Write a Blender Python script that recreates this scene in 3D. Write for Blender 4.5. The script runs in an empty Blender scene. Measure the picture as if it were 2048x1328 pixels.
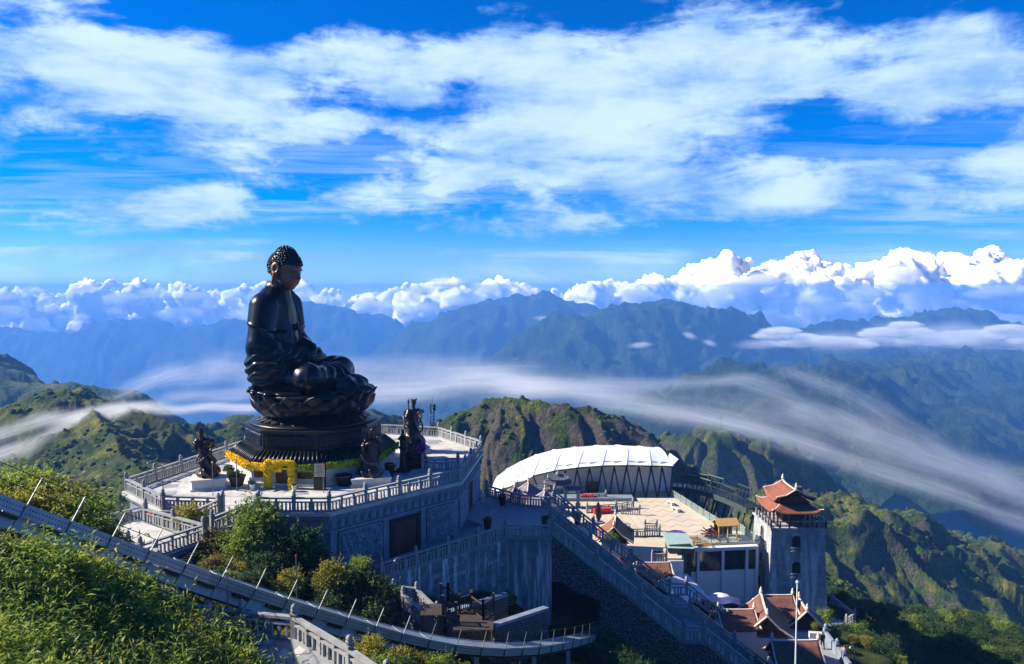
import bpy, math, random
import numpy as np
from mathutils import Vector, Matrix, noise as mnoise
random.seed(7); RNG = np.random.default_rng(7)
R = math.radians
scene = bpy.context.scene
COL = scene.collection

# ---------------------------------------------------------------- camera
CAM_H = 17.5
FPX = 1518.0                      # focal length in pixels of a 2048 px wide picture
PITCH = math.atan((664 - 575) / FPX)
cam_d = bpy.data.cameras.new('camera'); cam = bpy.data.objects.new('camera', cam_d); COL.objects.link(cam)
cam_d.sensor_width = 36.0; cam_d.lens = 36.0 * FPX / 2048
cam_d.clip_start = 0.3; cam_d.clip_end = 60000
cam.location = (0, 0, CAM_H); cam.rotation_euler = (math.pi / 2 - PITCH, 0, 0)
scene.camera = cam
CP, SP = math.cos(PITCH), math.sin(PITCH)

def at(px, py, Y=None, Z=None):
    """the world point seen at photograph pixel (px, py), at distance Y or on height Z"""
    x = (px - 1024) / FPX; v = (664 - py) / FPX
    d = Vector((x, CP + v * SP, -SP + v * CP))
    t = Y / d.y if Y is not None else (Z - CAM_H) / d.z
    return Vector((d.x * t, d.y * t, CAM_H + d.z * t))

# ---------------------------------------------------------------- sun, sky, exposure
SUN_EL, SUN_AZ = R(34), math.atan2(-0.995, 0.10)     # azimuth from +Y towards +X
sun_dir = Vector((math.sin(SUN_AZ) * math.cos(SUN_EL), math.cos(SUN_AZ) * math.cos(SUN_EL), math.sin(SUN_EL)))
sl = bpy.data.lights.new('sun', 'SUN'); sun = bpy.data.objects.new('sun', sl); COL.objects.link(sun)
sl.energy = 5.0; sl.angle = R(0.53); sl.color = (1.0, 0.91, 0.74)
sun.rotation_euler = sun_dir.to_track_quat('Z', 'Y').to_euler()
scene.view_settings.view_transform = 'Standard'
try: scene.view_settings.look = 'None'
except Exception: pass
scene.view_settings.exposure = 1.18
scene.view_settings.gamma = 1.0
scene.view_settings.use_curve_mapping = False
scene.cycles.volume_bounces = 2
scene.cycles.max_bounces = 7
scene.cycles.transparent_max_bounces = 24
scene.cycles.diffuse_bounces = 3
scene.cycles.volume_max_steps = 256

class NT:
    """small helper around a node tree"""
    def __init__(s, tree): s.t = tree; s.n = tree.nodes; s.l = tree.links
    def new(s, kind, **kw):
        n = s.n.new(kind)
        for k, v in kw.items():
            if k in n.inputs: s.put(n.inputs[k], v)
            else: setattr(n, k, v)
        return n
    def put(s, sock, v):
        if isinstance(v, bpy.types.NodeSocket): s.l.new(v, sock)
        else: sock.default_value = v
    def math(s, op, a, b=0.0, c=0.0, clamp=False):
        n = s.n.new('ShaderNodeMath'); n.operation = op; n.use_clamp = clamp
        for k, v in enumerate((a, b, c)): s.put(n.inputs[k], v)
        return n.outputs[0]
    def vmath(s, op, a, b=(0, 0, 0)):
        n = s.n.new('ShaderNodeVectorMath'); n.operation = op
        s.put(n.inputs[0], a); s.put(n.inputs[1], b)
        return n.outputs[0]
    def xyz(s, x, y, z):
        n = s.n.new('ShaderNodeCombineXYZ')
        for k, v in enumerate((x, y, z)): s.put(n.inputs[k], v)
        return n.outputs[0]
    def noise(s, vec, scale, detail=4, rough=.55, dist=0.0, dims='3D'):
        n = s.n.new('ShaderNodeTexNoise'); n.noise_dimensions = dims
        s.put(n.inputs['Vector'], vec); s.put(n.inputs['Scale'], scale); n.inputs['Detail'].default_value = detail
        n.inputs['Roughness'].default_value = rough; n.inputs['Distortion'].default_value = dist
        return n.outputs['Fac']
    def mix(s, f, a, b):
        n = s.n.new('ShaderNodeMix'); n.data_type = 'RGBA'
        s.put(n.inputs[0], f); s.put(n.inputs[6], a); s.put(n.inputs[7], b)
        return n.outputs[2]
    def ramp(s, f, stops, mode='LINEAR'):
        n = s.n.new('ShaderNodeValToRGB'); s.put(n.inputs[0], f); e = n.color_ramp.elements; n.color_ramp.interpolation = mode
        while len(e) < len(stops): e.new(0.5)
        for k, (p, c) in enumerate(stops): e[k].position = p; e[k].color = (*c, 1) if len(c) == 3 else c
        return n.outputs[0]
    def sstep(s, v, a, b):
        n = s.n.new('ShaderNodeMapRange'); n.interpolation_type = 'SMOOTHSTEP'
        s.put(n.inputs[0], v); s.put(n.inputs[1], a); s.put(n.inputs[2], b)
        return n.outputs[0]

world = bpy.data.worlds.new('World'); scene.world = world; world.use_nodes = True
W = NT(world.node_tree); W.n.clear()
sky = W.new('ShaderNodeTexSky', sky_type='NISHITA', sun_disc=False, sun_elevation=SUN_EL, sun_rotation=SUN_AZ,
            altitude=3000.0, air_density=1.1, dust_density=0.4, ozone_density=4.0)
tint = W.new('ShaderNodeMix', data_type='RGBA', blend_type='MULTIPLY'); tint.inputs[0].default_value = 1.0
W.l.new(sky.outputs[0], tint.inputs[6]); tint.inputs[7].default_value = (.72, .98, 1.54, 1)
hs = W.new('ShaderNodeHueSaturation', Saturation=1.22, Value=1.0, Color=tint.outputs[2])
tc = W.new('ShaderNodeTexCoord'); sep = W.new('ShaderNodeSeparateXYZ', Vector=tc.outputs['Generated'])
dx, dy, dz = sep.outputs
# high cloud: the direction met with a flat layer overhead (perspective makes the far streaks flat)
den = W.math('ADD', W.math('MAXIMUM', dz, 0.0), 0.20)
pl = W.xyz(W.math('DIVIDE', dx, den), W.math('DIVIDE', dy, den), 0.0)
warp = W.new('ShaderNodeTexNoise', Scale=0.9, Detail=3.0); W.l.new(pl, warp.inputs['Vector'])
plw = W.vmath('ADD', pl, W.vmath('SCALE', W.vmath('SUBTRACT', warp.outputs['Color'], (.5, .5, .5))))
for n in W.n:
    if n.type == 'VECT_MATH' and n.operation == 'SCALE': n.inputs['Scale'].default_value = 0.75
dirv = W.vmath('ADD', tc.outputs['Generated'], W.vmath('MULTIPLY', W.vmath('SUBTRACT', warp.outputs['Color'], (.5, .5, .5)), (.10, .10, .03)))
n1 = W.noise(W.vmath('MULTIPLY', dirv, (1.0, 1.0, 2.2)), 4.6, 9, .56, .2)
n2 = W.noise(W.vmath('MULTIPLY', dirv, (1.0, 1.0, 4.5)), 5.0, 8, .60, .5)
n3 = W.noise(W.vmath('MULTIPLY', dirv, (1.0, 1.0, 3.0)), 5.5, 7, .58, .2)
n4 = W.noise(W.vmath('MULTIPLY', dirv, (1.0, 1.0, 1.6)), 26.0, 6, .65, 1.0)
u = W.math('DIVIDE', dx, W.math('MAXIMUM', dy, 0.05)); v = W.math('DIVIDE', dz, W.math('MAXIMUM', W.math('ABSOLUTE', dy), 0.05))
def sp(px, py): return ((px - 1024) / FPX, (575 - py) / FPX)
bias = None
for (px, py, sx, sy, amp) in [          # banks and gaps of the cloud deck, as directions
        (230, 170, 330, 95, .22), (60, 300, 260, 90, .14), (700, 150, 190, 85, .22), (840, 215, 120, 60, .12),
        (1150, 170, 170, 110, .20), (1700, 130, 420, 70, .22), (1960, 330, 330, 70, .20), (1500, 385, 330, 45, .17),
        (620, 270, 300, 40, .08), (300, 415, 330, 24, .16), (800, 355, 260, 26, .15), (1250, 275, 240, 26, .10),
        (650, 40, 330, 48, -.34), (1100, 20, 500, 36, -.32), (2000, 20, 300, 26, -.22), (930, 160, 60, 90, -.28), (490, 130, 34, 55, -.16),
        (60, 205, 90, 25, -.16), (1400, 215, 200, 45, -.12), (100, 355, 200, 28, -.16), (1000, 425, 260, 26, -.18), (500, 345, 160, 16, -.10),
        (1650, 282, 260, 18, -.12), (1750, 470, 460, 26, -.24), (400, 485, 420, 22, -.14), (1150, 500, 300, 22, -.12), (250, 540, 500, 26, -.08), (1250, 330, 160, 16, -.14)]:
    cu, cv = sp(px, py)
    a = W.math('MULTIPLY', W.math('SUBTRACT', u, cu), FPX / sx); b = W.math('MULTIPLY', W.math('SUBTRACT', v, cv), FPX / sy)
    r2 = W.math('ADD', W.math('MULTIPLY', a, a), W.math('MULTIPLY', b, b))
    g = W.math('MULTIPLY', W.math('POWER', 2.718, W.math('MULTIPLY', r2, -0.5)), amp)
    bias = g if bias is None else W.math('ADD', bias, g)
ahead = W.sstep(dy, 0.0, 0.3)
bias = W.math('MULTIPLY', bias, ahead)
amp = lambda n, k: W.math('MULTIPLY', W.math('SUBTRACT', n, .5), k)
dens = W.math('ADD', W.math('ADD', amp(n1, 2.3), amp(n2, .85)), W.math('ADD', amp(n4, .36), W.math('ADD', W.math('ADD', .37, W.math('MULTIPLY', ahead, .17)), W.math('MULTIPLY', bias, .85))))
cov = W.math('MULTIPLY', W.sstep(dens, .41, .78), W.math('ADD', .66, W.math('MULTIPLY', n3, .45)), clamp=True)
zen = W.math('SUBTRACT', 1.0, W.math('MULTIPLY', W.sstep(dz, .36, .62), .93))
hor = W.math('MULTIPLY', W.sstep(dz, .03, .09), zen)
cov = W.math('MULTIPLY', cov, hor)
# thin level streaks low in the sky
ns = W.noise(W.xyz(W.math('MULTIPLY', u, 1.3), W.math('MULTIPLY', v, 22.0), 3.0), 1.6, 7, .6, .6)
stk = W.math('MULTIPLY', W.math('MULTIPLY', W.sstep(ns, .44, .66), W.sstep(dz, .0, .03)), W.math('MULTIPLY', W.sstep(dz, .26, .10), .72))
low = W.math('MULTIPLY', W.sstep(dz, .08, -.01), W.math('ADD', .20, W.math('MULTIPLY', ahead, .34)))
cov = W.math('MAXIMUM', cov, W.math('MAXIMUM', W.math('MULTIPLY', stk, W.sstep(dy, -.2, .3)), low))
sh = W.sstep(W.math('ADD', W.math('ADD', amp(n3, 1.6), amp(n2, .5)), W.math('MULTIPLY', dens, .55)), .05, .72)
ccol = W.mix(sh, (2.2, 4.5, 9.2, 1), (6.1, 8.0, 10.6, 1))
skyc = W.mix(cov, hs.outputs[0], ccol)
bg = W.new('ShaderNodeBackground', Color=skyc, Strength=0.053)
out = W.new('ShaderNodeOutputWorld'); W.l.new(bg.outputs[0], out.inputs[0])

# ---------------------------------------------------------------- materials
MATS = {}
def new_mat(name):
    m = bpy.data.materials.new(name); m.use_nodes = True; t = NT(m.node_tree); t.n.clear()
    o = t.new('ShaderNodeOutputMaterial'); MATS[name] = m
    return m, t, o
def pbr(name, c, rough=.7, metal=0.0, var=.25, scale=3.0, bump=.15, bscale=None, c2=None, spec=.5, stain=None, stretch=(1, 1, 1), coords='Object'):
    """painted / stone / metal surface: two tones of noise, fine relief, optional streaked stains"""
    m, t, o = new_mat(name)
    tcn = t.new('ShaderNodeTexCoord'); vec = t.vmath('MULTIPLY', tcn.outputs[coords], stretch)
    geo = t.new('ShaderNodeNewGeometry'); wv = geo.outputs['Position']
    f = t.noise(wv, scale, 6, .6)
    d = c2 if c2 else tuple(x * (1 - var) for x in c)
    l = tuple(min(1, x * (1 + var * .6)) for x in c)
    col = t.ramp(f, [(.30, d), (.70, l)])
    if stain:
        sv = t.vmath('MULTIPLY', wv, (2.2, 2.2, .16))
        sf = t.sstep(t.noise(sv, stain[1], 5, .65), stain[2], stain[2] + .16)
        col = t.mix(t.math('MULTIPLY', sf, stain[3] if len(stain) > 3 else 1.0), col, (*stain[0], 1))
    b = t.new('ShaderNodeBsdfPrincipled', **{'Base Color': col, 'Roughness': rough, 'Metallic': metal, 'Specular IOR Level': spec})
    if bump:
        bn = t.new('ShaderNodeBump', Strength=bump, Distance=.05, Height=t.noise(wv, bscale or scale * 5, 5, .65))
        t.l.new(bn.outputs[0], b.inputs['Normal'])
    t.l.new(b.outputs[0], o.inputs[0])
    return m

# ---------------------------------------------------------------- mesh helpers
class MB:
    """collects simple shapes into one mesh"""
    def __init__(s): s.v = []; s.f = []
    def add(s, vs, fs):
        k = len(s.v); s.v += [tuple(x) for x in vs]; s.f += [tuple(i + k for i in f) for f in fs]; return s
    def box(s, c, d, rz=0.0, taper=1.0, M=None):
        hx, hy, hz = d[0] / 2, d[1] / 2, d[2] / 2; ca, sa = math.cos(rz), math.sin(rz); vs = []
        for z, k in ((-hz, 1.0), (hz, taper)):
            for x, y in ((-hx, -hy), (hx, -hy), (hx, hy), (-hx, hy)):
                vs.append((c[0] + (x * ca - y * sa) * k, c[1] + (x * sa + y * ca) * k, c[2] + z))
        if M: vs = [M @ Vector(q) for q in vs]
        return s.add(vs, [(3, 2, 1, 0), (4, 5, 6, 7), (0, 1, 5, 4), (1, 2, 6, 5), (2, 3, 7, 6), (3, 0, 4, 7)])
    def bar(s, a, b, w, h, up=(0, 0, 1)):
        """box from a to b, w wide, h high"""
        a, b = Vector(a), Vector(b); d = (b - a).normalized(); sd = d.cross(Vector(up))
        sd = sd.normalized() if sd.length > 1e-5 else Vector((1, 0, 0)); u2 = sd.cross(d); vs = []
        for p in (a, b):
            for i, j in ((-1, -1), (1, -1), (1, 1), (-1, 1)): vs.append(p + sd * (i * w / 2) + u2 * (j * h / 2))
        return s.add(vs, [(0, 1, 2, 3), (7, 6, 5, 4), (0, 4, 5, 1), (1, 5, 6, 2), (2, 6, 7, 3), (3, 7, 4, 0)])
    def tube(s, pts, r, n=6, r2=None):
        pts = [Vector(p) for p in pts]; m = len(pts); vs = []
        for i, p in enumerate(pts):
            d = (pts[min(i + 1, m - 1)] - pts[max(i - 1, 0)]).normalized()
            q = d.cross(Vector((0, 0, 1))); q = q.normalized() if q.length > 1e-4 else Vector((1, 0, 0)); w = d.cross(q)
            rr = r if r2 is None else r + (r2 - r) * i / (m - 1)
            for k in range(n):
                a = 2 * math.pi * k / n; vs.append(p + (q * math.cos(a) + w * math.sin(a)) * rr)
        fs = [(i * n + k, i * n + (k + 1) % n, (i + 1) * n + (k + 1) % n, (i + 1) * n + k) for i in range(m - 1) for k in range(n)]
        fs += [tuple(range(n - 1, -1, -1)), tuple((m - 1) * n + k for k in range(n))]
        return s.add(vs, fs)
    def lathe(s, prof, n=12, c=(0, 0, 0), ph=0.0):
        vs = []; m = len(prof)
        for r, z in prof:
            for k in range(n):
                a = 2 * math.pi * k / n + ph; vs.append((c[0] + r * math.cos(a), c[1] + r * math.sin(a), c[2] + z))
        fs = [(i * n + k, i * n + (k + 1) % n, (i + 1) * n + (k + 1) % n, (i + 1) * n + k) for i in range(m - 1) for k in range(n)]
        fs += [tuple(range(n - 1, -1, -1)), tuple((m - 1) * n + k for k in range(n))]
        return s.add(vs, fs)
    def prism(s, poly, z0, z1):
        n = len(poly); vs = [(p[0], p[1], z0) for p in poly] + [(p[0], p[1], z1) for p in poly]
        return s.add(vs, [tuple(range(n - 1, -1, -1)), tuple(range(n, 2 * n))] + [(k, (k + 1) % n, (k + 1) % n + n, k + n) for k in range(n)])
    def quad(s, a, b, c, d): return s.add([a, b, c, d], [(0, 1, 2, 3)])
    def slab(s, quad, t, nrm=None):
        """a four-cornered sheet thickened by t against its normal"""
        q = [Vector(p) for p in quad]; n = nrm or (q[1] - q[0]).cross(q[3] - q[0]).normalized()
        vs = q + [p - n * t for p in q]
        return s.add(vs, [(0, 1, 2, 3), (7, 6, 5, 4), (0, 4, 5, 1), (1, 5, 6, 2), (2, 6, 7, 3), (3, 7, 4, 0)])
    def mesh(s, name, mat=None, smooth=False):
        me = bpy.data.meshes.new(name); me.from_pydata(s.v, [], s.f); me.validate()
        if mat: me.materials.append(mat)
        if smooth: me.polygons.foreach_set('use_smooth', [True] * len(me.polygons))
        return me
    def build(s, name, mat, parent=None, smooth=False, loc=None):
        return link(name, s.mesh(name, mat, smooth), parent, loc)
def link(name, data, parent=None, loc=None, rz=None, sc=None):
    o = bpy.data.objects.new(name, data); COL.objects.link(o)
    if parent: o.parent = parent
    if loc is not None: o.location = loc
    if rz is not None: o.rotation_euler = (0, 0, rz)
    if sc is not None: o.scale = sc if hasattr(sc, '__len__') else (sc,) * 3
    return o
def tag(o, label=None, cat=None, group=None, kind=None):
    for k, v in (('label', label), ('category', cat), ('group', group), ('kind', kind)):
        if v: o[k] = v
    return o
def thing(name, label, cat, loc=(0, 0, 0), rz=0.0, group=None):
    o = link(name, None, None, loc, rz); o.empty_display_size = .5
    return tag(o, label, cat, group)
def copy_tree(o, loc=None, rz=None, label=None, group=None, parent=None, sc=None):
    c = o.copy(); COL.objects.link(c)
    if parent: c.parent = parent
    if loc is not None: c.location = loc
    if rz is not None: c.rotation_euler = (0, 0, rz)
    if sc is not None: c.scale = (sc,) * 3 if not hasattr(sc, '__len__') else sc
    if label: c['label'] = label
    if group: c['group'] = group
    for ch in list(o.children): copy_tree(ch, parent=c)
    return c
def grid_mesh(name, P, mat, smooth=True):
    """P: (n, m, 3) array of points -> quad mesh"""
    n, m, _ = P.shape; idx = np.arange(n * m).reshape(n, m)
    F = np.stack([idx[:-1, :-1], idx[:-1, 1:], idx[1:, 1:], idx[1:, :-1]], -1).reshape(-1, 4)
    return np_mesh(name, P.reshape(-1, 3), F, mat, smooth)
def np_mesh(name, V, F, mat, smooth=True):
    me = bpy.data.meshes.new(name); k = F.shape[1]
    me.vertices.add(len(V)); me.vertices.foreach_set('co', np.ascontiguousarray(V, dtype=np.float32).ravel())
    me.loops.add(F.size); me.loops.foreach_set('vertex_index', np.ascontiguousarray(F, dtype=np.int32).ravel())
    me.polygons.add(len(F)); me.polygons.foreach_set('loop_start', np.arange(0, F.size, k, dtype=np.int32))
    me.polygons.foreach_set('loop_total', np.full(len(F), k, dtype=np.int32))
    if smooth: me.polygons.foreach_set('use_smooth', np.ones(len(F), dtype=bool))
    me.update(calc_edges=True)
    if mat: me.materials.append(mat)
    return me

# ---------------------------------------------------------------- numpy noise
_perm = np.random.default_rng(3).permutation(1024).astype(np.int64)
_grad = np.random.default_rng(4).uniform(0, 2 * np.pi, 1024)
def pnoise(x, y, seed=0):
    xi = np.floor(x).astype(np.int64); yi = np.floor(y).astype(np.int64); xf = x - xi; yf = y - yi
    def g(i, j, fx, fy):
        a = _grad[_perm[(_perm[(i + seed * 57) & 1023] + j) & 1023]]; return np.cos(a) * fx + np.sin(a) * fy
    w = lambda t: t * t * t * (t * (6 * t - 15) + 10)
    a = g(xi, yi, xf, yf); b = g(xi + 1, yi, xf - 1, yf); c = g(xi, yi + 1, xf, yf - 1); d = g(xi + 1, yi + 1, xf - 1, yf - 1)
    wx, wy = w(xf), w(yf)
    return 1.41 * ((a * (1 - wx) + b * wx) * (1 - wy) + (c * (1 - wx) + d * wx) * wy)
def fbm(x, y, oct=5, seed=0, gain=.5):
    s = 0; a = 1.0; f = 1.0
    for k in range(oct): s = s + a * pnoise(x * f, y * f, seed + k); a *= gain; f *= 2.03
    return s
def ridged(x, y, oct=5, seed=0, gain=.5):
    s = 0; a = 1.0; f = 1.0
    for k in range(oct): s = s + a * (1 - 2 * np.abs(pnoise(x * f, y * f, seed + k))); a *= gain; f *= 2.03
    return s
def smooth01(x): x = np.clip(x, 0, 1); return x * x * (3 - 2 * x)

def surface_net(f, lo, hi, h, block=None):
    """mesh of f < 0 sampled on a grid of step h: one vertex per cell the surface crosses"""
    n = [int(math.ceil((hi[k] - lo[k]) / h)) + 1 for k in range(3)]
    ax = [lo[k] + h * np.arange(n[k]) for k in range(3)]
    X, Y, Z = np.meshgrid(*ax, indexing='ij'); D = f(X, Y, Z).astype(np.float32)
    S = D < 0
    nx, ny, nz = n; P = np.zeros((nx - 1, ny - 1, nz - 1, 3), np.float32); C = np.zeros((nx - 1, ny - 1, nz - 1), np.float32)
    off = [(i, j, k) for i in (0, 1) for j in (0, 1) for k in (0, 1)]
    sl = lambda A, o: A[o[0]:nx - 1 + o[0], o[1]:ny - 1 + o[1], o[2]:nz - 1 + o[2]]
    for a in off:
        for axn in range(3):
            if a[axn] == 0:
                b = list(a); b[axn] = 1
                da, db = sl(D, a), sl(D, b); cr = (da < 0) != (db < 0)
                t = np.where(cr, da / np.where(cr, da - db, 1), 0)
                for k in range(3): P[..., k] += np.where(cr, a[k] + (t if k == axn else 0), 0)
                C += cr
    act = C > 0; idx = np.full(act.shape, -1, np.int64); idx[act] = np.arange(act.sum())
    I = np.argwhere(act); V = (P[act] / C[act][:, None] + I) * h + np.array(lo)
    F = []
    for axn in range(3):
        o1, o2 = [(1, 2), (2, 0), (0, 1)][axn]
        a = [slice(None)] * 3; a[axn] = slice(0, -1); b = [slice(None)] * 3; b[axn] = slice(1, None)
        e = np.argwhere(S[tuple(a)] != S[tuple(b)])
        e = e[(e[:, o1] > 0) & (e[:, o2] > 0) & (e[:, o1] < n[o1] - 1) & (e[:, o2] < n[o2] - 1)]
        if not len(e): continue
        q = []
        for d1, d2 in ((0, 0), (1, 0), (1, 1), (0, 1)):
            c = e.copy(); c[:, o1] -= d1; c[:, o2] -= d2; q.append(idx[c[:, 0], c[:, 1], c[:, 2]])
        q = np.stack(q, -1); ins = S[e[:, 0], e[:, 1], e[:, 2]]
        q[~ins] = q[~ins][:, ::-1]; F.append(q)
    return V, np.concatenate(F)
def smin(a, b, k):
    h = np.clip(.5 + .5 * (b - a) / k, 0, 1); return b * (1 - h) + a * h - k * h * (1 - h)
def smooth_mesh(V, F, it=2, w=.5):
    for _ in range(it):
        A = np.zeros_like(V); c = np.zeros(len(V))
        for k in range(4):
            for j in (1, 3):
                np.add.at(A, F[:, k], V[F[:, (k + j) % 4]]); np.add.at(c, F[:, k], 1)
        V = V * (1 - w) + w * A / np.maximum(c, 1)[:, None]
    return V
# ================================================================ land
def crest(pts): return np.array([list(at(px, py, Y=Y)) for px, py, Y in pts])
def ridge_height(x, y, line, slope, power=1.0, asp=0.0):
    """height of a ridge over the plan points (x, y): crest height minus the fall with distance; also that distance"""
    best = np.full(x.shape, -1e9); bd = np.zeros(x.shape); bt = np.zeros(x.shape); t0 = 0.0
    for a, b in zip(line[:-1], line[1:]):
        ex, ey = b[0] - a[0], b[1] - a[1]; L2 = ex * ex + ey * ey
        t = np.clip(((x - a[0]) * ex + (y - a[1]) * ey) / L2, 0, 1)
        d = np.hypot(x - (a[0] + t * ex), y - (a[1] + t * ey)); z = a[2] + t * (b[2] - a[2])
        h = z - slope * d ** power; m = h > best
        best = np.where(m, h, best); bd = np.where(m, d, bd); bt = np.where(m, t0 + t * math.sqrt(L2), bt); t0 += math.sqrt(L2)
    return best, bd, bt
FAR = [  # crest, slope, spur wavelength, spur height
    (crest([(-250, 690, 7600), (0, 656, 7400), (70, 668, 7300), (150, 668, 7300), (230, 641, 7200), (300, 640, 7200), (350, 662, 7200), (420, 652, 7000), (470, 640, 6900), (530, 655, 7000)]), .62, 420, 90),
    (crest([(530, 655, 7000), (575, 625, 6900), (612, 607, 6900), (650, 612, 6900), (695, 641, 7000), (716, 641, 7000), (735, 628, 7000), (760, 645, 7100), (820, 665, 7300)]), .62, 420, 90),
    (crest([(820, 690, 5600), (880, 645, 5500), (930, 622, 5500), (975, 603, 5500), (1035, 597, 5500), (1085, 591, 5500), (1130, 603, 5500), (1165, 630, 5500), (1220, 660, 5300)]), .66, 420, 90),
    (crest([(1085, 735, 3500), (1130, 700, 3550), (1165, 668, 3600), (1188, 634, 3650), (1240, 622, 3700), (1300, 613, 3800), (1335, 608, 3800), (1400, 620, 3900), (1450, 642, 4000), (1520, 678, 4100), (1600, 686, 4200), (1650, 662, 4200), (1690, 641, 4200), (1740, 662, 4300), (1810, 641, 4300), (1860, 631, 4300), (1900, 626, 4300), (1960, 641, 4300), (2048, 664, 4300), (2300, 680, 4300)]), .62, 340, 95),
    (crest([(1430, 800, 1700), (1500, 765, 1800), (1560, 741, 1900), (1640, 752, 2100), (1760, 742, 2500), (1900, 722, 3000), (2060, 712, 3300), (2300, 700, 3500)]), .55, 260, 70),
    (crest([(1560, 741, 1900), (1600, 800, 1500), (1680, 850, 1250), (1800, 890, 1150), (1930, 930, 1150), (2100, 960, 1200)]), .62, 170, 45),
    (crest([(1700, 800, 2000), (1850, 815, 2000), (1960, 800, 2150), (2100, 770, 2400)]), .5, 200, 40),
    (crest([(1050, 980, 900), (1250, 900, 1000), (1330, 880, 1100)]), .6, 160, 30),
]
NEAR = [
    (crest([(-260, 640, 1150), (-100, 690, 1150), (0, 738, 1100), (45, 764, 1080), (90, 764, 1060), (150, 771, 1050), (205, 779, 1040), (245, 801, 1030), (320, 860, 1000)]), .75, 90, 22),
    (crest([(-160, 980, 400), (-60, 915, 410), (0, 872, 420), (55, 818, 430), (92, 781, 440), (125, 780, 440), (165, 797, 440), (215, 806, 440), (300, 828, 435), (350, 846, 430), (392, 880, 420), (440, 920, 410)]), .80, 46, 13),
    (crest([(170, 800, 440), (200, 860, 380), (260, 930, 330)]), .85, 40, 9),
    (crest([(380, 900, 700), (425, 848, 700), (455, 832, 700), (500, 836, 700), (560, 870, 700)]), .8, 60, 14),
    (crest([(430, 900, 480), (475, 848, 480), (500, 840, 480), (560, 880, 480)]), .9, 40, 9),
    (crest([(700, 850, 640), (745, 818, 640), (775, 832, 640), (820, 880, 640)]), .8, 60, 10),
    (crest([(905, 905, 338), (930, 862, 336), (950, 824, 335), (985, 800, 334), (1030, 800, 332), (1080, 805, 332), (1130, 806, 330), (1180, 815, 330), (1240, 827, 330), (1282, 846, 330), (1330, 886, 328), (1372, 936, 326), (1402, 980, 324), (1440, 1040, 320), (1475, 1100, 316)]), 1.0, 22, 5.5),
    (crest([(1372, 905, 700), (1394, 866, 690), (1428, 855, 690), (1470, 863, 695), (1520, 884, 700), (1580, 915, 720), (1640, 955, 720), (1740, 1010, 740), (1900, 1060, 800), (2100, 1120, 900)]), .85, 52, 20),
    (crest([(1600, 1050, 430), (1640, 1003, 440), (1685, 991, 450), (1735, 1003, 460), (1790, 1030, 480), (1850, 1056, 500), (1930, 1080, 520), (2060, 1120, 560), (2250, 1170, 600)]), .72, 44, 15),
    (crest([(1500, 1120, 300), (1600, 1120, 260), (1680, 1165, 235), (1760, 1215, 220)]), .8, 30, 5),
]
def land(x, y, sets, base):
    h = base + 0 * x
    wx = x + 26 * fbm(x / 210, y / 210, 3, 11); wy = y + 26 * fbm(x / 210, y / 210, 3, 17)
    for line, slope, wl, amp in sets:
        q, d, t = ridge_height(wx * .6 + x * .4, wy * .6 + y * .4, line, slope)
        # spurs and gullies run down the fall line, growing below the crest
        gul = ridged(t / wl + .35 * fbm(x / wl, y / wl, 2, 5), d / (wl * 5.5), 3, 23) - .5
        q = q + amp * gul * smooth01(d / (wl * .7)) * 1.45 + amp * .20 * fbm(x / (wl * .35), y / (wl * .35), 4, 31)
        h = np.maximum(h, q)
    return h
def polar(u0, u1, nu, y0, y1, ny):
    u = np.linspace(u0, u1, nu); yy = np.exp(np.linspace(math.log(y0), math.log(y1), ny))
    Y, U = np.meshgrid(yy, u, indexing='ij'); return U * Y, Y

def hill_mat(name, greens, rock, rockamt, scale, bump, bscale, dist):
    m, t, o = new_mat(name)
    geo = t.new('ShaderNodeNewGeometry'); p = geo.outputs['Position']
    f = t.noise(p, scale, 7, .62); g = t.noise(p, scale * 7, 5, .7)
    col = t.ramp(t.math('ADD', t.math('MULTIPLY', f, .6), t.math('MULTIPLY', g, .4)), [(.36, greens[0]), (.50, greens[1]), (.64, greens[2])])
    sepn = t.new('ShaderNodeSeparateXYZ', Vector=geo.outputs['Normal'])
    rk = t.noise(t.vmath('MULTIPLY', p, (1, 1, .45)), scale * 2.2, 7, .7, .8)
    dm = t.new('ShaderNodeVectorMath', operation='LENGTH'); t.l.new(t.vmath('MULTIPLY', t.vmath('SUBTRACT', p, (28, 318, -60)), (.8, 1, 1)), dm.inputs[0])
    rk = t.math('ADD', rk, t.math('MULTIPLY', t.sstep(dm.outputs['Value'], 85.0, 30.0), .10))   # the bare crag behind the square
    rm = t.sstep(t.math('ADD', rk, t.math('MULTIPLY', sepn.outputs[2], -.22)), 1.0 - rockamt - .14, 1.0 - rockamt - .05)
    rcol = t.ramp(t.noise(t.vmath('MULTIPLY', p, (1, 1, 3)), scale * 12, 6, .7), [(.3, tuple(c * .45 for c in rock)), (.7, rock)])
    col = t.mix(rm, col, rcol)
    b = t.new('ShaderNodeBsdfPrincipled', **{'Base Color': col, 'Roughness': .9, 'Specular IOR Level': .1})
    bn = t.new('ShaderNodeBump', Strength=bump, Distance=dist, Height=t.math('ADD', t.noise(p, bscale, 6, .7), t.math('MULTIPLY', t.noise(p, bscale * 4, 4, .7), .5)))
    t.l.new(bn.outputs[0], b.inputs['Normal']); t.l.new(b.outputs[0], o.inputs[0]); return m
M_FAR = hill_mat('mountain_forest', [(.012, .026, .010), (.026, .048, .014), (.070, .092, .026)], (.12, .105, .085), .24, .006, 1.0, .03, 22)
M_NEAR = hill_mat('hill_scrub', [(.012, .028, .008), (.050, .078, .015), (.21, .195, .036)], (.12, .105, .085), .46, .028, 1.0, .16, 3.5)

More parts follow.
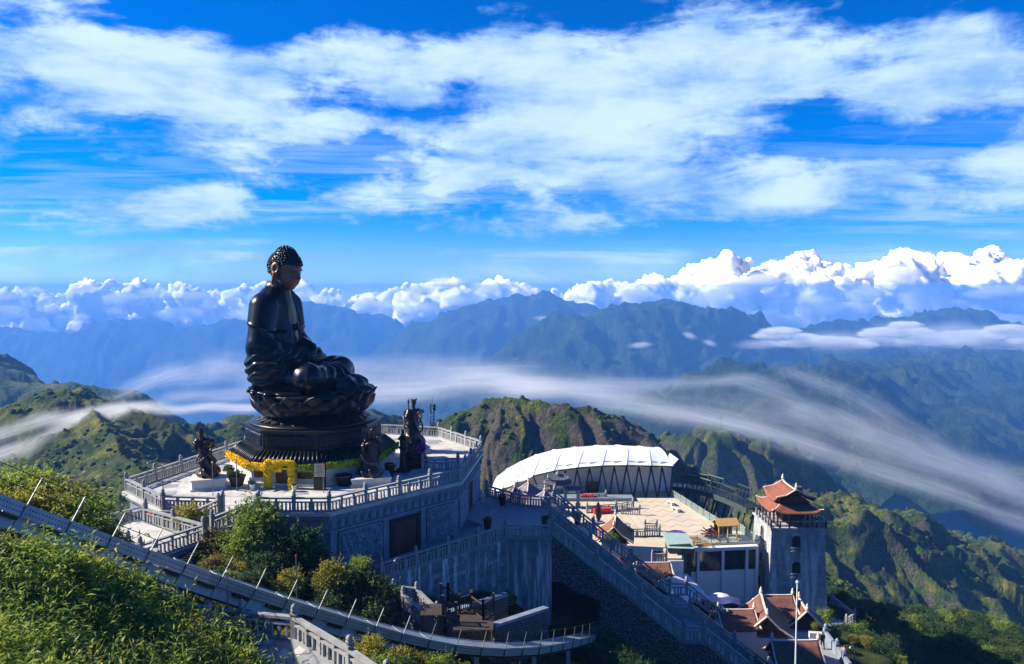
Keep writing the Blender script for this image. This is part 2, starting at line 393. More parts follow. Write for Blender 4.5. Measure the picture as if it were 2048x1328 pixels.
X, Y = polar(-.95, .95, 600, 1000, 9000, 330)
H = land(X, Y, FAR, -1150 + 60 * fbm(X / 900, Y / 900, 5, 2) + 40 * ridged(X / 400, Y / 400, 4, 8))
H += 22 * ridged(X / 150, Y / 150, 4, 41) * smooth01((Y - 1300) / 1500) + 7 * fbm(X / 50, Y / 50, 3, 43)
o = link('mountains', grid_mesh('mountains', np.stack([X, Y, H], -1), M_FAR)); tag(o, kind='structure')
X, Y = polar(-.95, .95, 760, 190, 1200, 460)
H = land(X, Y, NEAR, -260 - .30 * (Y - 190) + 20 * fbm(X / 90, Y / 90, 4, 2))
H += 1.5 * np.abs(fbm(X / 7, Y / 7, 3, 44)) * np.clip(Y / 400, .7, 2) + .5 * fbm(X / 2.2, Y / 2.2, 2, 45)
o = link('hills', grid_mesh('hills', np.stack([X, Y, H], -1), M_NEAR)); tag(o, kind='structure')

# the site: the summit slope the terraces are built on, from spot heights
SPOTS = np.array([(-25, 0, 15.5), (0, -6, 15.6), (0, 0, 15.4), (12, 0, 13), (-15, 9, 11.6), (-5, 9, 9.6), (4, 10, 7.5), (-22, 18, 9.0), (-14, 20, 6.8), (-8, 22, 4.2), (-4, 24, 2.2), (-26, 28, 6.5), (-18, 29, 5.4),
    (-12, 30, 2.0), (-7, 31, .6), (0, 30, -1.5), (-8, 42, -4.2), (-1, 47, -8.0), (6, 58, -13.2), (-12, 50, -4.2), (-19, 46, -2.2), (-24, 38, 4.0), (-34, 40, 5.0), (-26, 47, -1.6), (-31, 50, -2.5), (-36, 54, -6), (-46, 62, -18),
    (-20, 60, -6), (-10, 62, -8), (-60, 80, -44), (-30, 100, -40), (-18, 75, -14), (0, 75, -14), (-5, 100, -34), (5, 52, -11.5), (3, 64, -14), (14, 62, -18), (24, 62, -24.5), (15, 46, -16), (30, 46, -29), (9, 30, -8), (20, 22, -12),
    (14, 100, -16.5), (25, 98, -19), (30, 118, -20), (4, 122, -17), (-4, 110, -20), (34, 92, -27), (24, 90, -22.8), (-4, 60.5, -9.2), (-1.5, 64, -9.6), (-7, 58.3, -8.4), (.8, 60.5, -11.0), (-2.0, 57, -10.4), (-4.5, 55.5, -9.2), (28, 90, -23), (20, 86, -22.4), (22, 92.5, -22.6), (30, 92, -23.5), (26, 86, -23), (45, 96, -24), (56, 100, -29), (67, 100, -32.5), (95, 100, -44), (50, 88, -35), (44, 120, -46), (60, 150, -80), (0, 150, -60), (-30, 150, -80), (30, 150, -60),
    (34, 72, -24), (33.5, 82, -21.2), (36.5, 81, -21.5), (38, 80, -22), (41, 85, -23.5), (33, 76, -21.2), (44, 70, -43), (60, 80, -49), (80, 85, -60), (48, 78, -38), (28, 80, -22.5), (40, 60, -40), (55, 60, -58), (60, 30, -62), (40, 20, -26), (100, 60, -70), (-50, 20, 6), (-60, 50, -12), (-80, 100, -70), (0, 210, -110), (-80, 210, -130), (90, 210, -120), (130, 150, -100)], float)
# heads of the thicket on the near slope: seen top, distance; the soil lies under them
THICK = []
_r = random.Random(11)
_top = [(-120, 1062, 22), (0, 1082, 24), (60, 1072, 25), (130, 1100, 26), (200, 1118, 27), (270, 1165, 27), (330, 1200, 27), (400, 1232, 26.5), (450, 1275, 26), (500, 1335, 25)]
def _ip(px, k): return float(np.interp(px, [a[0] for a in _top], [a[k] for a in _top]))
for px in range(-110, 500, 34):
    t0_ = _ip(px, 1); py = t0_ + 18
    while py < 1440:
        f = (py - t0_) / (1440 - t0_ + 1); Yd = _ip(px, 2) * (1 - f) + f * (12.5 + max(0, px) * .016)
        q = at(px + _r.uniform(-14, 14), py + _r.uniform(-8, 8), Y=Yd); THICK.append((q.x, q.y, q.z)); py += 30 + 18 * f
THICK2 = [tuple(at(px, py, Y=Yd)) for px, py, Yd in ((-60, 965, 36), (0, 965, 36), (40, 945, 37), (80, 958, 38), (120, 970, 38), (150, 1000, 37), (100, 1010, 35), (40, 1000, 34), (-20, 1000, 33), (130, 1045, 34), (165, 1040, 35), (85, 1035, 33.5), (0, 960, 40), (60, 990, 37))]
TP = [at(a, b, Y=c) for a, b, c in ((-150, 948, 25.5), (0, 1003, 28), (100, 1040, 29.6), (200, 1076, 31.4), (300, 1113, 33.3), (400, 1149, 35.2), (500, 1184, 37), (600, 1216, 39), (700, 1246, 41), (770, 1266, 42.5), (840, 1284, 44), (920, 1299, 45.6), (1000, 1305, 47.5), (1080, 1301, 51), (1140, 1290, 55.5), (1180, 1279, 60), (1200, 1272, 66))]
LZ0 = -.6
PATH = [((-25.6, 50.5, LZ0), (-23.4, 49.0, LZ0)), ((-23.2, 44.5, .05), (-20.2, 42.8, .05)), ((-19.5, 38.0, .7), (-16.6, 37.0, .7)), ((-15.0, 32.4, 1.2), (-12.8, 34.9, 1.2)), ((-11.0, 29.6, 1.3), (-10.1, 34.0, 1.3)), ((-8.6, 27.2, 1.3), (-6.9, 30.9, 1.3)), ((-7.2, 25.4, 1.3), (-5.0, 28.9, 1.3))]
_ex = []
for a_, b_ in zip(TP[:-1], TP[1:]):
    for f in (0, .33, .66): q = a_.lerp(b_, f); _ex += [(q.x, q.y, q.z - 2.3), (q.x + .9, q.y - 1.6, q.z - 2.9)] if q.y < 60 else []
for (a_, b_), (c_, d_) in zip(PATH[:-1], PATH[1:]):
    for f in (0, .33, .66):
        p = Vector(a_).lerp(Vector(c_), f); q = Vector(b_).lerp(Vector(d_), f)
        for g in (-.15, .3, .7, 1.2): r = p.lerp(q, g); _ex.append((r.x, r.y, r.z - .9))
_ex += [(-9, 24, .2), (-7, 22.5, .0), (-11, 27.5, .3), (-4, 26, -1.5), (-2.5, 29, -2.5), (-4.5, 33, -2.0), (-8, 36.5, -1.2)]
_keep = [k for k in range(len(SPOTS)) if SPOTS[k, 1] < 8 or not (-27 < SPOTS[k, 0] < 0 and SPOTS[k, 1] < 48)]
_thk = [(x, y, z - 1.6) for x, y, z in THICK if min(math.hypot(x - e[0], y - e[1]) for e in _ex) > 1.6]
SPOTS = np.concatenate([SPOTS[_keep], np.array(_ex), np.array(_thk), np.array([(x, y, z - 1.7) for x, y, z in THICK2])])
def ground(x, y):
    x = np.asarray(x, float); y = np.asarray(y, float); num = 0; den = 0
    for a, b, z in SPOTS:
        w = 1.0 / ((x - a) ** 2 + (y - b) ** 2 + 1.5) ** 2.4; num = num + w * z; den = den + w
    return num / den
M_SOIL = hill_mat('summit_scrub', [(.016, .026, .008), (.030, .046, .012), (.060, .075, .020)], (.10, .085, .065), .30, .35, 1.0, 1.6, .25)
xs = np.linspace(-90, 130, 300); ys = np.concatenate([np.linspace(-12, 110, 230), np.linspace(111, 215, 60)])
Y, X = np.meshgrid(ys, xs, indexing='ij')
H = ground(X, Y) + .35 * fbm(X / 3, Y / 3, 4, 9) + .5 * fbm(X / 9, Y / 9, 3, 10)
o = link('hillside', grid_mesh('hillside', np.stack([X, Y, H], -1), M_SOIL)); tag(o, kind='structure')
o = MB().prism([(-60000, -20000), (60000, -20000), (60000, 55000), (-60000, 55000)], -1500, -1490).build('ground', M_FAR); tag(o, kind='structure')
# ================================================================ air, clouds, mist
m, t, o = new_mat('haze_air')
vp = t.new('ShaderNodeVolumePrincipled', Density=1.5e-4, Anisotropy=0.0); vp.inputs['Color'].default_value = (.13, .40, 1.0, 1)
t.l.new(vp.outputs[0], o.inputs[1])
hz = MB().prism([(-9200, -80), (9200, -80), (9200, 8300), (-9200, 8300)], -1501, 45).build('haze', m); tag(hz, kind='stuff')

# cumulus: one skin round heaps of puffs, far beyond the mountains
m, t, o = new_mat('cloud')
b1 = t.new('ShaderNodeBsdfPrincipled', **{'Base Color': (.96, .96, .97, 1), 'Roughness': 1.0, 'Specular IOR Level': 0.0, 'Subsurface Weight': 1.0, 'Subsurface Scale': 90.0})
b1.inputs['Subsurface Radius'].default_value = (1, 1, 1.1)
t.l.new(b1.outputs[0], o.inputs[0]); M_CLOUD = m
def ico(sub):
    import bmesh
    bm = bmesh.new(); bmesh.ops.create_icosphere(bm, subdivisions=sub, radius=1); V = np.array([v.co[:] for v in bm.verts]); F = np.array([[v.index for v in f.verts] for f in bm.faces]); bm.free(); return V, F
def heap(name, centres, h, mat, seed, parent):
    c = np.array(centres); lo = (c[:, :3] - c[:, 3:4]).min(0) - 2 * h; hi = (c[:, :3] + c[:, 3:4]).max(0) + 2 * h
    n = np.ceil((hi - lo) / h).astype(int) + 1; D = np.full(n, 60.0, np.float32)
    for x, y, z, r in c:
        R0 = r + 60; i0 = np.maximum(((np.array([x, y, z]) - R0 - lo) / h).astype(int), 0); i1 = np.minimum(((np.array([x, y, z]) + R0 - lo) / h).astype(int) + 2, n)
        g = [lo[k] + h * np.arange(i0[k], i1[k]) for k in range(3)]
        d = np.sqrt((g[0][:, None, None] - x) ** 2 + (g[1][None, :, None] - y) ** 2 + ((g[2][None, None, :] - z) * 1.2) ** 2) - r
        s_ = np.s_[i0[0]:i1[0], i0[1]:i1[1], i0[2]:i1[2]]; D[s_] = np.minimum(D[s_], d)
    V, F = surface_net(lambda X, Y, Z: D[:X.shape[0], :X.shape[1], :X.shape[2]], lo, lo + (n - 1) * h, h)
    V = smooth_mesh(V, F, 2, .5)
    N = np.cross(V[F[:, 2]] - V[F[:, 0]], V[F[:, 3]] - V[F[:, 1]]); VN = np.zeros_like(V)
    for k in range(4): np.add.at(VN, F[:, k], N)
    VN /= np.maximum(np.linalg.norm(VN, axis=1), 1e-6)[:, None]
    a = V[:, 0] + .7 * V[:, 1]; b = V[:, 2] * 1.15 - .5 * V[:, 1]
    bil = np.abs(fbm(a / 210, b / 210, 4, seed)); V = V + VN * ((bil * 115 - 36) + 14 * np.abs(fbm(a / 60, b / 60, 3, seed + 9)))[:, None]
    return link(name, np_mesh(name, V, F, mat, True), parent)
clouds = link('clouds', None); tag(clouds, 'long bank of white cumulus heaps beyond the far mountains', 'clouds', kind='stuff')
def bank(tops, Y0, Y1, n, rmin, rmax, low, seed):
    """tops: (px, py) outline of the upper edge; puffs are heaped from it down to `low` px below"""
    r = np.random.default_rng(seed); out = []; T = np.array(tops, float)
    for i in range(n):
        px = r.uniform(T[0, 0], T[-1, 0]); py = np.interp(px, T[:, 0], T[:, 1]); k = r.random() ** 1.25
        Yd = Y0 + (Y1 - Y0) * r.random() * (1 - k * .6)
        rad = (rmin + (rmax - rmin) * r.random() ** 2.2); rp = rad / Yd * FPX
        q = at(px, py + rp * .8 + k * max(low - rp, 4), Y=Yd); out.append((q.x, q.y, q.z, rad))
    return out
LEFT = [(-300, 590), (0, 580), (60, 574), (120, 590), (180, 556), (240, 562), (290, 556), (330, 580), (375, 562), (420, 585), (470, 572), (520, 566), (600, 560), (650, 575), (720, 590), (790, 565), (860, 562), (900, 558), (950, 570), (1010, 556), (1080, 565), (1150, 580), (1200, 555), (1260, 560)]
RIGHT = [(1180, 575), (1250, 552), (1330, 548), (1400, 530), (1450, 505), (1490, 498), (1520, 505), (1545, 530), (1600, 520), (1650, 516), (1690, 540), (1730, 515), (1790, 502), (1840, 508), (1870, 530), (1930, 545), (1990, 520), (2048, 530), (2200, 500), (2400, 520)]
for args in ((LEFT, 8800, 10000, 420, 55, 250, 110, 1), (RIGHT, 8900, 10200, 420, 65, 380, 190, 2),
             ([(1160, 575), (1300, 560), (1560, 530), (1620, 490), (1660, 520), (1860, 530), (1900, 500), (1990, 498), (2048, 520), (2300, 500)], 13000, 14200, 200, 90, 300, 60, 3),
             ([(-300, 596), (100, 588), (600, 590), (1000, 584), (1300, 582)], 13000, 14500, 200, 90, 260, 50, 4)):
    heap('cloud_bank', bank(*args), 34, M_CLOUD, args[-1] * 7, clouds)

# mist pouring over the saddles: soft drawn-out bodies of real fog
def mist_mat(dens):
    m, t, o = new_mat('mist')
    tcn = t.new('ShaderNodeTexCoord'); ob = tcn.outputs['Object']
    rr = t.new('ShaderNodeVectorMath', operation='LENGTH'); t.l.new(ob, rr.inputs[0])
    fall = t.sstep(rr.outputs['Value'], 1.0, .15)
    inf = t.new('ShaderNodeObjectInfo')
    vv = t.vmath('ADD', t.vmath('MULTIPLY', ob, (.9, 4.4, 4.4)), t.xyz(t.math('MULTIPLY', inf.outputs['Random'], 40), 0, 0))
    nz = t.noise(vv, 1.4, 7, .60, .9)
    d = t.math('MULTIPLY', t.math('MULTIPLY', t.math('ADD', t.sstep(nz, .38, .72), .14), t.math('MULTIPLY', fall, fall)), dens)
    vp = t.new('ShaderNodeVolumePrincipled', Anisotropy=.25); vp.inputs['Color'].default_value = (.96, .97, 1, 1); t.l.new(d, vp.inputs['Density'])
    t.l.new(vp.outputs[0], o.inputs[1]); return m
V0, F0 = ico(3); ME_MIST = {}
def mist_mesh(dens):
    k = round(math.log(dens, 1.5))
    if k not in ME_MIST: ME_MIST[k] = np_mesh('mist_streamer', V0, F0, mist_mat(1.5 ** k))
    return ME_MIST[k]
mist = link('mist', None); tag(mist, 'thin streamers of mist flowing over the saddles behind the statue, with low cloud round the far peaks', 'mist', kind='stuff')
def streamer(path, n, th, wd, seed, over=2.7, k=1.0):
    """path: (px, py, Y, half thickness in px); ellipsoids laid end to end along it"""
    P = [at(a, b, Y=c) for a, b, c, _ in path]; Wd = [w / FPX * c for _, _, c, w in path]
    L = [0]; 
    for a, b in zip(P[:-1], P[1:]): L.append(L[-1] + (b - a).length)
    r = random.Random(seed)
    def pos(s):
        for k in range(len(P) - 1):
            if s <= L[k + 1] or k == len(P) - 2:
                f = (s - L[k]) / (L[k + 1] - L[k]); return P[k].lerp(P[k + 1], f), Wd[k] * (1 - f) + Wd[k + 1] * f
    for i in range(n):
        s0 = L[-1] * i / n; s1 = L[-1] * (i + 1) / n; a, wa = pos(s0); b, wb = pos(s1); c = (a + b) / 2; d = b - a; w = (wa + wb) / 2
        q = d.to_track_quat('X', 'Z'); e = link('mist_streamer', mist_mesh(k * (.42 if over > 2 else .9) / w), mist, c + Vector((0, r.uniform(-.5, .5) * w, r.uniform(-.3, .3) * w)))
        e.rotation_euler = q.to_euler(); e.scale = (d.length / 2 * over, w * wd * 1.2, w * th * 1.05)
streamer([(-40, 930, 372, 26), (60, 895, 385, 30), (150, 838, 405, 26), (260, 815, 440, 18), (400, 815, 470, 15), (520, 812, 500, 16)], 7, 1.0, 1.6, 1, k=2.0)
streamer([(-30, 880, 372, 26), (80, 848, 395, 30), (190, 822, 415, 24), (330, 812, 440, 18)], 5, 1.0, 1.5, 14, k=1.4)
streamer([(120, 930, 380, 26), (180, 860, 400, 26), (240, 830, 430, 18)], 3, 1.0, 1.4, 2, k=1.6)
streamer([(240, 790, 900, 26), (340, 745, 900, 40), (440, 735, 880, 50), (560, 750, 860, 54)], 5, 1.0, 1.5, 3, k=.9)
streamer([(330, 800, 900, 20), (430, 790, 880, 28), (560, 790, 860, 34)], 3, 1.0, 1.5, 17, k=.9)
streamer([(640, 775, 800, 46), (760, 775, 780, 48), (880, 772, 760, 44), (1000, 764, 740, 44), (1100, 772, 700, 38)], 5, 1.0, 1.6, 4, k=1.7)
streamer([(640, 735, 1000, 36), (800, 740, 1000, 42), (960, 733, 1000, 40), (1080, 735, 980, 32)], 4, 1.0, 1.6, 13, k=.6)
streamer([(1000, 772, 640, 36), (1150, 790, 560, 34), (1280, 812, 520, 34), (1420, 840, 500, 36), (1560, 876, 500, 38), (1700, 920, 500, 36), (1850, 972, 500, 34), (2100, 1060, 500, 34)], 9, 1.0, 1.6, 5, k=1.15)
streamer([(1180, 805, 540, 24), (1350, 822, 530, 28), (1520, 858, 520, 24), (1680, 912, 510, 18)], 5, 1.0, 1.6, 15, k=.7)
streamer([(1490, 770, 900, 30), (1580, 798, 860, 48), (1700, 855, 840, 52), (1850, 920, 820, 50), (2100, 1010, 800, 52)], 7, 1.0, 1.6, 6, k=1.0)
streamer([(1130, 765, 800, 26), (1260, 762, 820, 30), (1400, 765, 850, 28), (1500, 755, 900, 24)], 4, .9, 1.6, 7, k=.6)
streamer([(1100, 828, 345, 22), (1220, 848, 330, 24), (1310, 890, 320, 20)], 3, .8, 1.0, 8, k=.7)
streamer([(1490, 688, 3300, 14), (1620, 684, 3300, 26), (1760, 672, 3300, 38), (1950, 668, 3300, 44), (2200, 674, 3300, 44)], 11, 1.0, 1.6, 9, k=2.2)  # stratus band before the right-hand peaks, cloud built from mist bodies
streamer([(1560, 735, 1500, 22), (1700, 790, 1250, 34), (1850, 880, 1000, 34), (2080, 960, 900, 30)], 6, 1.0, 1.5, 16, k=.4)
streamer([(1360, 664, 3000, 10), (1440, 692, 3000, 9)], 2, 1.0, 1.2, 10, 1.1, k=2.0)  # small valley cloud, built the same way as the mist
streamer([(1245, 693, 3000, 11), (1315, 688, 3000, 9)], 1, 1.0, 1.2, 11, 1.1, k=2.0)  # another small cloud low in the valley
streamer([(1055, 636, 4600, 9), (1125, 640, 4600, 8)], 1, 1.0, 1.2, 12, 1.1, k=2.0)  # small cloud before the farther ridge
streamer([(1150, 775, 620, 50), (1350, 800, 600, 64), (1550, 830, 600, 74), (1750, 890, 600, 74), (2100, 1000, 600, 70)], 7, 1.0, 1.6, 18, k=.55)
streamer([(560, 760, 900, 60), (800, 765, 880, 66), (1050, 760, 860, 60), (1250, 775, 840, 50)], 5, 1.0, 1.6, 19, k=.6)
# ragged soft billows that break the edges of the cloud bank
def billow_mat(dens):
    m, t, o = new_mat('billow')
    tcn = t.new('ShaderNodeTexCoord'); ob = tcn.outputs['Object']; rr = t.new('ShaderNodeVectorMath', operation='LENGTH'); t.l.new(ob, rr.inputs[0]); inf = t.new('ShaderNodeObjectInfo')
    nz = t.noise(t.vmath('ADD', ob, t.xyz(t.math('MULTIPLY', inf.outputs['Random'], 30), 0, 0)), 2.1, 6, .58, .3)
    f = t.math('SUBTRACT', t.math('ADD', t.math('MULTIPLY', nz, 1.7), .22), t.math('MULTIPLY', rr.outputs['Value'], 1.12))
    d = t.math('MULTIPLY', t.sstep(f, .0, .34), dens)
    vp = t.new('ShaderNodeVolumePrincipled', Anisotropy=0.0); vp.inputs['Color'].default_value = (.995, .995, 1, 1); t.l.new(d, vp.inputs['Density']); t.l.new(vp.outputs[0], o.inputs[1]); return m
ME_BIL = np_mesh('cloud_billow', V0, F0, billow_mat(.007))
r_c = random.Random(21)
def billows(px0, px1, line, jit, Yd, n, rmin, rmax, flat=.62):
    for i in range(n):
        px = px0 + (px1 - px0) * (i + r_c.random()) / n; py = float(np.interp(px, [a[0] for a in line], [a[1] for a in line])) + r_c.uniform(*jit); r = r_c.uniform(rmin, rmax)
        q = at(px, py, Y=Yd + r_c.uniform(-60, 60)); e = link('cloud_billow', ME_BIL, clouds, q); e.scale = (r * r_c.uniform(1.2, 2.1), r, r * flat * r_c.uniform(.8, 1.2)); e.rotation_euler = (0, 0, r_c.uniform(-.5, .5))
billows(-120, 1200, LEFT, (6, 40), 8480, 26, 70, 150)
billows(-120, 1000, [(0, 620), (200, 630), (400, 625), (1000, 600)], (-16, 22), 8480, 14, 90, 190)
billows(1200, 2150, RIGHT, (34, 90), 8480, 20, 90, 210)
billows(1250, 2150, [(1250, 600), (1500, 620), (2150, 620)], (-20, 50), 8480, 14, 140, 260)
ME_BIL2 = np_mesh('low_cloud_billow', V0, F0, billow_mat(.035))
for i in range(30):       # dense low cloud round the feet of the right-hand peaks, grouped with the mist
    px = 1525 + i * 21 + r_c.uniform(-12, 12); py = 690 - r_c.random() ** 1.5 * (34 if 1760 > px > 1600 or px > 1830 else 46); r = r_c.uniform(38, 80)
    if (abs(px - 1690) < 45 or abs(px - 1905) < 70) and py < 668: py = 684
    e = link('low_cloud_billow', ME_BIL2, mist, at(px, py, Y=3650 + r_c.uniform(-120, 120))); e.scale = (r * r_c.uniform(1.6, 2.8), r, r * .42)
# ================================================================ stonework
M_STONE = pbr('granite', (.185, .22, .285), .78, var=.28, scale=1.3, bump=.25, bscale=9, stain=((.16, .16, .17), .9, .60, .45))  # open shade mixed into the colour: bluer and darker than neutral granite
M_RAIL = pbr('carved_granite', (.25, .255, .27), .75, var=.25, scale=2.2, bump=.2, bscale=14, stain=((.15, .15, .16), .8, .62, .5))  # base tone lowered to deepen the shade on the railings
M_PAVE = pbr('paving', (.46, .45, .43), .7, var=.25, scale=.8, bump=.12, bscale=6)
M_PAVE2 = pbr('paving_dark', (.24, .25, .28), .7, var=.22, scale=.9, bump=.12, bscale=6)  # base tone lowered to deepen the shade on these floors
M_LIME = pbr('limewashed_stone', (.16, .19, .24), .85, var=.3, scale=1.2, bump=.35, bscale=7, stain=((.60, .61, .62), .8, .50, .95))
M_RUBBLE = pbr('rubble', (.15, .145, .135), .9, var=.45, scale=2.6, bump=.4, bscale=12)
M_MORTAR = pbr('mortar', (.07, .068, .062), .95, var=.3, scale=2, bump=.2)
M_DOOR = pbr('red_brown_wood', (.075, .017, .011), .5, var=.35, scale=4, bump=.15, stretch=(1, 1, .2))
M_DARK = pbr('dark_interior', (.012, .012, .013), .8, var=.2, bump=0)

def variant(name, c, k, st=None):
    return pbr(name, tuple(x * k for x in c), .82, var=.3, scale=1.4, bump=.3, bscale=8, stain=st or (((.12, .12, .125), .8, .58, .6) if k < 1.2 else ((.62, .63, .64), .8, .55, .9)))
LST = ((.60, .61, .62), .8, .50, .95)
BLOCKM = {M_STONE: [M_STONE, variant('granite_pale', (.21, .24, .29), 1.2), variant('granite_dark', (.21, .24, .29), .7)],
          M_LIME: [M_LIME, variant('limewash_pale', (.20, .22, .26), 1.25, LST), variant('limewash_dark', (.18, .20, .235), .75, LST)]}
def part(mb, name, mat, root, smooth=False):
    l = root.location
    mb.v = [(a - l[0], b - l[1], c - l[2]) for a, b, c in mb.v]
    return mb.build(name, mat, root, smooth)
# shared pieces of the balustrades
ME_BAL = MB().box((0, 0, .30), (.15, .12, .60), taper=.82).mesh('baluster', M_RAIL)
pm = MB().box((0, 0, .60), (.26, .26, 1.2)).box((0, 0, 1.235), (.33, .33, .07))
pm.lathe([(.10, 1.27), (.155, 1.33), (.165, 1.42), (.13, 1.5), (.15, 1.54), (.12, 1.62), (.04, 1.70)], 8)
ME_POST = pm.mesh('post', M_RAIL)
ME_STUB = MB().box((0, 0, .53), (.17, .17, 1.06)).mesh('stub_post', M_RAIL)
n_bal = 0
def balustrade(pts, label, gap=.30, post=3.6, stub=1.2, s=1.0, group=None, panel=False, ends=(True, True), mat=None, base=.0):
    """stone railing along a line of floor points: posts with bud finials, coping, lower rail and balusters, each a part"""
    global n_bal
    mat = mat or M_RAIL
    pts = [Vector(p) for p in pts]; root = thing('stone_balustrade', label, 'balustrade', pts[0], 0, group)
    o0 = pts[0]
    for a, b in zip(pts[:-1], pts[1:]):
        d = b - a; L = Vector((d.x, d.y, 0)).length; rz = math.atan2(d.y, d.x); n = max(1, round(L / post))
        up = Vector((0, 0, 1))
        for nm, z, w, h in (('coping', 1.06 * s, .27 * s, .13 * s), ('lower_rail', .74 * s, .16 * s, .09 * s), ('base_course', .05 * s + base / 2, .30 * s, .10 * s + base)):
            part(MB().bar(a + up * z, b + up * z, w, h), nm, mat, root)
        if panel:
            part(MB().bar(a + up * .40 * s, b + up * .40 * s, .10 * s, .58 * s), 'panel', mat, root)
        k0 = 0 if (a == pts[0] and ends[0]) or a != pts[0] else 1
        for i in range(k0, n + (1 if (b == pts[-1] and ends[1]) else 0)):
            p = a.lerp(b, i / n) - o0; link('post', ME_POST, root, p, rz, s)
        for i in range(n):
            p0 = a.lerp(b, i / n); p1 = a.lerp(b, (i + 1) / n); l = (p1 - p0).length; m = max(1, round(l / stub / s))
            for j in range(1, m): link('stub_post', ME_STUB, root, p0.lerp(p1, j / m) - o0, rz, s)
            if not panel:
                q = max(2, round(l / (gap * s)))
                for j in range(1, q):
                    f = j / q
                    if abs((f * m) % 1) < .35 / (q / m) or abs((f * m) % 1) > 1 - .35 / (q / m): continue
                    link('baluster', ME_BAL, root, p0.lerp(p1, f) - o0 + Vector((0, 0, .10 * s)), rz, s); n_bal += 1
    return root

# ---------------------------------------------------------------- the octagonal terrace of the statue
OCT = [(-33.4, 64.3), (-27.6, 58.7), (-18.3, 58.2), (-14.2, 58.2), (-4.6, 67.8), (-3.1, 80.5), (-8.5, 88.5), (-20, 91.5), (-28.0, 84.5)]
def inset(poly, d):
    n = len(poly); out = []
    for i in range(n):
        a, b, c = Vector(poly[i - 1]), Vector(poly[i]), Vector(poly[(i + 1) % n])
        n1 = Vector((-(b - a).y, (b - a).x)).normalized(); n2 = Vector((-(c - b).y, (c - b).x)).normalized(); m = (n1 + n2).normalized()
        out.append(tuple(b + m * (d / max(.3, m.dot(n1)))))
    return out
podium = thing('statue_terrace', 'eight-sided grey stone terrace with carved walls carrying the seated statue', 'terrace', (-18, 73, -5.3))
part(MB().prism(inset(OCT, .45), -16, -.62), 'wall', M_STONE, podium)
part(MB().prism(inset(OCT, .12), -.62, -.30), 'cornice', M_STONE, podium)
part(MB().prism(inset(OCT, -.10), -.30, 0), 'deck', M_PAVE, podium)
part(MB().prism(inset(OCT, .25), -1.75, -1.58), 'moulding', M_STONE, podium)
# paving slabs laid proud of the deck, one sheet of joints between them
pv = MB(); rr_ = random.Random(5)
def inside(p, poly):
    c = False
    for i in range(len(poly)):
        a, b = poly[i - 1], poly[i]
        if (a[1] > p[1]) != (b[1] > p[1]) and p[0] < (b[0] - a[0]) * (p[1] - a[1]) / (b[1] - a[1]) + a[0]: c = not c
    return c
oin = inset(OCT, .5); ca, sa = math.cos(R(20)), math.sin(R(20)); slabs = []
for i in range(-24, 24):
    for j in range(-24, 24):
        lx, ly = i * 1.25 + (.6 if j % 2 else 0), j * 1.25
        x, y = -18 + lx * ca - ly * sa, 73 + lx * sa + ly * ca
        if all(inside((x + u, y + v), oin) for u in (-.8, .8) for v in (-.8, .8)) and math.hypot(x + 19.2, y - 73.1) > 7.6: slabs.append((x, y))
slabs.sort(key=lambda p: p[1]); ME_SLAB = {k: MB().box((0, 0, .012), (1.235, 1.235, .024)).mesh('paving_slab', m_) for k, m_ in enumerate((M_PAVE, M_PAVE2, M_PAVE))}
deck_o = [c for c in podium.children if c.name.startswith('deck')][0]
for k, (x, y) in enumerate(slabs[:300]):
    link('paving_slab', ME_SLAB[rr_.choice((0, 0, 0, 1, 2))], deck_o, Vector((x + 18, y - 73, 5.3 + rr_.uniform(-.002, .002))), R(20))
for x, y in slabs[300:]: pv.box((x, y, .012), (1.235, 1.235, .024), R(20))
o = part(pv, 'paving_slab', M_PAVE, podium); tag(o, kind='stuff'); o.parent = deck_o

def relief(root, a, b, z0, z1, depth, seed, mat, name='relief_panel', freq=1.9, out=.05, frame=True, h=.05):
    """carved panel between plan points a and b, standing proud of a wall that faces right of a->b"""
    a, b = Vector((a[0], a[1], 0)), Vector((b[0], b[1], 0)); d = (b - a).normalized(); n = Vector((d.y, -d.x, 0)); L = (b - a).length
    nu, nv = max(8, int(L / h)), max(8, int((z1 - z0) / h)); U, Vv = np.meshgrid(np.linspace(0, L, nu), np.linspace(0, z1 - z0, nv), indexing='ij')
    w1 = fbm(U * .9 + seed, Vv * .9, 3, seed); w2 = fbm(U * .9 + seed + 9, Vv * .9 + 4, 3, seed + 2)
    hgt = np.clip(ridged(U * freq + 1.1 * w1, Vv * freq + 1.1 * w2, 3, seed) * .55 + .25, -.1, 1.1) + .3 * np.clip(fbm(U * 4, Vv * 4, 2, seed + 3), 0, 1)
    edge = np.minimum(np.minimum(U, L - U), np.minimum(Vv, z1 - z0 - Vv)); hgt = hgt * smooth01(edge / .12)
    P = np.zeros((nu, nv, 3)); o_ = out + depth * hgt
    P[..., 0] = a.x + d.x * U + n.x * o_ - root.location.x; P[..., 1] = a.y + d.y * U + n.y * o_ - root.location.y; P[..., 2] = z0 + Vv - root.location.z
    pn = link(name, grid_mesh(name, P, mat), root)
    if frame:
        f = MB(); m = n * (out + .05); up = Vector((0, 0, 1))
        f.bar(a + m + up * z0, b + m + up * z0, .16, .14).bar(a + m + up * z1, b + m + up * z1, .16, .14)
        for q in (a, b): f.bar(q + m + up * (z0 + .072), q + m + up * (z1 - .072), .14, .15, up=tuple(n))
        part(f, 'panel_frame', M_STONE, root)
    return pn
WALL = inset(OCT, .45)
ME_FP = None
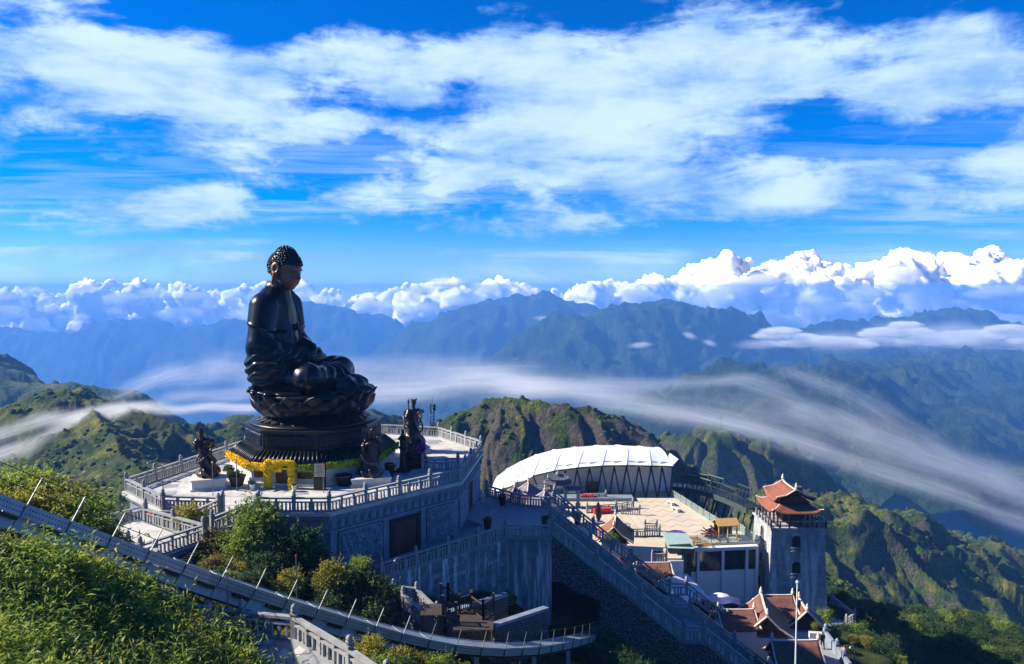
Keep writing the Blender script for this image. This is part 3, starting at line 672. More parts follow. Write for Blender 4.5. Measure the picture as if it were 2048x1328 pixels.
def frieze(a, b, n):
    """row of lotus-petal arches under the cornice"""
    global ME_FP
    a, b = Vector((*a, 0)), Vector((*b, 0)); d = (b - a); L = d.length; d.normalize(); nn = Vector((d.y, -d.x, 0)); w = L / n
    for i in range(n):
        c = a + d * (w * (i + .5)); mb = MB(); N = 9; outl = []
        for k in range(N + 1):
            t = math.pi * k / N; outl.append((math.cos(t) * w * .44, math.sin(t) ** .8 * .62))
        for (sc_, o1, o2) in ((1.0, .02, .10), (.68, .10, .17)):
            vs = []
            for oo in (o1, o2):
                vs += [tuple(c + d * (x * sc_) + nn * oo + Vector((0, 0, -1.52 + .06 + z * sc_))) for x, z in outl]
            m = N + 1; mb.add(vs, [tuple(range(m, 2 * m))[::-1], ] + [(k, k + 1, k + 1 + m, k + m) for k in range(N)] + [(m - 1, 0, m, 2 * m - 1)])
        part(mb, 'frieze_petal', M_STONE, podium)
def blocks(a, b, z0, z1, skip, bw=.92, bh=.44, root=None, mat=None, out=.022):
    """coursed ashlar, each block a part standing proud of the joints; skip: (u0, u1, z0, z1) openings"""
    root = root or podium; a, b = Vector((*a[:2], 0)), Vector((*b[:2], 0)); d = b - a; L = d.length; d.normalize(); nn = Vector((d.y, -d.x, 0)); rz = math.atan2(d.y, d.x)
    k = 0; z = z0; me = {}; vs_ = [mat] * 3 if mat and mat not in BLOCKM else BLOCKM.get(mat or M_STONE)
    while z + bh <= z1 + .01:
        u = -(bw / 2 if k % 2 else 0.0)
        while u < L:
            u0, u1 = max(u, 0), min(u + bw, L)
            if u1 - u0 > .15 and not any(u0 < s1 - .02 and u1 > s0 + .02 and z < t1 - .02 and z + bh > t0 + .02 for s0, s1, t0, t1 in skip):
                w = round(u1 - u0, 2)
                q = rr_.choice((0, 0, 1, 2)); 
                if (w, q) not in me: me[(w, q)] = MB().box((0, 0, 0), (w - .045, out * 2, bh - .04)).mesh('stone_block', vs_[q])
                link('stone_block', me[(w, q)], root, a + d * ((u0 + u1) / 2) + nn * rr_.uniform(0, .03) + Vector((0, 0, z + bh / 2)) - root.location, rz)
            u += bw
        z += bh; k += 1
def lerp2(a, b, f): return (a[0] + (b[0] - a[0]) * f, a[1] + (b[1] - a[1]) * f)
def double_door(a, b, z0, z1, root, n_leaf=2):
    """two carved leaves in a deep frame"""
    A, B = Vector((*a, 0)), Vector((*b, 0)); d = (B - A); L = d.length; d.normalize(); nn = Vector((d.y, -d.x, 0)); up = Vector((0, 0, 1))
    fr = MB().bar(A + nn * .1 + up * z0, A + nn * .1 + up * z1, .3, .22, up=tuple(nn)).bar(B + nn * .1 + up * z0, B + nn * .1 + up * z1, .3, .22, up=tuple(nn)).bar(A - d * .15 + nn * .1 + up * (z1 + .12), B + d * .15 + nn * .1 + up * (z1 + .12), .3, .24)
    part(fr, 'door_frame', M_DARK, root)
    for i in range(n_leaf):
        u0 = .13 + (L - .26) * i / n_leaf + .012; u1 = .13 + (L - .26) * (i + 1) / n_leaf - .012; m = (u0 + u1) / 2
        lf = part(MB().bar(A + d * m + nn * .05 + up * z0, A + d * m + nn * .05 + up * (z1 - .005), u1 - u0, .1, up=tuple(nn)), 'door', M_DOOR, root)
        for f0, f1 in ((.06, .40), (.45, .62), (.67, .95)):
            c0 = A + d * m + nn * .115 + up * (z0 + (z1 - z0) * f0); c1 = A + d * m + nn * .115 + up * (z0 + (z1 - z0) * f1)
            e = part(MB().bar(c0, c1, (u1 - u0) * .74, .03, up=tuple(nn)), 'panel', M_DOOR, root); e.parent = lf
A_, B_, C_, D_ = WALL[3], WALL[2], WALL[4], WALL[5]
L1 = math.dist(A_, C_)
blocks(A_, C_, -5.3, -1.8, [(L1 * .05, L1 * .385, -4.9, -1.8), (L1 * .43, L1 * .68, -6, -2.1), (L1 * .72, L1 * .97, -4.9, -1.8)])
blocks(B_, A_, -7.0, -1.8, [(.5, 3.4, -5.2, -1.8)])
L2 = math.dist(C_, D_)
blocks(C_, D_, -5.3, -1.8, [(L2 * .05, L2 * .40, -4.9, -1.8), (L2 * .42, L2 * .60, -6, -2.1), (L2 * .63, L2 * .97, -4.9, -1.8)])
relief(podium, lerp2(A_, C_, .065), lerp2(A_, C_, .37), -4.8, -1.95, .30, 11, M_STONE)
relief(podium, lerp2(A_, C_, .735), lerp2(A_, C_, .955), -4.8, -1.95, .30, 23, M_STONE)
relief(podium, lerp2(B_, A_, .14), lerp2(B_, A_, .86), -5.1, -1.95, .30, 31, M_STONE)
relief(podium, lerp2(C_, D_, .07), lerp2(C_, D_, .39), -4.8, -1.95, .17, 41, M_STONE)
relief(podium, lerp2(C_, D_, .65), lerp2(C_, D_, .95), -4.8, -1.95, .17, 47, M_STONE)
frieze(A_, C_, 18); frieze(B_, A_, 5); frieze(C_, D_, 17)
for (a, b, fs) in ((A_, C_, (.02, .40, .70, .98)), (C_, D_, (.41, .62, .985)), (B_, A_, (.03,))):
    for f in fs:
        p = lerp2(a, b, f); rz = math.atan2(b[1] - a[1], b[0] - a[0])
        part(MB().box((p[0], p[1], -3.5), (.5, .34, 3.8), rz).box((p[0], p[1], -1.69), (.62, .46, .18), rz).box((p[0], p[1], -5.2), (.62, .46, .5), rz), 'pilaster', M_STONE, podium)
double_door(lerp2(A_, C_, .45), lerp2(A_, C_, .66), -5.2, -2.25, podium)
double_door(lerp2(C_, D_, .44), lerp2(C_, D_, .58), -4.6, -2.2, podium)
rz = math.atan2(D_[1] - C_[1], D_[0] - C_[0]); pd = lerp2(C_, D_, .51)
for k in range(5):   # steps up to the side door
    part(MB().box((pd[0] + .35 + .3 * k, pd[1], -5.2 + (.62 - .12 * k) / 2), (.6, 6.5 - .1 * k, .62 - .12 * k), rz - math.pi / 2), 'step', M_STONE, podium)

# railings of the terrace
e = inset(OCT, .22); z3 = lambda p, z=0.0: (p[0], p[1], z)
balustrade([z3(e[0], .02), z3(e[1], .02)], 'short sunlit stone balustrade at the far left corner of the statue terrace')
balustrade([z3(e[8], .02), z3(e[0], .02)], 'long stone balustrade along the left edge of the statue terrace, casting its shadow inward')
balustrade([z3(e[1], .02), (-22.6, e[2][1], .02)], 'stone balustrade on the terrace edge behind the yellow bush')
balustrade([(-19.8, e[2][1], .02), z3(e[3], .02)], 'short stone balustrade in front of the flower arch')
balustrade([z3(e[3], .02), z3(e[4], .02)], 'stone balustrade above the double door of the carved terrace wall', ends=(False, True))
balustrade([z3(e[4], .02), z3(e[5], .02)], 'shaded stone balustrade on the right side of the statue terrace', ends=(False, True))
balustrade([z3(e[5], .02), z3(e[6], .02), z3(e[7], .02)], 'bright sunlit stone balustrade at the back right of the statue terrace', ends=(False, False))
balustrade([z3(e[7], .02), z3(e[8], .02)], 'stone balustrade behind the statue on the rear edge', ends=(True, False))
balustrade([(-5.2, 72.2, .02), (-8.5, 71.4, .02)], 'short inner stone balustrade between the front right corner and the lantern', post=3.4)

# ---------------------------------------------------------------- lower terrace round the carved wall
LOW = [(-10.6, 58.0), (-.45, 67.7), (3.6, 67.7), (4.2, 77.3), (.8, 78.4), (-2.7, 82.2), (-7, 82), (-14.6, 60)]
ltz = -5.3
low = thing('lower_terrace', 'shaded lower stone terrace around the foot of the carved wall', 'terrace', (0, 70, -12))
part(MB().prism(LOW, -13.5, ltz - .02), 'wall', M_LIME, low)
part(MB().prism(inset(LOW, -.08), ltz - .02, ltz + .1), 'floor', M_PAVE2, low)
ltz += .1
slabs2 = []
for i in range(-12, 12):
    for j in range(-14, 14):
        x, y = 0 + i * 1.0 + .5 * (j % 2), 72 + j * 1.0
        if all(inside((x + u, y + v), inset(LOW, .25)) for u in (-.5, .5) for v in (-.5, .5)): slabs2.append((x, y))
fl = [c for c in low.children if c.name.startswith('floor')][0]; ME_S2 = MB().box((0, 0, .008), (.985, .985, .016)).mesh('paving_slab', M_PAVE2)
for x, y in slabs2:
    if x > -7: link('paving_slab', ME_S2, fl, Vector((x, y, ltz)) - low.location)
LIN = [(-10.4, 58.3), (-.55, 67.9), (3.5, 67.9)]
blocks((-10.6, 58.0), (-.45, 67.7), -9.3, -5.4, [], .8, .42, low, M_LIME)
balustrade([(-10.3, 58.5, ltz), (-.6, 67.95, ltz)], 'stone balustrade on the whitewashed wall below the carved doors')
balustrade([(-.6, 67.95, ltz), (3.35, 67.95, ltz)], 'straight stone balustrade above the rubble wall next to the stair head', ends=(False, True))
balustrade([(-2.7, 81.8, ltz), (.8, 78.1, ltz), (4.2, 77.1, ltz)], 'stone balustrade at the far corner of the lower terrace before the market tents')

# ---------------------------------------------------------------- grand staircase going down to the right
SX0, SX1, SX2, SX3 = 4.0, 15.8, 17.8, 31.0; SZ0, SZ1, SZ2 = ltz, -15.1, -25.6; SY0, SY1 = 68.3, 78.9
stair = thing('grand_staircase', 'wide stone staircase descending from the lower terrace to the right', 'staircase', (10, 72.5, -20))
def flight(x0, z0, x1, z1, n):
    for i in range(n):
        xa = x0 + (x1 - x0) * i / n; xb = x0 + (x1 - x0) * (i + 1) / n; zt = z0 + (z1 - z0) * (i + 1) / n
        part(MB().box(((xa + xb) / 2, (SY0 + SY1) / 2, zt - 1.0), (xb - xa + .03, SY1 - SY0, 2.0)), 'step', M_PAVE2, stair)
flight(SX0, SZ0, SX1, SZ1, 40); flight(SX2, SZ1, SX3, SZ2, 40)
part(MB().box(((SX1 + SX2) / 2, (SY0 + SY1) / 2, SZ1 - 1), (SX2 - SX1, SY1 - SY0, 2)), 'landing', M_PAVE2, stair)
# rubble flank with the tunnel mouth: mortar body, stones proud of it
def flank_top(x):
    if x < SX0: return SZ0 - .15
    if x < SX1: return SZ0 + (SZ1 - SZ0) * (x - SX0) / (SX1 - SX0) - .3
    if x < SX2: return SZ1 - .3
    return SZ1 + (SZ2 - SZ1) * (x - SX2) / (SX3 - SX2) - .3
TUN = (3.1, 8.0)
def tun_top(x): f = (x - TUN[0]) / (TUN[1] - TUN[0]); return -9.9 + .5 * math.sin(math.pi * min(1, f * 1.5 + .15)) - 1.4 * f ** 2
fw = MB(); xs_ = [-.5] + list(np.linspace(0, 31, 63)); FY = 68.0
for xa, xb in zip(xs_[:-1], xs_[1:]):
    ta, tb = flank_top(xa), flank_top(xb); zb = -30
    if xb > TUN[0] and xa < TUN[1]: zb = tun_top((xa + xb) / 2)
    fw.add([(xa, FY, zb), (xb, FY, zb), (xb, FY, tb), (xa, FY, ta), (xa, FY + 1.2, zb), (xb, FY + 1.2, zb), (xb, FY + 1.2, tb), (xa, FY + 1.2, ta)],
           [(0, 1, 2, 3), (4, 7, 6, 5), (0, 4, 5, 1), (3, 2, 6, 7)])
part(fw, 'side_wall', M_MORTAR, stair)
tn = MB().box((TUN[0] - .2, FY + 4, -14), (.4, 7, 10)).box((TUN[1] + .2, FY + 4, -14), (.4, 7, 10)).box((5.5, FY + 7.2, -14), (5.2, .4, 10)).box((5.5, FY + 4, -8.9), (5.2, 6.4, .4))
part(tn, 'tunnel_lining', M_MORTAR, stair)
V1, F1 = ico(1); Vs, Fs, k = [], [], 0; rg = np.random.default_rng(12)
for x in np.arange(-.4, 24, .27):
    for z in np.arange(-22, -5.4, .25):
        xx, zz = x + rg.uniform(-.08, .08), z + rg.uniform(-.08, .08)
        if zz > flank_top(xx) - .12 or zz < flank_top(xx) - 11: continue
        if TUN[0] - .05 < xx < TUN[1] + .05 and zz < tun_top(min(max(xx, TUN[0]), TUN[1])) + .1: continue
        Vs.append(V1 * np.array([rg.uniform(.11, .18), rg.uniform(.05, .12), rg.uniform(.09, .15)]) * (1 + rg.uniform(-.22, .22, (len(V1), 1))) + np.array([xx, FY - .02, zz]) - np.array(stair.location)); Fs.append(F1 + k); k += len(V1)
o = link('wall_stone', np_mesh('wall_stone', np.concatenate(Vs), np.concatenate(Fs), M_RUBBLE, False), stair); tag(o, kind='stuff')
rows = ((SY0 + .1, 'nearest, rubble-flanked stone balustrade of the grand staircase', False), ((SY0 + SY1) / 2, 'middle stone balustrade dividing the grand staircase', True), (SY1 - .1, 'farthest stone balustrade of the grand staircase, beside the square', False))
for y, lb, pn in rows:
    XO = .8 if y > 76 else 0.0
    balustrade([(SX0 - .3 + XO, y, SZ0 + .02), (SX1 + .1 + XO, y, SZ1 + .05)], lb + ', upper flight', post=4.0, gap=.42, s=1.18, panel=pn)
    balustrade([(SX1 + .35 + XO, y, SZ1), (SX2 - .35 + XO, y, SZ1)], lb + ', on the landing', post=4.0, gap=.3, s=1.18, panel=pn, ends=(False, False))
    balustrade([(SX2 - .1 + XO, y, SZ1 + .05), (SX3 + XO, y, SZ2 + .05)], lb + ', lower flight', post=4.0, gap=.42, s=1.18, panel=pn)

# ---------------------------------------------------------------- landing and steps left of the terrace
LZ = -.6
LAND = [(-28.3, 57.6), (-30.4, 53.4), (-24.4, 48.8), (-21.9, 53.4)]
landing = thing('stone_landing', 'pale sunlit stone landing below the left corner of the statue terrace', 'landing', (-26, 53, -4))
part(MB().prism(LAND, -7, LZ - .03), 'wall', M_STONE, landing)
lf = part(MB().prism(inset(LAND, -.12), LZ - .03, LZ + .05), 'floor', M_PAVE, landing)
ME_S3 = MB().box((0, 0, .008), (.975, .575, .016)).mesh('paving_slab', M_PAVE); a3 = math.atan2(53.4 - 57.6, -21.9 + 28.3); c3, s3 = math.cos(a3), math.sin(a3)
for i in range(-9, 10):
    for j in range(-14, 14):
        lx, ly = i * .99 + .5 * (j % 2), j * .59; x, y = -26.2 + lx * c3 - ly * s3, 53.3 + lx * s3 + ly * c3
        if all(inside((x + u, y + v), LAND) for u in (-.4, .4) for v in (-.4, .4)): link('paving_slab', ME_S3, lf, Vector((x, y, LZ + .05)) - landing.location, a3)
LZ += .066
balustrade([(-28.2, 57.4, LZ), (-22.1, 53.45, LZ)], 'cream sunlit stone balustrade at the back of the pale landing', gap=.36)
balustrade([(-22.15, 53.2, LZ), (-24.5, 49.1, LZ)], 'stone balustrade on the right side of the pale landing', ends=(False, True))
balustrade([(-24.7, 49.2, LZ), (-30.2, 53.5, LZ)], 'stone balustrade on the near side of the pale landing behind the coaster track', ends=(False, True))
st2 = thing('stone_steps', 'flight of stone steps going down left from the pale landing', 'steps', (-31.5, 56, -5))
for k in range(8):
    part(MB().box((-29.6 - .5 * k, 55.9 + .10 * k, LZ - .16 * (k + 1) - .9), (.53, 4.2, 1.8), R(-12)), 'step', M_PAVE, st2)
balustrade([(-28.7, 58.5, LZ - .1), (-33.8, 59.4, LZ - 1.5)], 'stone balustrade on the far side of the steps left of the landing')
balustrade([(-30.5, 53.8, LZ - .2), (-34.2, 54.6, LZ - 1.5)], 'low stone balustrade on the near side of the steps left of the landing', s=.8)
st3 = thing('stone_steps', 'short stone stair from the statue terrace down to the landing beside the yellow bush', 'steps', (-22, 57, -3))
for k in range(4):
    part(MB().box((-21.4 - .25 * k, 57.9 - .42 * k, -.16 * (k + 1) - .8), (2.6, .46, 1.6), R(30)), 'step', M_PAVE, st3)
balustrade([(-22.9, 58.3, -.05), (-24.3, 56.6, LZ + .02)], 'left handrail balustrade of the short stair by the yellow bush', post=2.5, s=.95)
balustrade([(-19.9, 58.2, -.05), (-22.2, 55.2, LZ + .02)], 'right handrail balustrade of the short stair by the round green bush', post=4, s=.95)

# path from the landing towards the viewer, under the track
pth = thing('stone_path', 'blue-grey paved footpath curving under the track to the viewer', 'path', (-16, 40, -2))
for k in range(len(PATH) - 1):
    a, b = PATH[k]; c, d = PATH[k + 1]
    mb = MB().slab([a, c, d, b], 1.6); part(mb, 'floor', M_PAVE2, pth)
    n = 7 if k > 1 else 4; w = 6 if k > 1 else 4
    for i in range(n):
        for j in range(w):
            q = lambda f, g: Vector(a).lerp(Vector(b), g).lerp(Vector(c).lerp(Vector(d), g), f)
            e0, e1, g0, g1 = (i + .02) / n, (i + .98) / n, (j + .02) / w, (j + .98) / w; up = Vector((0, 0, .02 + rr_.uniform(0, .006)))
            part(MB().slab([q(e0, g0) + up, q(e1, g0) + up, q(e1, g1) + up, q(e0, g1) + up], .05), 'paving_slab', M_PAVE2 if (i * 3 + j * 5 + k) % 4 else M_PAVE, pth)
RP = [(-23.3, 48.6, LZ), (-20.1, 42.6, .08), (-16.5, 36.9, .73), (-12.7, 34.8, 1.2), (-10.0, 34.0, 1.33)]
balustrade(RP, 'heavy blue-grey stone balustrade along the footpath below the track', gap=.38, post=3.4, s=1.0)
balustrade([(-10.0, 34.0, 1.33), (-6.8, 30.9, 1.33), (-4.9, 28.8, 1.33)], 'nearest stone balustrade with a broad coping lit by the sun', gap=.40, post=4.3, s=1.0, ends=(False, True))
balustrade([(-25.9, 50.3, LZ), (-23.4, 44.3, .08), (-20.3, 39.5, .6)], 'shaded stone balustrade on the left of the footpath behind the thicket', gap=.38)
# small stair by the wooden platform
S1 = [at(787, 1196, Y=57), at(833, 1202, Y=57), at(874, 1242, Y=55)]; S2 = [at(806, 1212, Y=55.5), at(850, 1256, Y=53.8)]
sm = thing('stone_steps', 'small shaded stone stair below the carved wall leading to the wooden platform', 'steps', S1[1] - Vector((0, 0, 3)))
for k in range(9):
    f = k / 8; p = S1[1].lerp(S1[2], f); q = S2[0].lerp(S2[1], f); c = (p + q) / 2; rz = math.atan2(p.y - q.y, p.x - q.x)
    part(MB().box((c.x, c.y, c.z - 1.05), ((p - q).length - .2, .36, 2), rz), 'step', M_STONE, sm)  # darker stone painted in for the shade over this stair
balustrade(S1, 'small stone balustrade at the top of the stair by the wooden platform', s=.9)
balustrade(S2, 'small stone handrail on the near side of the stair by the wooden platform', s=.9)
# ================================================================ the seated statue
M_BRONZE = pbr('dark_bronze', (.017, .018, .022), .26, .7, var=.35, scale=.9, bump=.10, bscale=4, spec=.6)
M_BRONZE2 = pbr('cast_bronze_ornament', (.019, .018, .020), .34, .7, var=.4, scale=3, bump=.35, bscale=8, spec=.6)
M_COPPER = pbr('copper_skin', (.19, .088, .058), .45, .4, var=.25, scale=1.2, bump=.05)
M_HAIR = pbr('black_hair', (.012, .012, .014), .38, .4, var=.2, bump=0)
M_GUARD = pbr('brown_bronze', (.060, .041, .037), .34, .8, var=.45, scale=3, bump=.2, bscale=10, spec=.6)
M_BLACKP = pbr('black_plinth', (.020, .020, .022), .35, .5, var=.3, scale=2, bump=.08)
M_WSTONE = pbr('pale_stone', (.50, .50, .48), .7, var=.2, scale=1.5, bump=.12)
def s_ell(x, y, z, c, r):
    q = np.sqrt(((x - c[0]) / r[0]) ** 2 + ((y - c[1]) / r[1]) ** 2 + ((z - c[2]) / r[2]) ** 2); return (q - 1) * min(r) * .5 + (q - 1) * .5 * (r[0] * r[1] * r[2]) ** (1 / 3)
def s_cap(x, y, z, a, b, ra, rb):
    dx_, dy_, dz_ = b[0] - a[0], b[1] - a[1], b[2] - a[2]; L2 = dx_ * dx_ + dy_ * dy_ + dz_ * dz_
    t = np.clip(((x - a[0]) * dx_ + (y - a[1]) * dy_ + (z - a[2]) * dz_) / L2, 0, 1)
    return np.sqrt((x - a[0] - t * dx_) ** 2 + (y - a[1] - t * dy_) ** 2 + (z - a[2] - t * dz_) ** 2) - (ra + (rb - ra) * t)
def sm_all(ds, k):
    d = ds[0]
    for e in ds[1:]: d = smin(d, e, k)
    return d
def mask(v, a, b): return smooth01((v - a) / (b - a))
def body_sdf(x, y, z):
    ay = np.abs(y); sgn = np.where(y < 0, -1.0, 1.0)
    torso = sm_all([s_ell(x, y, z, (-3.15, 0, 7.0), (1.75, 2.75, 2.55)), s_ell(x, y, z, (-3.05, 0, 4.3), (1.9, 2.5, 3.0)), s_ell(x, y, z, (-2.9, 0, 1.5), (2.4, 3.7, 1.9)), s_ell(x, y, z, (-3.75, 0, 3.9), (1.45, 3.0, 4.8))], .7)
    neck = s_cap(x, y, z, (-3.1, 0, 8.6), (-2.95, 0, 10.9), 1.35, 1.08)
    arm = sm_all([s_cap(x, ay, z, (-3.2, .2, 9.25), (-3.25, 2.3, 8.15), 1.15, 1.15), s_cap(x, ay, z, (-3.25, 2.5, 7.9), (-3.25, 3.85, 4.6), 1.32, 1.12), s_cap(x, ay, z, (-3.2, 3.85, 4.4), (.25, .95, 3.3), 1.06, .62)], .35)
    sleeve = sm_all([s_ell(x, ay, z, (-2.7, 3.75, 2.7), (1.9, 1.25, 2.5)), s_ell(x, ay, z, (-1.2, 2.7, 2.6), (1.5, 1.3, 1.3))], .5)
    leg = sm_all([s_cap(x, ay, z, (-2.3, 1.8, 1.5), (1.5, 3.9, 1.6), 1.45, 1.38), s_cap(x, ay, z, (1.6, 3.9, 1.45), (2.8, .2, 1.35), 1.32, .92)], .35)
    lap = sm_all([s_ell(x, y, z, (1.6, 0, 1.7), (1.9, 2.2, .9)), s_ell(x, y, z, (3.1, .0, .75), (2.4, 2.7, .85)), s_ell(x, y, z, (-.8, 0, .15), (4.9, 5.3, .65)), s_ell(x, y, z, (3.6, 0, .1), (2.3, 3.6, .42))], .45)
    d = sm_all([torso, neck], .6)
    # folds
    n = fbm(x * .5 + 3, y * .5 + z * .35, 2, 6)
    r = np.sqrt((x + 3.4) ** 2 * .8 + (ay - 3.0) ** 2 * .6 + (z - 8.4) ** 2)
    sw = np.sin(2 * np.pi * (r / .86 + .7 * n + .25 * x)); sw = np.sign(sw) * np.abs(sw) ** .7
    m1 = mask(r, 3.9, 5.4) * mask(x, 1.2, .2)
    d = smin(d, arm, .30); d = smin(d, sleeve, .45); d = d - .085 * sw * m1
    front = mask(x, -2.7, -1.9) * mask(z, 2.6, 3.6) * mask(ay, .7, .95) * mask(ay, 2.7, 2.2)
    d = d - .10 * np.sin(2 * np.pi * (ay * 1.15 + (z - 6) * .12) / .46) * front
    # cape edge over the upper arm, robe opening on the breast
    ce = 6.25 + .25 * np.sin(x * 1.3 + 1) - .35 * mask(x, -2.6, -1.4)
    d = d - .13 * mask(z, ce - .04, ce + .08) * mask(ay, 1.3, 1.6) - .10 * np.exp(-((z - ce) / .12) ** 2) * mask(ay, 1.5, 1.8)
    op = .98 - .10 * np.abs(z - 7.6)
    d = d + .12 * mask(x, -2.4, -2.0) * mask(z, 5.9, 6.4) * mask(op - ay, -.05, .06) * mask(z, 10.6, 10.2)
    ang = np.arctan2(y, x + .2); rad = np.hypot(x + .2, y)
    lg = smin(leg, lap, .28)
    kn = 1 - np.exp(-(((x - 1.9) / 1.35) ** 2 + ((ay - 4.3) / 1.25) ** 2 + ((z - 2.2) / 1.6) ** 2))
    m3 = mask(x, .2, 1.4) * mask(rad, 1.4, 2.4) * kn
    fs = np.sin(ang * 21 + 2.2 * n); lg = lg - .13 * fs * m3
    # swags on the thighs and at the back hem
    d = smin(d, lg, .22)
    hem = mask(z, 1.6, .5) * mask(x, -.6, -1.6)
    d = d - .07 * np.sin(np.arctan2(y, x + 2.5) * 16 + 1.5 * n) * hem
    return np.maximum(d, -z - .05)
V, F = surface_net(body_sdf, (-5.9, -6.3, -.25), (6.3, 6.3, 10.5), .085); V = smooth_mesh(V, F, 1, .35)
FACE = R(-8)
SC = Vector((-19.2, 73.1, 0)); LOT = 7.65
statue = thing('seated_statue', 'colossal dark bronze seated Buddha with copper face on a lotus throne', 'statue', SC, FACE)
me = np_mesh('robe', V, F, M_BRONZE); me.materials.append(pbr('breast_bronze', (.075, .042, .034), .4, .6, var=.3, scale=2, bump=.1))
cen = V[F].mean(1); ay = np.abs(cen[:, 1])
skin = ((cen[:, 0] > -2.45) & (ay < .95 - .10 * np.abs(cen[:, 2] - 7.6)) & (cen[:, 2] > 6.3) & (cen[:, 2] < 10.3)) | ((cen[:, 2] > 10.05) & (np.hypot(cen[:, 0] + 2.9, cen[:, 1]) < 1.45))
me.polygons.foreach_set('material_index', skin.astype(np.int32))
OX = -.40; robe = link('robe', me, statue, (OX, 0, LOT))
kb = MB()
for a in ((-1.25, 0, 6.25), (-1.15, .16, 5.9), (-1.15, -.16, 5.9)): kb.lathe([(.05, -.2), (.2, -.1), (.22, .05), (.06, .2)], 8, (a[0], a[1], a[2]))
kb.tube([(-1.1, 0, 6.0), (-.95, .1, 5.2), (-.85, .2, 4.3)], .09); kb.tube([(-1.1, 0, 6.0), (-.95, -.12, 5.2), (-.9, -.25, 4.4)], .09)
kb.build('sash_knot', M_BRONZE, statue, True, (OX, 0, LOT))
# hands: two palms, eight fingers laid across each other, thumbs meeting in a ring
def hand_sdf(x, y, z):
    ds = []
    for s_, zz in ((-1, 3.05), (1, 3.27)):
        p = [s_ell(x, y, z, (.95, s_ * .55, zz), (.48, .62, .24)), s_cap(x, y, z, (.55, s_ * .95, zz + .05), (.0, s_ * 1.35, zz + .1), .34, .40)]
        for k in range(4):
            xx = .60 + .24 * k; l = (.78, .95, .9, .68)[k]
            p.append(np.minimum(s_cap(x, y, z, (xx, s_ * .15, zz), (xx + .02, s_ * .15 - s_ * l * .5, zz + .06), .125, .115), s_cap(x, y, z, (xx + .02, s_ * .15 - s_ * l * .5, zz + .06), (xx, s_ * .15 - s_ * l, zz), .115, .09)))
        p.append(np.minimum(s_cap(x, y, z, (.72, s_ * .85, zz + .1), (.85, s_ * .52, 3.85), .17, .14), s_cap(x, y, z, (.85, s_ * .52, 3.85), (.95, s_ * .06, 4.02), .14, .11)))
        ds.append(sm_all(p, .06))
    return np.minimum(*ds)
Vh, Fh = surface_net(hand_sdf, (-.6, -2, 2.6), (1.8, 2, 4.3), .045); link('hands', np_mesh('hands', Vh, Fh, M_COPPER), statue, (OX, 0, LOT))
# head
def head_sdf(x, y, z):
    ay = np.abs(y)
    d = sm_all([s_ell(x, y, z, (-.12, 0, 2.0), (1.58, 1.36, 1.55)), s_ell(x, y, z, (.36, 0, 1.25), (1.12, 1.12, 1.30)), s_cap(x, y, z, (.72, -.14, .42), (.72, .14, .42), .50, .50), s_ell(x, ay, z, (.62, .62, .95), (.58, .5, .62))], .28)
    d = smin(d, s_ell(x, ay, z, (1.12, .52, 2.02), (.24, .46, .13)), .14)
    nose = smin(s_cap(x, y, z, (1.36, 0, 1.95), (1.66, 0, 1.32), .10, .17), s_ell(x, ay, z, (1.50, .15, 1.27), (.16, .13, .11)), .08)
    d = smin(d, nose, .08)
    d = d + .13 * np.exp(-(((ay - .50) / .30) ** 2 + ((z - 1.86) / .085) ** 2)) * (x > .5)
    d = smin(d, s_ell(x, ay, z, (1.10, .48, 1.68), (.24, .31, .12)), .05)
    d = d + .09 * np.exp(-(((ay - .48) / .28) ** 2 + ((z - 1.585) / .03) ** 2)) * (x > .5)
    d = smin(d, s_ell(x, y, z, (1.30, 0, .92), (.16, .33, .075)), .05); d = smin(d, s_ell(x, y, z, (1.27, 0, .76), (.16, .27, .085)), .05)
    d = d + .05 * np.exp(-((y / .34) ** 2 + ((z - .845) / .025) ** 2)) * (x > .5)
    d = smin(d, s_cap(x, y, z, (-.35, 0, .9), (-.3, 0, -.9), .86, .90), .22)
    return d
tilt = Matrix.Rotation(R(9), 4, 'Y'); HP = Vector((-2.62 + OX, 0, 9.85 + LOT))
Vh, Fh = surface_net(head_sdf, (-1.9, -1.7, -.8), (2.0, 1.7, 3.8), .05)
head = link('head', np_mesh('head', Vh, Fh, M_COPPER), statue, HP); head.rotation_euler = (0, R(14), R(-12))
def ear_sdf(x, y, z):
    ay = np.abs(y)
    d = sm_all([s_ell(x, ay, z, (-.12, 1.52, 1.85), (.46, .17, .60)), s_cap(x, ay, z, (-.02, 1.52, 1.4), (.02, 1.36, .12), .24, .26)], .15)
    c = sm_all([s_ell(x, ay, z, (-.02, 1.70, 1.86), (.25, .16, .38)), s_ell(x, ay, z, (.02, 1.62, .65), (.08, .2, .45))], .1)
    return np.maximum(d, -c)
for sd_ in (-1, 1):
    Ve, Fe = surface_net(ear_sdf, (-.8, 1.0 if sd_ > 0 else -2.0, -.3), (.6, 2.0 if sd_ > 0 else -1.0, 2.8), .045); link('ear', np_mesh('ear', Ve, Fe, M_COPPER), head)
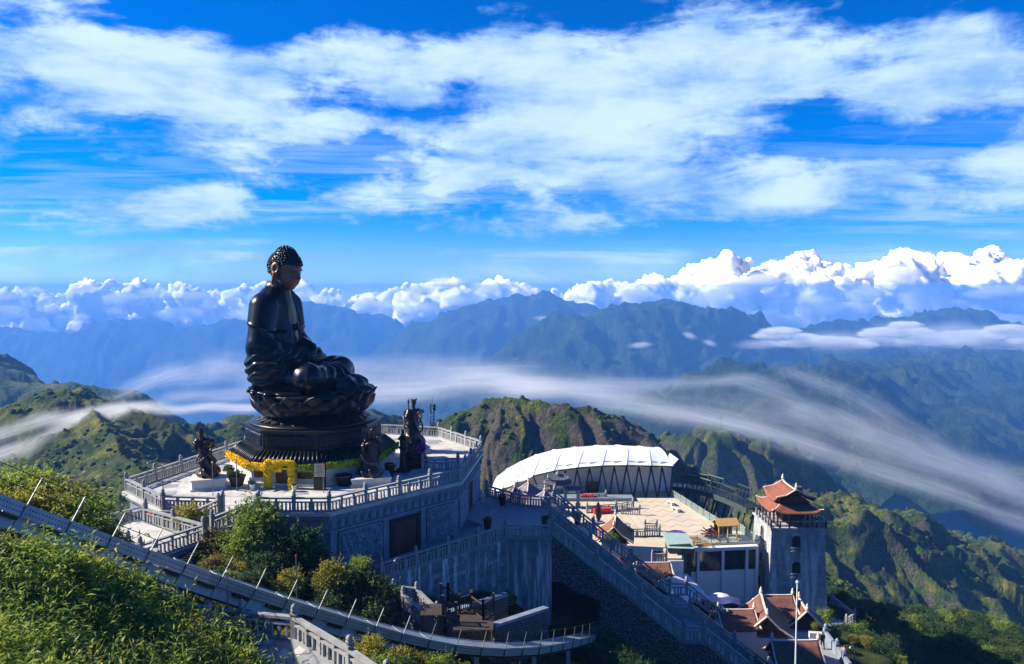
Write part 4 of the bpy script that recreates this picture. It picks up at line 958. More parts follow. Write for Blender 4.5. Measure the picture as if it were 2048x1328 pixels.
# hair: cap, crown bump and rows of snail curls
def hair_sdf(x, y, z):
    d = smin(s_ell(x, y, z, (-.16, 0, 2.02), (1.66, 1.45, 1.60)), s_ell(x, y, z, (-.30, 0, 3.35), (.86, .82, .62)), .30)
    line = 2.42 - 1.35 * mask(x, .75, -.55) + .12 * np.abs(y) * 0
    return np.maximum(d, line - z)
Vc, Fc = surface_net(hair_sdf, (-2.0, -1.7, .8), (1.7, 1.7, 4.2), .06)
hair = link('hair', np_mesh('hair', Vc, Fc, M_HAIR), head)
Nf = np.cross(Vc[Fc[:, 2]] - Vc[Fc[:, 0]], Vc[Fc[:, 3]] - Vc[Fc[:, 1]]); Nf /= np.linalg.norm(Nf, axis=1)[:, None] + 1e-9; Cf = Vc[Fc].mean(1); cand = np.where(Nf[:, 2] > -.5)[0]; np.random.default_rng(3).shuffle(cand)
sel = []; 
for i in cand:
    if all(((Cf[i] - Cf[j]) ** 2).sum() > .205 ** 2 for j in sel): sel.append(i)
cv, cf, k = [], [], 0; Vi, Fi = ico(1)
for i in sel: cv.append(Vi * .115 + Cf[i] + Nf[i] * .03); cf.append(Fi + k); k += len(Vi)
o = link('curls', np_mesh('curls', np.concatenate(cv), np.concatenate(cf), M_HAIR), head); tag(o, kind='stuff'); o.parent = hair

# lotus throne
def petal_mesh(r0, z0, r1, z1, w, bulge, curl, name):
    nu, nv = 11, 7; P = np.zeros((2, nu, nv, 3))
    for s_ in range(2):
        for i in range(nu):
            u = i / (nu - 1); rr = r0 + (r1 - r0) * u ** 1.2 + bulge * math.sin(math.pi * u) + curl * max(0, u - .72) ** 1.5; zz = z0 + (z1 - z0) * u
            hw = w * (math.sin(math.pi * min(1, .26 + u * .50)) ** .8) * (1 - max(0, u - .60) / .40) ** .5 if u < 1 else 0.0
            for j in range(nv):
                q = (j / (nv - 1) - .5) * 2; cup = .16 * w * (1 - q * q) + .06 * math.cos(q * 5) * w * math.sin(math.pi * u)
                r_ = rr + cup - s_ * .10; P[s_, i, j] = (r_ * math.cos(q * hw / max(r_, .1)), r_ * math.sin(q * hw / max(r_, .1)), zz)
    m = MB(); idx = lambda s_, i, j: (s_ * nu + i) * nv + j; fs = []
    for i in range(nu - 1):
        for j in range(nv - 1):
            fs.append((idx(0, i, j), idx(0, i, j + 1), idx(0, i + 1, j + 1), idx(0, i + 1, j))); fs.append((idx(1, i, j), idx(1, i + 1, j), idx(1, i + 1, j + 1), idx(1, i, j + 1)))
        fs.append((idx(0, i, 0), idx(0, i + 1, 0), idx(1, i + 1, 0), idx(1, i, 0))); fs.append((idx(0, i, nv - 1), idx(1, i, nv - 1), idx(1, i + 1, nv - 1), idx(0, i + 1, nv - 1)))
    m.add(P.reshape(-1, 3), fs); return m.mesh(name, M_BRONZE2, True)
LS = .92
throne = MB().lathe([(4.6, 5.55), (4.5, 5.8), (5.1, 6.3), (5.65, 6.9), (5.85, 7.35), (5.9, 7.55), (5.7, 7.66), (0.1, 7.68)], 48).build('lotus_throne', M_BRONZE2, statue, True); throne.scale = (LS, LS, 1)
tiers = [(5.0, 5.75, 6.25, 7.74, 1.22, .30, 1.3, 16, 0, 'petal'), (5.15, 5.6, 6.10, 7.2, 1.2, .42, 1.3, 16, .5, 'petal'), (4.95, 5.5, 5.75, 6.55, 1.12, .42, 1.4, 16, 0, 'petal'),
         (4.55, 5.62, 5.65, 4.98, .62, .12, 1.2, 28, .25, 'lower_petal'), (4.5, 5.72, 5.25, 5.3, .55, .10, 1.0, 28, .75, 'lower_petal')]
for r0, z0, r1, z1, w, bl, cu, n, ph, nm in tiers:
    pmesh = petal_mesh(r0, z0, r1, z1, w, bl, cu, nm)
    for k in range(n): link(nm, pmesh, throne, (0, 0, 0), 2 * math.pi * (k + ph) / n)
# eight-sided plinth
PH = R(15) - FACE; c8 = math.cos(math.pi / 8)
pl_ = MB().lathe([(7.9, 0), (7.9, .28), (7.75, .32), (7.75, 1.5), (7.95, 1.52), (7.95, 1.62)], 8, ph=PH).build('plinth', M_WSTONE, statue)
MB().lathe([(7.7, 1.62), (7.78, 2.0), (7.74, 2.1), (6.75, 2.85), (6.55, 2.92), (6.55, 3.0)], 8, ph=PH).build('apron', M_BRONZE2, statue)
MB().lathe([(6.4, 3.0), (6.4, 4.45), (6.7, 4.5), (6.72, 4.68), (6.5, 4.74)], 8, ph=PH).build('drum', M_BLACKP, statue)
MB().lathe([(5.9, 4.74), (6.0, 4.86), (5.85, 4.98), (5.0, 5.0)], 48).build('moulding', M_BLACKP, statue, True)
ap = [c for c in statue.children if c.name.startswith('apron')][0]
for f in range(8):
    a0, a1 = PH + f * math.pi / 4, PH + (f + 1) * math.pi / 4
    for k in range(14):
        g = (k + .5) / 14; p0 = Vector((math.cos(a0), math.sin(a0), 0)).lerp(Vector((math.cos(a1), math.sin(a1), 0)), g)
        link('roof_rib', MB().tube([p0 * 7.80 + Vector((0, 0, 2.06)), p0 * 7.3 + Vector((0, 0, 2.47)), p0 * 6.72 + Vector((0, 0, 2.88))], .13, 6).mesh('roof_rib', M_BRONZE2, True), ap)
# carved drum panels, door and panels of the base (world frame helpers)
class Pl:  # relief() works in world space; give it the statue's frame
    pass
def statue_pt(r, a): return (SC.x + r * math.cos(a), SC.y + r * math.sin(a))
for f in range(8):
    a0, a1 = R(15) + f * math.pi / 4, R(15) + (f + 1) * math.pi / 4
    if not (R(150) < (a0 + a1) / 2 % (2 * math.pi) < R(350) or f in (7, 0)): continue
    p0, p1 = statue_pt(6.4, a0), statue_pt(6.4, a1)
    for nm, u0, u1 in (('drum_panel', .06, .94),):
        q = relief(podium, lerp2(p0, p1, u0), lerp2(p0, p1, u1), 3.15, 4.3, .12, 60 + f * 5, M_BRONZE2, nm, 1.7, .03, False, .06)
        M = Matrix.Translation(podium.location); q.parent = statue; q.matrix_parent_inverse = Matrix.Identity(4)
        q.matrix_basis = (Matrix.Translation(SC) @ Matrix.Rotation(FACE, 4, 'Z')).inverted() @ M
def to_statue(mb): Mi = (Matrix.Translation(SC) @ Matrix.Rotation(FACE, 4, 'Z')).inverted(); mb.v = [tuple(Mi @ Vector(v)) for v in mb.v]; return mb
a0, a1 = R(240), R(285); p0, p1 = statue_pt(7.75, a0), statue_pt(7.75, a1); dn = Vector((math.cos(R(262.5)), math.sin(R(262.5)), 0)); dd = (Vector((*p1, 0)) - Vector((*p0, 0))).normalized(); pm_ = (Vector((*p0, 0)) + Vector((*p1, 0))) / 2
up = Vector((0, 0, 1))
for i in (-1, 1):
    to_statue(MB().bar(pm_ + dd * (.34 * i) + dn * .04, pm_ + dd * (.34 * i) + dn * .04 + up * 1.62, .64, .12, up=tuple(dn))).build('door', M_DOOR, statue)
    to_statue(MB().bar(pm_ + dd * (2.0 * i) + dn * .03 + up * .75, pm_ + dd * (2.0 * i) + dn * .03 + up * 1.3, 1.4, .1, up=tuple(dn))).build('base_panel', M_GUARD, statue)

# ---------------------------------------------------------------- flowers of the plinth
def petal_mat(name, c1, c2):
    m, t, o = new_mat(name); g = t.new('ShaderNodeNewGeometry')
    col = t.ramp(g.outputs['Random Per Island'], [(.1, c1), (.9, c2)])
    b = t.new('ShaderNodeBsdfPrincipled', **{'Base Color': col, 'Roughness': .7, 'Specular IOR Level': .2}); t.l.new(b.outputs[0], o.inputs[0]); return m
M_YEL = petal_mat('yellow_blossom', (.85, .52, .01), (.95, .76, .02)); M_GRN = petal_mat('yellow_green_leaf', (.10, .26, .02), (.42, .46, .03)); M_PINK = petal_mat('magenta_blossom', (.30, .02, .30), (.55, .06, .50))
def blossoms(name, boxes, n, size, mat, seed, root):
    """loose blossoms (small crossed petals) filling bars; boxes: (a, b, width, height)"""
    g = np.random.default_rng(seed); Vq = np.array([(-1, -1, 0), (1, -1, .25), (1, 1, 0), (-1, 1, .25)]) * .5; vs, fs, k = [], [], 0
    tot = sum((Vector(b) - Vector(a)).length for a, b, *_ in boxes)
    for a, b, w, h in boxes:
        a, b = Vector(a), Vector(b); d = (b - a); s1 = d.cross(Vector((0, 0, 1))); s1 = s1.normalized() if s1.length > .01 else Vector((1, 0, 0)); s2 = s1.cross(d).normalized()
        for _ in range(int(n * d.length / tot)):
            c = a + d * g.random() + s1 * g.uniform(-w, w) / 2 + s2 * g.uniform(-h, h) / 2
            for _r in range(2):
                q, _x = np.linalg.qr(g.normal(size=(3, 3))); vs.append(Vq @ q.T * size * g.uniform(.7, 1.3) + np.array(c) - np.array(root.location)); fs.append(np.arange(4)[None] + k); k += 4
    o = link(name, np_mesh(name, np.concatenate(vs), np.concatenate(fs), mat, False), root); tag(o, kind='stuff'); return o
def garland(label, angs, mat, seed, z=1.95, colr='blossoms'):
    g = thing('flower_garland', label, 'garland', SC + Vector((0, 0, 1.62))); bx = []
    core = MB()
    for a0, a1 in angs:
        p, q = statue_pt(7.98, a0), statue_pt(7.98, a1); bx.append(((*p, 1.78), (*q, 1.78), .42, .62)); core.bar((*p, 1.76), (*q, 1.76), .26, .46)
    part(core, 'core', M_GRN if mat is M_GRN else M_YEL, g); blossoms(colr, bx, 2800, .11, mat, seed, g); return g
garland('band of bright yellow flowers along the left of the bronze plinth', [(R(195), R(240)), (R(240), R(264))], M_YEL, 1)
garland('band of yellow green plants along the right of the bronze plinth', [(R(267), R(285)), (R(285), R(330)), (R(330), R(375))], M_GRN, 2, colr='leaves')
arch = thing('flower_arch', 'yellow flower arch around the dark door of the plinth', 'flower arch', pm_ + dn * .75)
ab = []; c_ = pm_ + dn * .75
for i in (-1, 1): ab.append((c_ + dd * (1.12 * i), c_ + dd * (1.12 * i) + up * 2.3, .62, .5))
ab.append((c_ - dd * 1.3 + up * 2.25, c_ + dd * 1.3 + up * 2.25, .5, .5))
core = MB()
for a, b, w, h in ab: core.bar(a, b, w * .6, h * .6, up=tuple(dn) if abs((b - a).z) > 1 else (0, 0, 1))
part(core, 'frame', M_YEL, arch); blossoms('blossoms', ab, 2200, .12, M_YEL, 3, arch)

# ---------------------------------------------------------------- guardian figures, lantern, pots on the deck
def guardian(label, loc, H, rz, seed, lean=(0, 0), arms=((.9, .2, 3.2), (.6, .6, 2.4)), base_r=1.0, plinth=(2.6, 2.2, .75), crown=5):
    g = thing('guardian_statue', label, 'statue', loc, rz); k = H / 4.4; lx, ly = lean
    def f(x, y, z):
        sh = (z / 4.4); x = x - lx * sh ** 1.3; y = y - ly * sh ** 1.3
        n = fbm(x * 1.6 + seed, y * 1.6 + z * 1.1, 3, seed % 9)
        tw = np.arctan2(y, x) * 5 + z * 3.2 + seed
        rock = s_ell(x, y, z, (0, 0, .25), (base_r, base_r * .95, .75)) - .20 * n
        robe = s_cap(x, y, z, (0, 0, .5), (0, 0, 2.6), base_r * .74, .42) - .07 * np.sin(tw) - .07 * n
        torso = s_ell(x, y, z, (0, 0, 2.85), (.40, .52, .68)) - .03 * np.sin(z * 14)
        ds = [rock, robe, torso, s_cap(x, y, z, (0, 0, 3.3), (.05, 0, 3.75), .17, .15)]
        for s_, hnd in ((1, arms[0]), (-1, arms[1])):
            el = (.28, .72 * s_, 2.75) if hnd[2] < 3 else (.35, .75 * s_, 3.15)
            ds += [s_cap(x, y, z, (0, .46 * s_, 3.25), el, .20, .17), s_cap(x, y, z, el, (hnd[0], hnd[1] * s_, hnd[2]), .20, .11)]
        d = sm_all(ds, .14)
        head_ = s_ell(x, y, z, (.08, 0, 3.98), (.25, .22, .30)); d = smin(d, head_, .05)
        d = np.minimum(d, s_ell(x, y, z, (.02, 0, 4.22), (.27, .27, .12)))
        for q in range(crown):
            a = q * 2 * math.pi / crown; d = np.minimum(d, s_cap(x, y, z, (.02 + .22 * math.cos(a), .22 * math.sin(a), 4.2), (.02 + .36 * math.cos(a), .36 * math.sin(a), 4.52), .07, .02))
        # scarves streaming round the figure
        for q in range(2):
            rr = .78 + .12 * q; zz = 2.2 + .9 * np.sin(np.arctan2(y, x) * 1.0 + q * 3 + seed); d = smin(d, np.sqrt((np.hypot(x, y) - rr) ** 2 + (z - zz) ** 2 * .5) - .085, .06)
        return np.maximum(d, -z)
    m = max(abs(lx), abs(ly)) + base_r + .55
    V, F = surface_net(f, (-m, -m, -.1), (m, m, 4.75), .07)
    link('figure', np_mesh('figure', V * k, F, M_GUARD), g, (0, 0, plinth[2]))
    MB().box((0, 0, plinth[2] / 2), plinth).box((0, 0, .08), (plinth[0] + .25, plinth[1] + .25, .16)).box((0, 0, plinth[2] - .07), (plinth[0] + .14, plinth[1] + .14, .13)).build('plinth', M_WSTONE, g)
    wp = MB().tube([(.6 * k, -.55 * k, .9 * k + plinth[2]), (.55 * k, -.62 * k, 4.1 * k + plinth[2])], .05 * k); wp.lathe([(.05, 0), (.14, .12), (.02, .5)], 6, (.55 * k, -.62 * k, 4.05 * k + plinth[2])); wp.build('staff', M_GUARD, g)
    return g
guardian('leaning bronze guardian figure on a stone block left of the flower arch', (-26.6, 65.8, .02), 4.4, R(-70), 3, lean=(.1, -.62), base_r=.95, plinth=(2.5, 2.7, .95), crown=6)
guardian('dark bronze guardian with swirling base on a stone block right of the sign board', (-12.7, 67.2, .02), 4.3, R(-75), 8, lean=(.05, .15), base_r=1.22, plinth=(2.6, 3.4, .7), arms=((.7, .5, 3.6), (.3, .7, 2.2)))
guardian('tall crowned guardian figure with its robe lit pink by the sun at the rear right', (-10.6, 80.2, .02), 5.0, R(-60), 14, lean=(.05, .1), base_r=1.05, plinth=(3.0, 2.6, .7), crown=7)
lan = thing('stone_lantern', 'slim black lantern pillar on a stepped base on the right of the deck', 'lantern', (-10.4, 71.6, .02))
MB().box((0, 0, .1), (1.5, 1.5, .2)).box((0, 0, .3), (1.1, 1.1, .2)).build('base', M_BLACKP, lan); MB().lathe([(.42, .4), (.34, .6), (.30, 2.0), (.40, 2.2)], 8).build('shaft', M_BLACKP, lan)
MB().lathe([(.48, 2.2), (.5, 2.35), (.30, 2.4), (.32, 3.0), (.55, 3.05), (.18, 3.5), (.10, 3.7), (.16, 3.8), (.02, 4.05)], 8).build('lantern_head', M_BLACKP, lan)
alt = thing('offering_mound', 'dark carved rock mound decked with magenta flowers behind the lantern pillar', 'altar', (-9.3, 73.2, .02))
def rockf(x, y, z): return np.maximum(s_ell(x, y, z, (0, 0, .9), (1.1, 1.0, 2.0)) - .28 * fbm(x * 1.5 + 5, y * 1.5 + z, 3, 4), -z)
V, F = surface_net(rockf, (-1.8, -1.8, -.1), (1.8, 1.8, 3.4), .09); link('rock', np_mesh('rock', V, F, M_GUARD), alt)
blossoms('flowers', [((-9.6, 72.7, 1.3), (-8.4, 72.6, 2.3), .9, .8)], 260, .13, M_PINK, 9, alt)
M_POT = pbr('dark_clay', (.075, .055, .045), .6, var=.3, scale=4); M_WPOT = pbr('white_ceramic', (.62, .60, .56), .4, var=.1)
M_LEAFP = petal_mat('pot_leaf', (.03, .09, .015), (.16, .20, .03))
def leafy(root, z, r, n, seed, mat, size=.12, squash=.8):
    g = np.random.default_rng(seed); d = g.normal(size=(n, 3)); d /= np.linalg.norm(d, axis=1)[:, None]; c = d * (r * g.random(n) ** .4)[:, None] * np.array([1, 1, squash]) + np.array([0, 0, z]); c[:, 2] = np.maximum(c[:, 2], z - r * .3)
    Vq = np.array([(-.5, 0, 0), (0, -.22, .05), (.5, 0, 0), (0, .22, .05)]); vs = []
    for k in range(n): q, _ = np.linalg.qr(g.normal(size=(3, 3))); vs.append(Vq @ q.T * size * g.uniform(.7, 1.4) + c[k])
    return link('foliage', np_mesh('foliage', np.concatenate(vs), np.arange(4 * n).reshape(-1, 4), mat, False), root)
def planter(label, loc, r=.55, h=.6, fol=True, mat=None, seed=1):
    p = thing('flower_pot', label, 'plant pot', loc); MB().lathe([(r * .68, 0), (r, h * .9), (r * 1.08, h * .9), (r * 1.08, h), (r * .9, h), (r * .85, h * .8)], 10).build('pot', mat or M_POT, p)
    if fol: leafy(p, h + .1, r * .85, 260, seed, M_LEAFP, .2 if r > .4 else .1, .6)
    return p
planter('smaller dark planter with leafy plants, nearer the yellow garland corner', (-26.2, 69.3, .02), .55, .75, seed=3)
planter('larger dark planter of leaves in front of the plinth corner', (-24.3, 66.2, .02), .75, .9, seed=4)
planter('small white pot at the left foot of the flower arch', (-22.4, 64.6, .02), .24, .55, True, M_WPOT, 5)
planter('small white pot at the right foot of the flower arch', (-18.7, 64.3, .02), .24, .5, True, M_WPOT, 6)
planter('empty black urn between the sign board and the right guardian', (-14.9, 66.3, .02), .75, .95, False, M_BLACKP)
planter('tall black bin right behind the swirling guardian', (-11.3, 69.3, .02), .5, 1.25, False, M_BLACKP)
sg = thing('notice_board', 'pale notice board on a black stand right of the flower arch', 'sign', (-16.6, 64.7, .02))
MB().box((0, 0, .55), (1.0, .35, 1.1)).build('stand', M_BLACKP, sg); MB().box((0, 0, 1.75), (1.06, .14, 1.3)).build('frame', M_BLACKP, sg)
bd = MB().box((0, -.09, 1.75), (.9, .05, 1.12)).build('board', pbr('sign_panel', (.42, .42, .30), .5, var=.1, bump=0), sg)
for k in range(9): MB().box((rr_.uniform(-.06, .06), -.122, 2.2 - .11 * k), (.68 - rr_.uniform(0, .2), .01, .03)).build('text_line', M_BLACKP, bd)
# ================================================================ the lower square and what stands on it
SQZ = -15.0
M_SQ = pbr('square_paving', (.50, .42, .32), .75, var=.14, scale=.5, bump=.1, bscale=5)
M_BAND = pbr('paving_band', (.27, .21, .16), .7, var=.2, scale=2, bump=.05)
M_MEMB = pbr('white_membrane', (.62, .64, .65), .5, var=.04, scale=.3, bump=.03, bscale=2)
M_STEEL = pbr('dark_steel', (.020, .030, .028), .45, .6, var=.3, scale=2, bump=.05)
M_GSTEEL = pbr('green_steel', (.07, .10, .085), .5, .4, var=.3, scale=2, bump=.05)
M_WHITE = pbr('white_plaster', (.66, .66, .66), .8, var=.1, scale=1, bump=.1, stain=((.30, .30, .30), 1.0, .64, .5))
M_TILE_O = pbr('orange_roof_tile', (.21, .066, .036), .75, var=.35, scale=3, bump=.3, bscale=18)
M_TILE_B = pbr('brown_roof_tile', (.17, .065, .042), .75, var=.4, scale=3, bump=.3, bscale=18)
M_TILE_G = pbr('grey_glazed_tile', (.14, .13, .16), .35, var=.35, scale=3, bump=.2, bscale=15)
M_RIDGE = pbr('pale_ridge', (.58, .50, .44), .75, var=.2, scale=3, bump=.1)
M_WOOD = pbr('weathered_brown_wood', (.050, .031, .027), .75, var=.4, scale=5, bump=.2, bscale=20)
M_PINE = pbr('fresh_timber', (.52, .30, .10), .7, var=.25, scale=4, bump=.1)
M_RED = pbr('red_cloth', (.60, .030, .022), .8, var=.12, scale=4, bump=.1)
M_PURP = pbr('purple_tarp', (.075, .05, .22), .45, var=.2, scale=3, bump=.3, bscale=6)
M_GROOF = pbr('pale_green_sheet_roof', (.30, .42, .38), .5, var=.15, scale=2, bump=.08)
m, t, o = new_mat('glass'); b_ = t.new('ShaderNodeBsdfPrincipled', **{'Base Color': (.75, .88, .86, 1), 'Roughness': .08, 'Transmission Weight': .85, 'IOR': 1.12}); t.l.new(b_.outputs[0], o.inputs[0]); M_GLASS = m
M_WIN = pbr('dark_window_glass', (.018, .028, .032), .08, var=.3, scale=.6, bump=0, spec=.8)
M_TOWER = None
def tower_mat():
    m, t, o = new_mat('tower_stone'); geo = t.new('ShaderNodeNewGeometry'); p = geo.outputs['Position']; s_ = t.new('ShaderNodeSeparateXYZ', Vector=p)
    bv = t.xyz(t.math('ADD', s_.outputs[0], s_.outputs[1]), s_.outputs[2], 0.0)
    bk = t.new('ShaderNodeTexBrick', **{'Scale': 1.0, 'Mortar Size': .022, 'Mortar Smooth': .3, 'Brick Width': .95, 'Row Height': .36}); t.l.new(bv, bk.inputs['Vector'])
    bk.inputs['Color1'].default_value = (.34, .35, .37, 1); bk.inputs['Color2'].default_value = (.22, .235, .26, 1); bk.inputs['Mortar'].default_value = (.20, .20, .20, 1)
    n = t.noise(p, .9, 6, .65); st = t.sstep(t.noise(t.vmath('MULTIPLY', p, (1.6, 1.6, .13)), 1.0, 5, .7), .46, .60)
    low = t.sstep(s_.outputs[2], -11.0, -18.0)
    col = t.mix(t.math('MULTIPLY', st, t.math('ADD', .25, t.math('MULTIPLY', low, .6))), bk.outputs['Color'], (.62, .63, .64, 1))
    dk = t.sstep(t.noise(t.vmath('MULTIPLY', p, (1.2, 1.2, .22)), 1.4, 5, .7), .56, .70); col = t.mix(t.math('MULTIPLY', dk, t.math('MULTIPLY', low, .75)), col, (.07, .07, .08, 1))
    bs = t.new('ShaderNodeBsdfPrincipled', **{'Base Color': t.mix(t.math('MULTIPLY', n, .35), col, (.2, .2, .2, 1)), 'Roughness': .85})
    bn = t.new('ShaderNodeBump', Strength=.5, Distance=.05, Height=t.math('ADD', t.math('MULTIPLY', bk.outputs['Fac'], -1.0), t.math('MULTIPLY', n, .6))); t.l.new(bn.outputs[0], bs.inputs['Normal']); t.l.new(bs.outputs[0], o.inputs[0]); return m
M_TOWER = tower_mat()
SQ = [(-1, 121), (24.6, 119.5), (28.6, 100.5), (30.6, 99.5), (31.2, 95.4), (21.6, 94.3), (20.4, 89.5), (15.2, 89.5), (13.5, 93), (5, 93), (2, 100)]
square = thing('paved_square', 'sunlit cream paved square with zigzag bands beyond the grand staircase', 'square', (17, 105, -24))
part(MB().prism(inset(SQ, .2), -26, SQZ - .25), 'wall', M_WHITE, square); part(MB().prism(SQ[::1], SQZ - .25, SQZ), 'floor', M_SQ, square)
fq = [c for c in square.children if c.name.startswith('floor')][0]
for r_ in range(9):          # zigzag bands
    y0 = 97 + r_ * 2.35; x0, x1 = 19.0, 27.0 - r_ * .36; n = 6
    zig = [Vector((x0 + (x1 - x0) * k / n, y0 + (.9 if k % 2 else -.4), SQZ + .006)) for k in range(n + 1)]
    for a, b in zip(zig[:-1], zig[1:]):
        q = MB().bar(a, b, .085, .012); q.v = [tuple(Vector(v) - square.location) for v in q.v]; o = q.build('paving_band', M_BAND, fq)
for k in range(14):           # plain joints of the left part
    q = MB().bar((3.5 + k * 1.15, 96.5, SQZ + .005), (2.0 + k * 1.15, 118, SQZ + .005), .05, .010); q.v = [tuple(Vector(v) - square.location) for v in q.v]; q.build('paving_band', M_BAND, fq)
def sq(px, py): return at(px, py, Z=SQZ)

# ---------------------------------------------------------------- membrane pavilion
tent = thing('membrane_pavilion', 'big white tensile membrane pavilion on black V struts at the back of the square', 'pavilion', (12, 120, SQZ))
Fp = [(984, 984, 121), (1006, 975, 119), (1034, 963, 118), (1066, 951, 117), (1108, 941, 116.5), (1154, 935, 116.5), (1204, 931, 116.5), (1253, 930, 116.5), (1302, 931, 117), (1346, 932, 117.5)]
Tp = [(986, 972, 123), (1008, 948, 124), (1040, 931, 125), (1078, 918, 126), (1120, 909, 126.5), (1166, 903, 127), (1212, 900, 127), (1256, 900, 127), (1298, 902, 127), (1330, 906, 127)]
Fp = [at(a, b, Y=c) for a, b, c in Fp]; Tp = [at(a, b, Y=c) for a, b, c in Tp]; Bp = [Vector((f.x + .9, 137.0, f.z - 1.2)) for f in Fp]
NT_ = 14
def tent_pt(i, f, tt):
    F_, T_, B_q = Fp[i].lerp(Fp[i + 1], f), Tp[i].lerp(Tp[i + 1], f), Bp[i].lerp(Bp[i + 1], f); sag = math.sin(math.pi * f) * .24
    if tt <= .5:
        q = tt * 2; c = F_.lerp(T_, q); c.z += .12 * (T_.z - F_.z) * math.sin(math.pi * q)
    else:
        q = tt * 2 - 1; c = T_.lerp(B_q, q); c.z += .35 * math.sin(math.pi * q)
    c.z -= sag * max(0, 1 - tt * 2.2) + .03; return c
for i in range(len(Fp) - 1):
    P = np.array([[list(tent_pt(i, f, k / NT_) - tent.location) for k in range(NT_ + 1)] for f in np.linspace(.01, .99, 9)])
    link('membrane_panel', grid_mesh('membrane_panel', P, M_MEMB), tent)
for i in range(len(Fp)):
    j, f = (i, 0.0) if i < len(Fp) - 1 else (i - 1, 1.0)
    part(MB().tube([tent_pt(j, f, k / NT_) for k in range(NT_ + 1)], .09, 6), 'arch_rib', M_MEMB, tent)
for i in range(3, 9):         # V struts and the fabric wall behind them
    top = Fp[i]; nxt = Fp[i + 1]; mid = Vector(((top.x + nxt.x) / 2, 117.5, SQZ)); h2 = (top + nxt) / 2
    if i > 3:
        for k in (0.0, .5):
            tp_ = top.lerp(nxt, k); f0 = Vector((top.x + (nxt.x - top.x) * (k + .25), 116.4, SQZ)); tn2 = top.lerp(nxt, k + .5)
            part(MB().tube([tp_ + Vector((0, 0, -.15)), f0], .13, 6), 'strut', M_STEEL, tent); part(MB().tube([tn2 + Vector((0, 0, -.15)), f0 + Vector((.18, 0, 0))], .13, 6), 'strut', M_STEEL, tent)
    elif i == 3:
        part(MB().tube([top, Vector((top.x + 1.2, 117, SQZ))], .13, 6), 'strut', M_STEEL, tent)
    part(MB().tube([top - Vector((0, 0, .1)), nxt - Vector((0, 0, .1))], .12, 6), 'eave_beam', M_STEEL, tent)
for i in range(2, 9):
    for k in range(2):
        a = Fp[i].lerp(Fp[i + 1], k / 2); b = Fp[i].lerp(Fp[i + 1], (k + 1) / 2); dy_ = 2.4
        P = np.array([[[a.x + (b.x - a.x) * u + .25 - tent.location.x, a.y + dy_ + .25 * math.sin(math.pi * u) - tent.location.y, SQZ + (a.z - SQZ + (b.z - a.z) * u) * v_ - tent.location.z] for v_ in np.linspace(0, 1.02, 5)] for u in np.linspace(0.01, .99, 7)])
        link('fabric_wall', grid_mesh('fabric_wall', P, M_MEMB), tent)
part(MB().slab([(Fp[-1].x - .2, 117.4, Fp[-1].z), (Fp[-1].x + 1.6, 121, Fp[-1].z + .3), (Tp[-1].x + .8, 127, Tp[-1].z), (Tp[-1].x - .3, 124, Tp[-1].z - .4)], .05), 'membrane_tip', M_MEMB, tent)
o = MB().box((11.5, 114.9, SQZ + .25), (14, 2.2, .5)); part(o, 'terrace_step', M_STONE, square)
bx_ = thing('wooden_kiosk', 'small red brown wooden kiosk in front of the white pavilion wall', 'kiosk', tuple(sq(1185, 989)))
MB().box((0, 0, .9), (1.7, 1.2, 1.8)).build('body', M_DOOR, bx_); MB().box((0, 0, 1.88), (2.0, 1.5, .14)).build('roof', M_TILE_B, bx_)

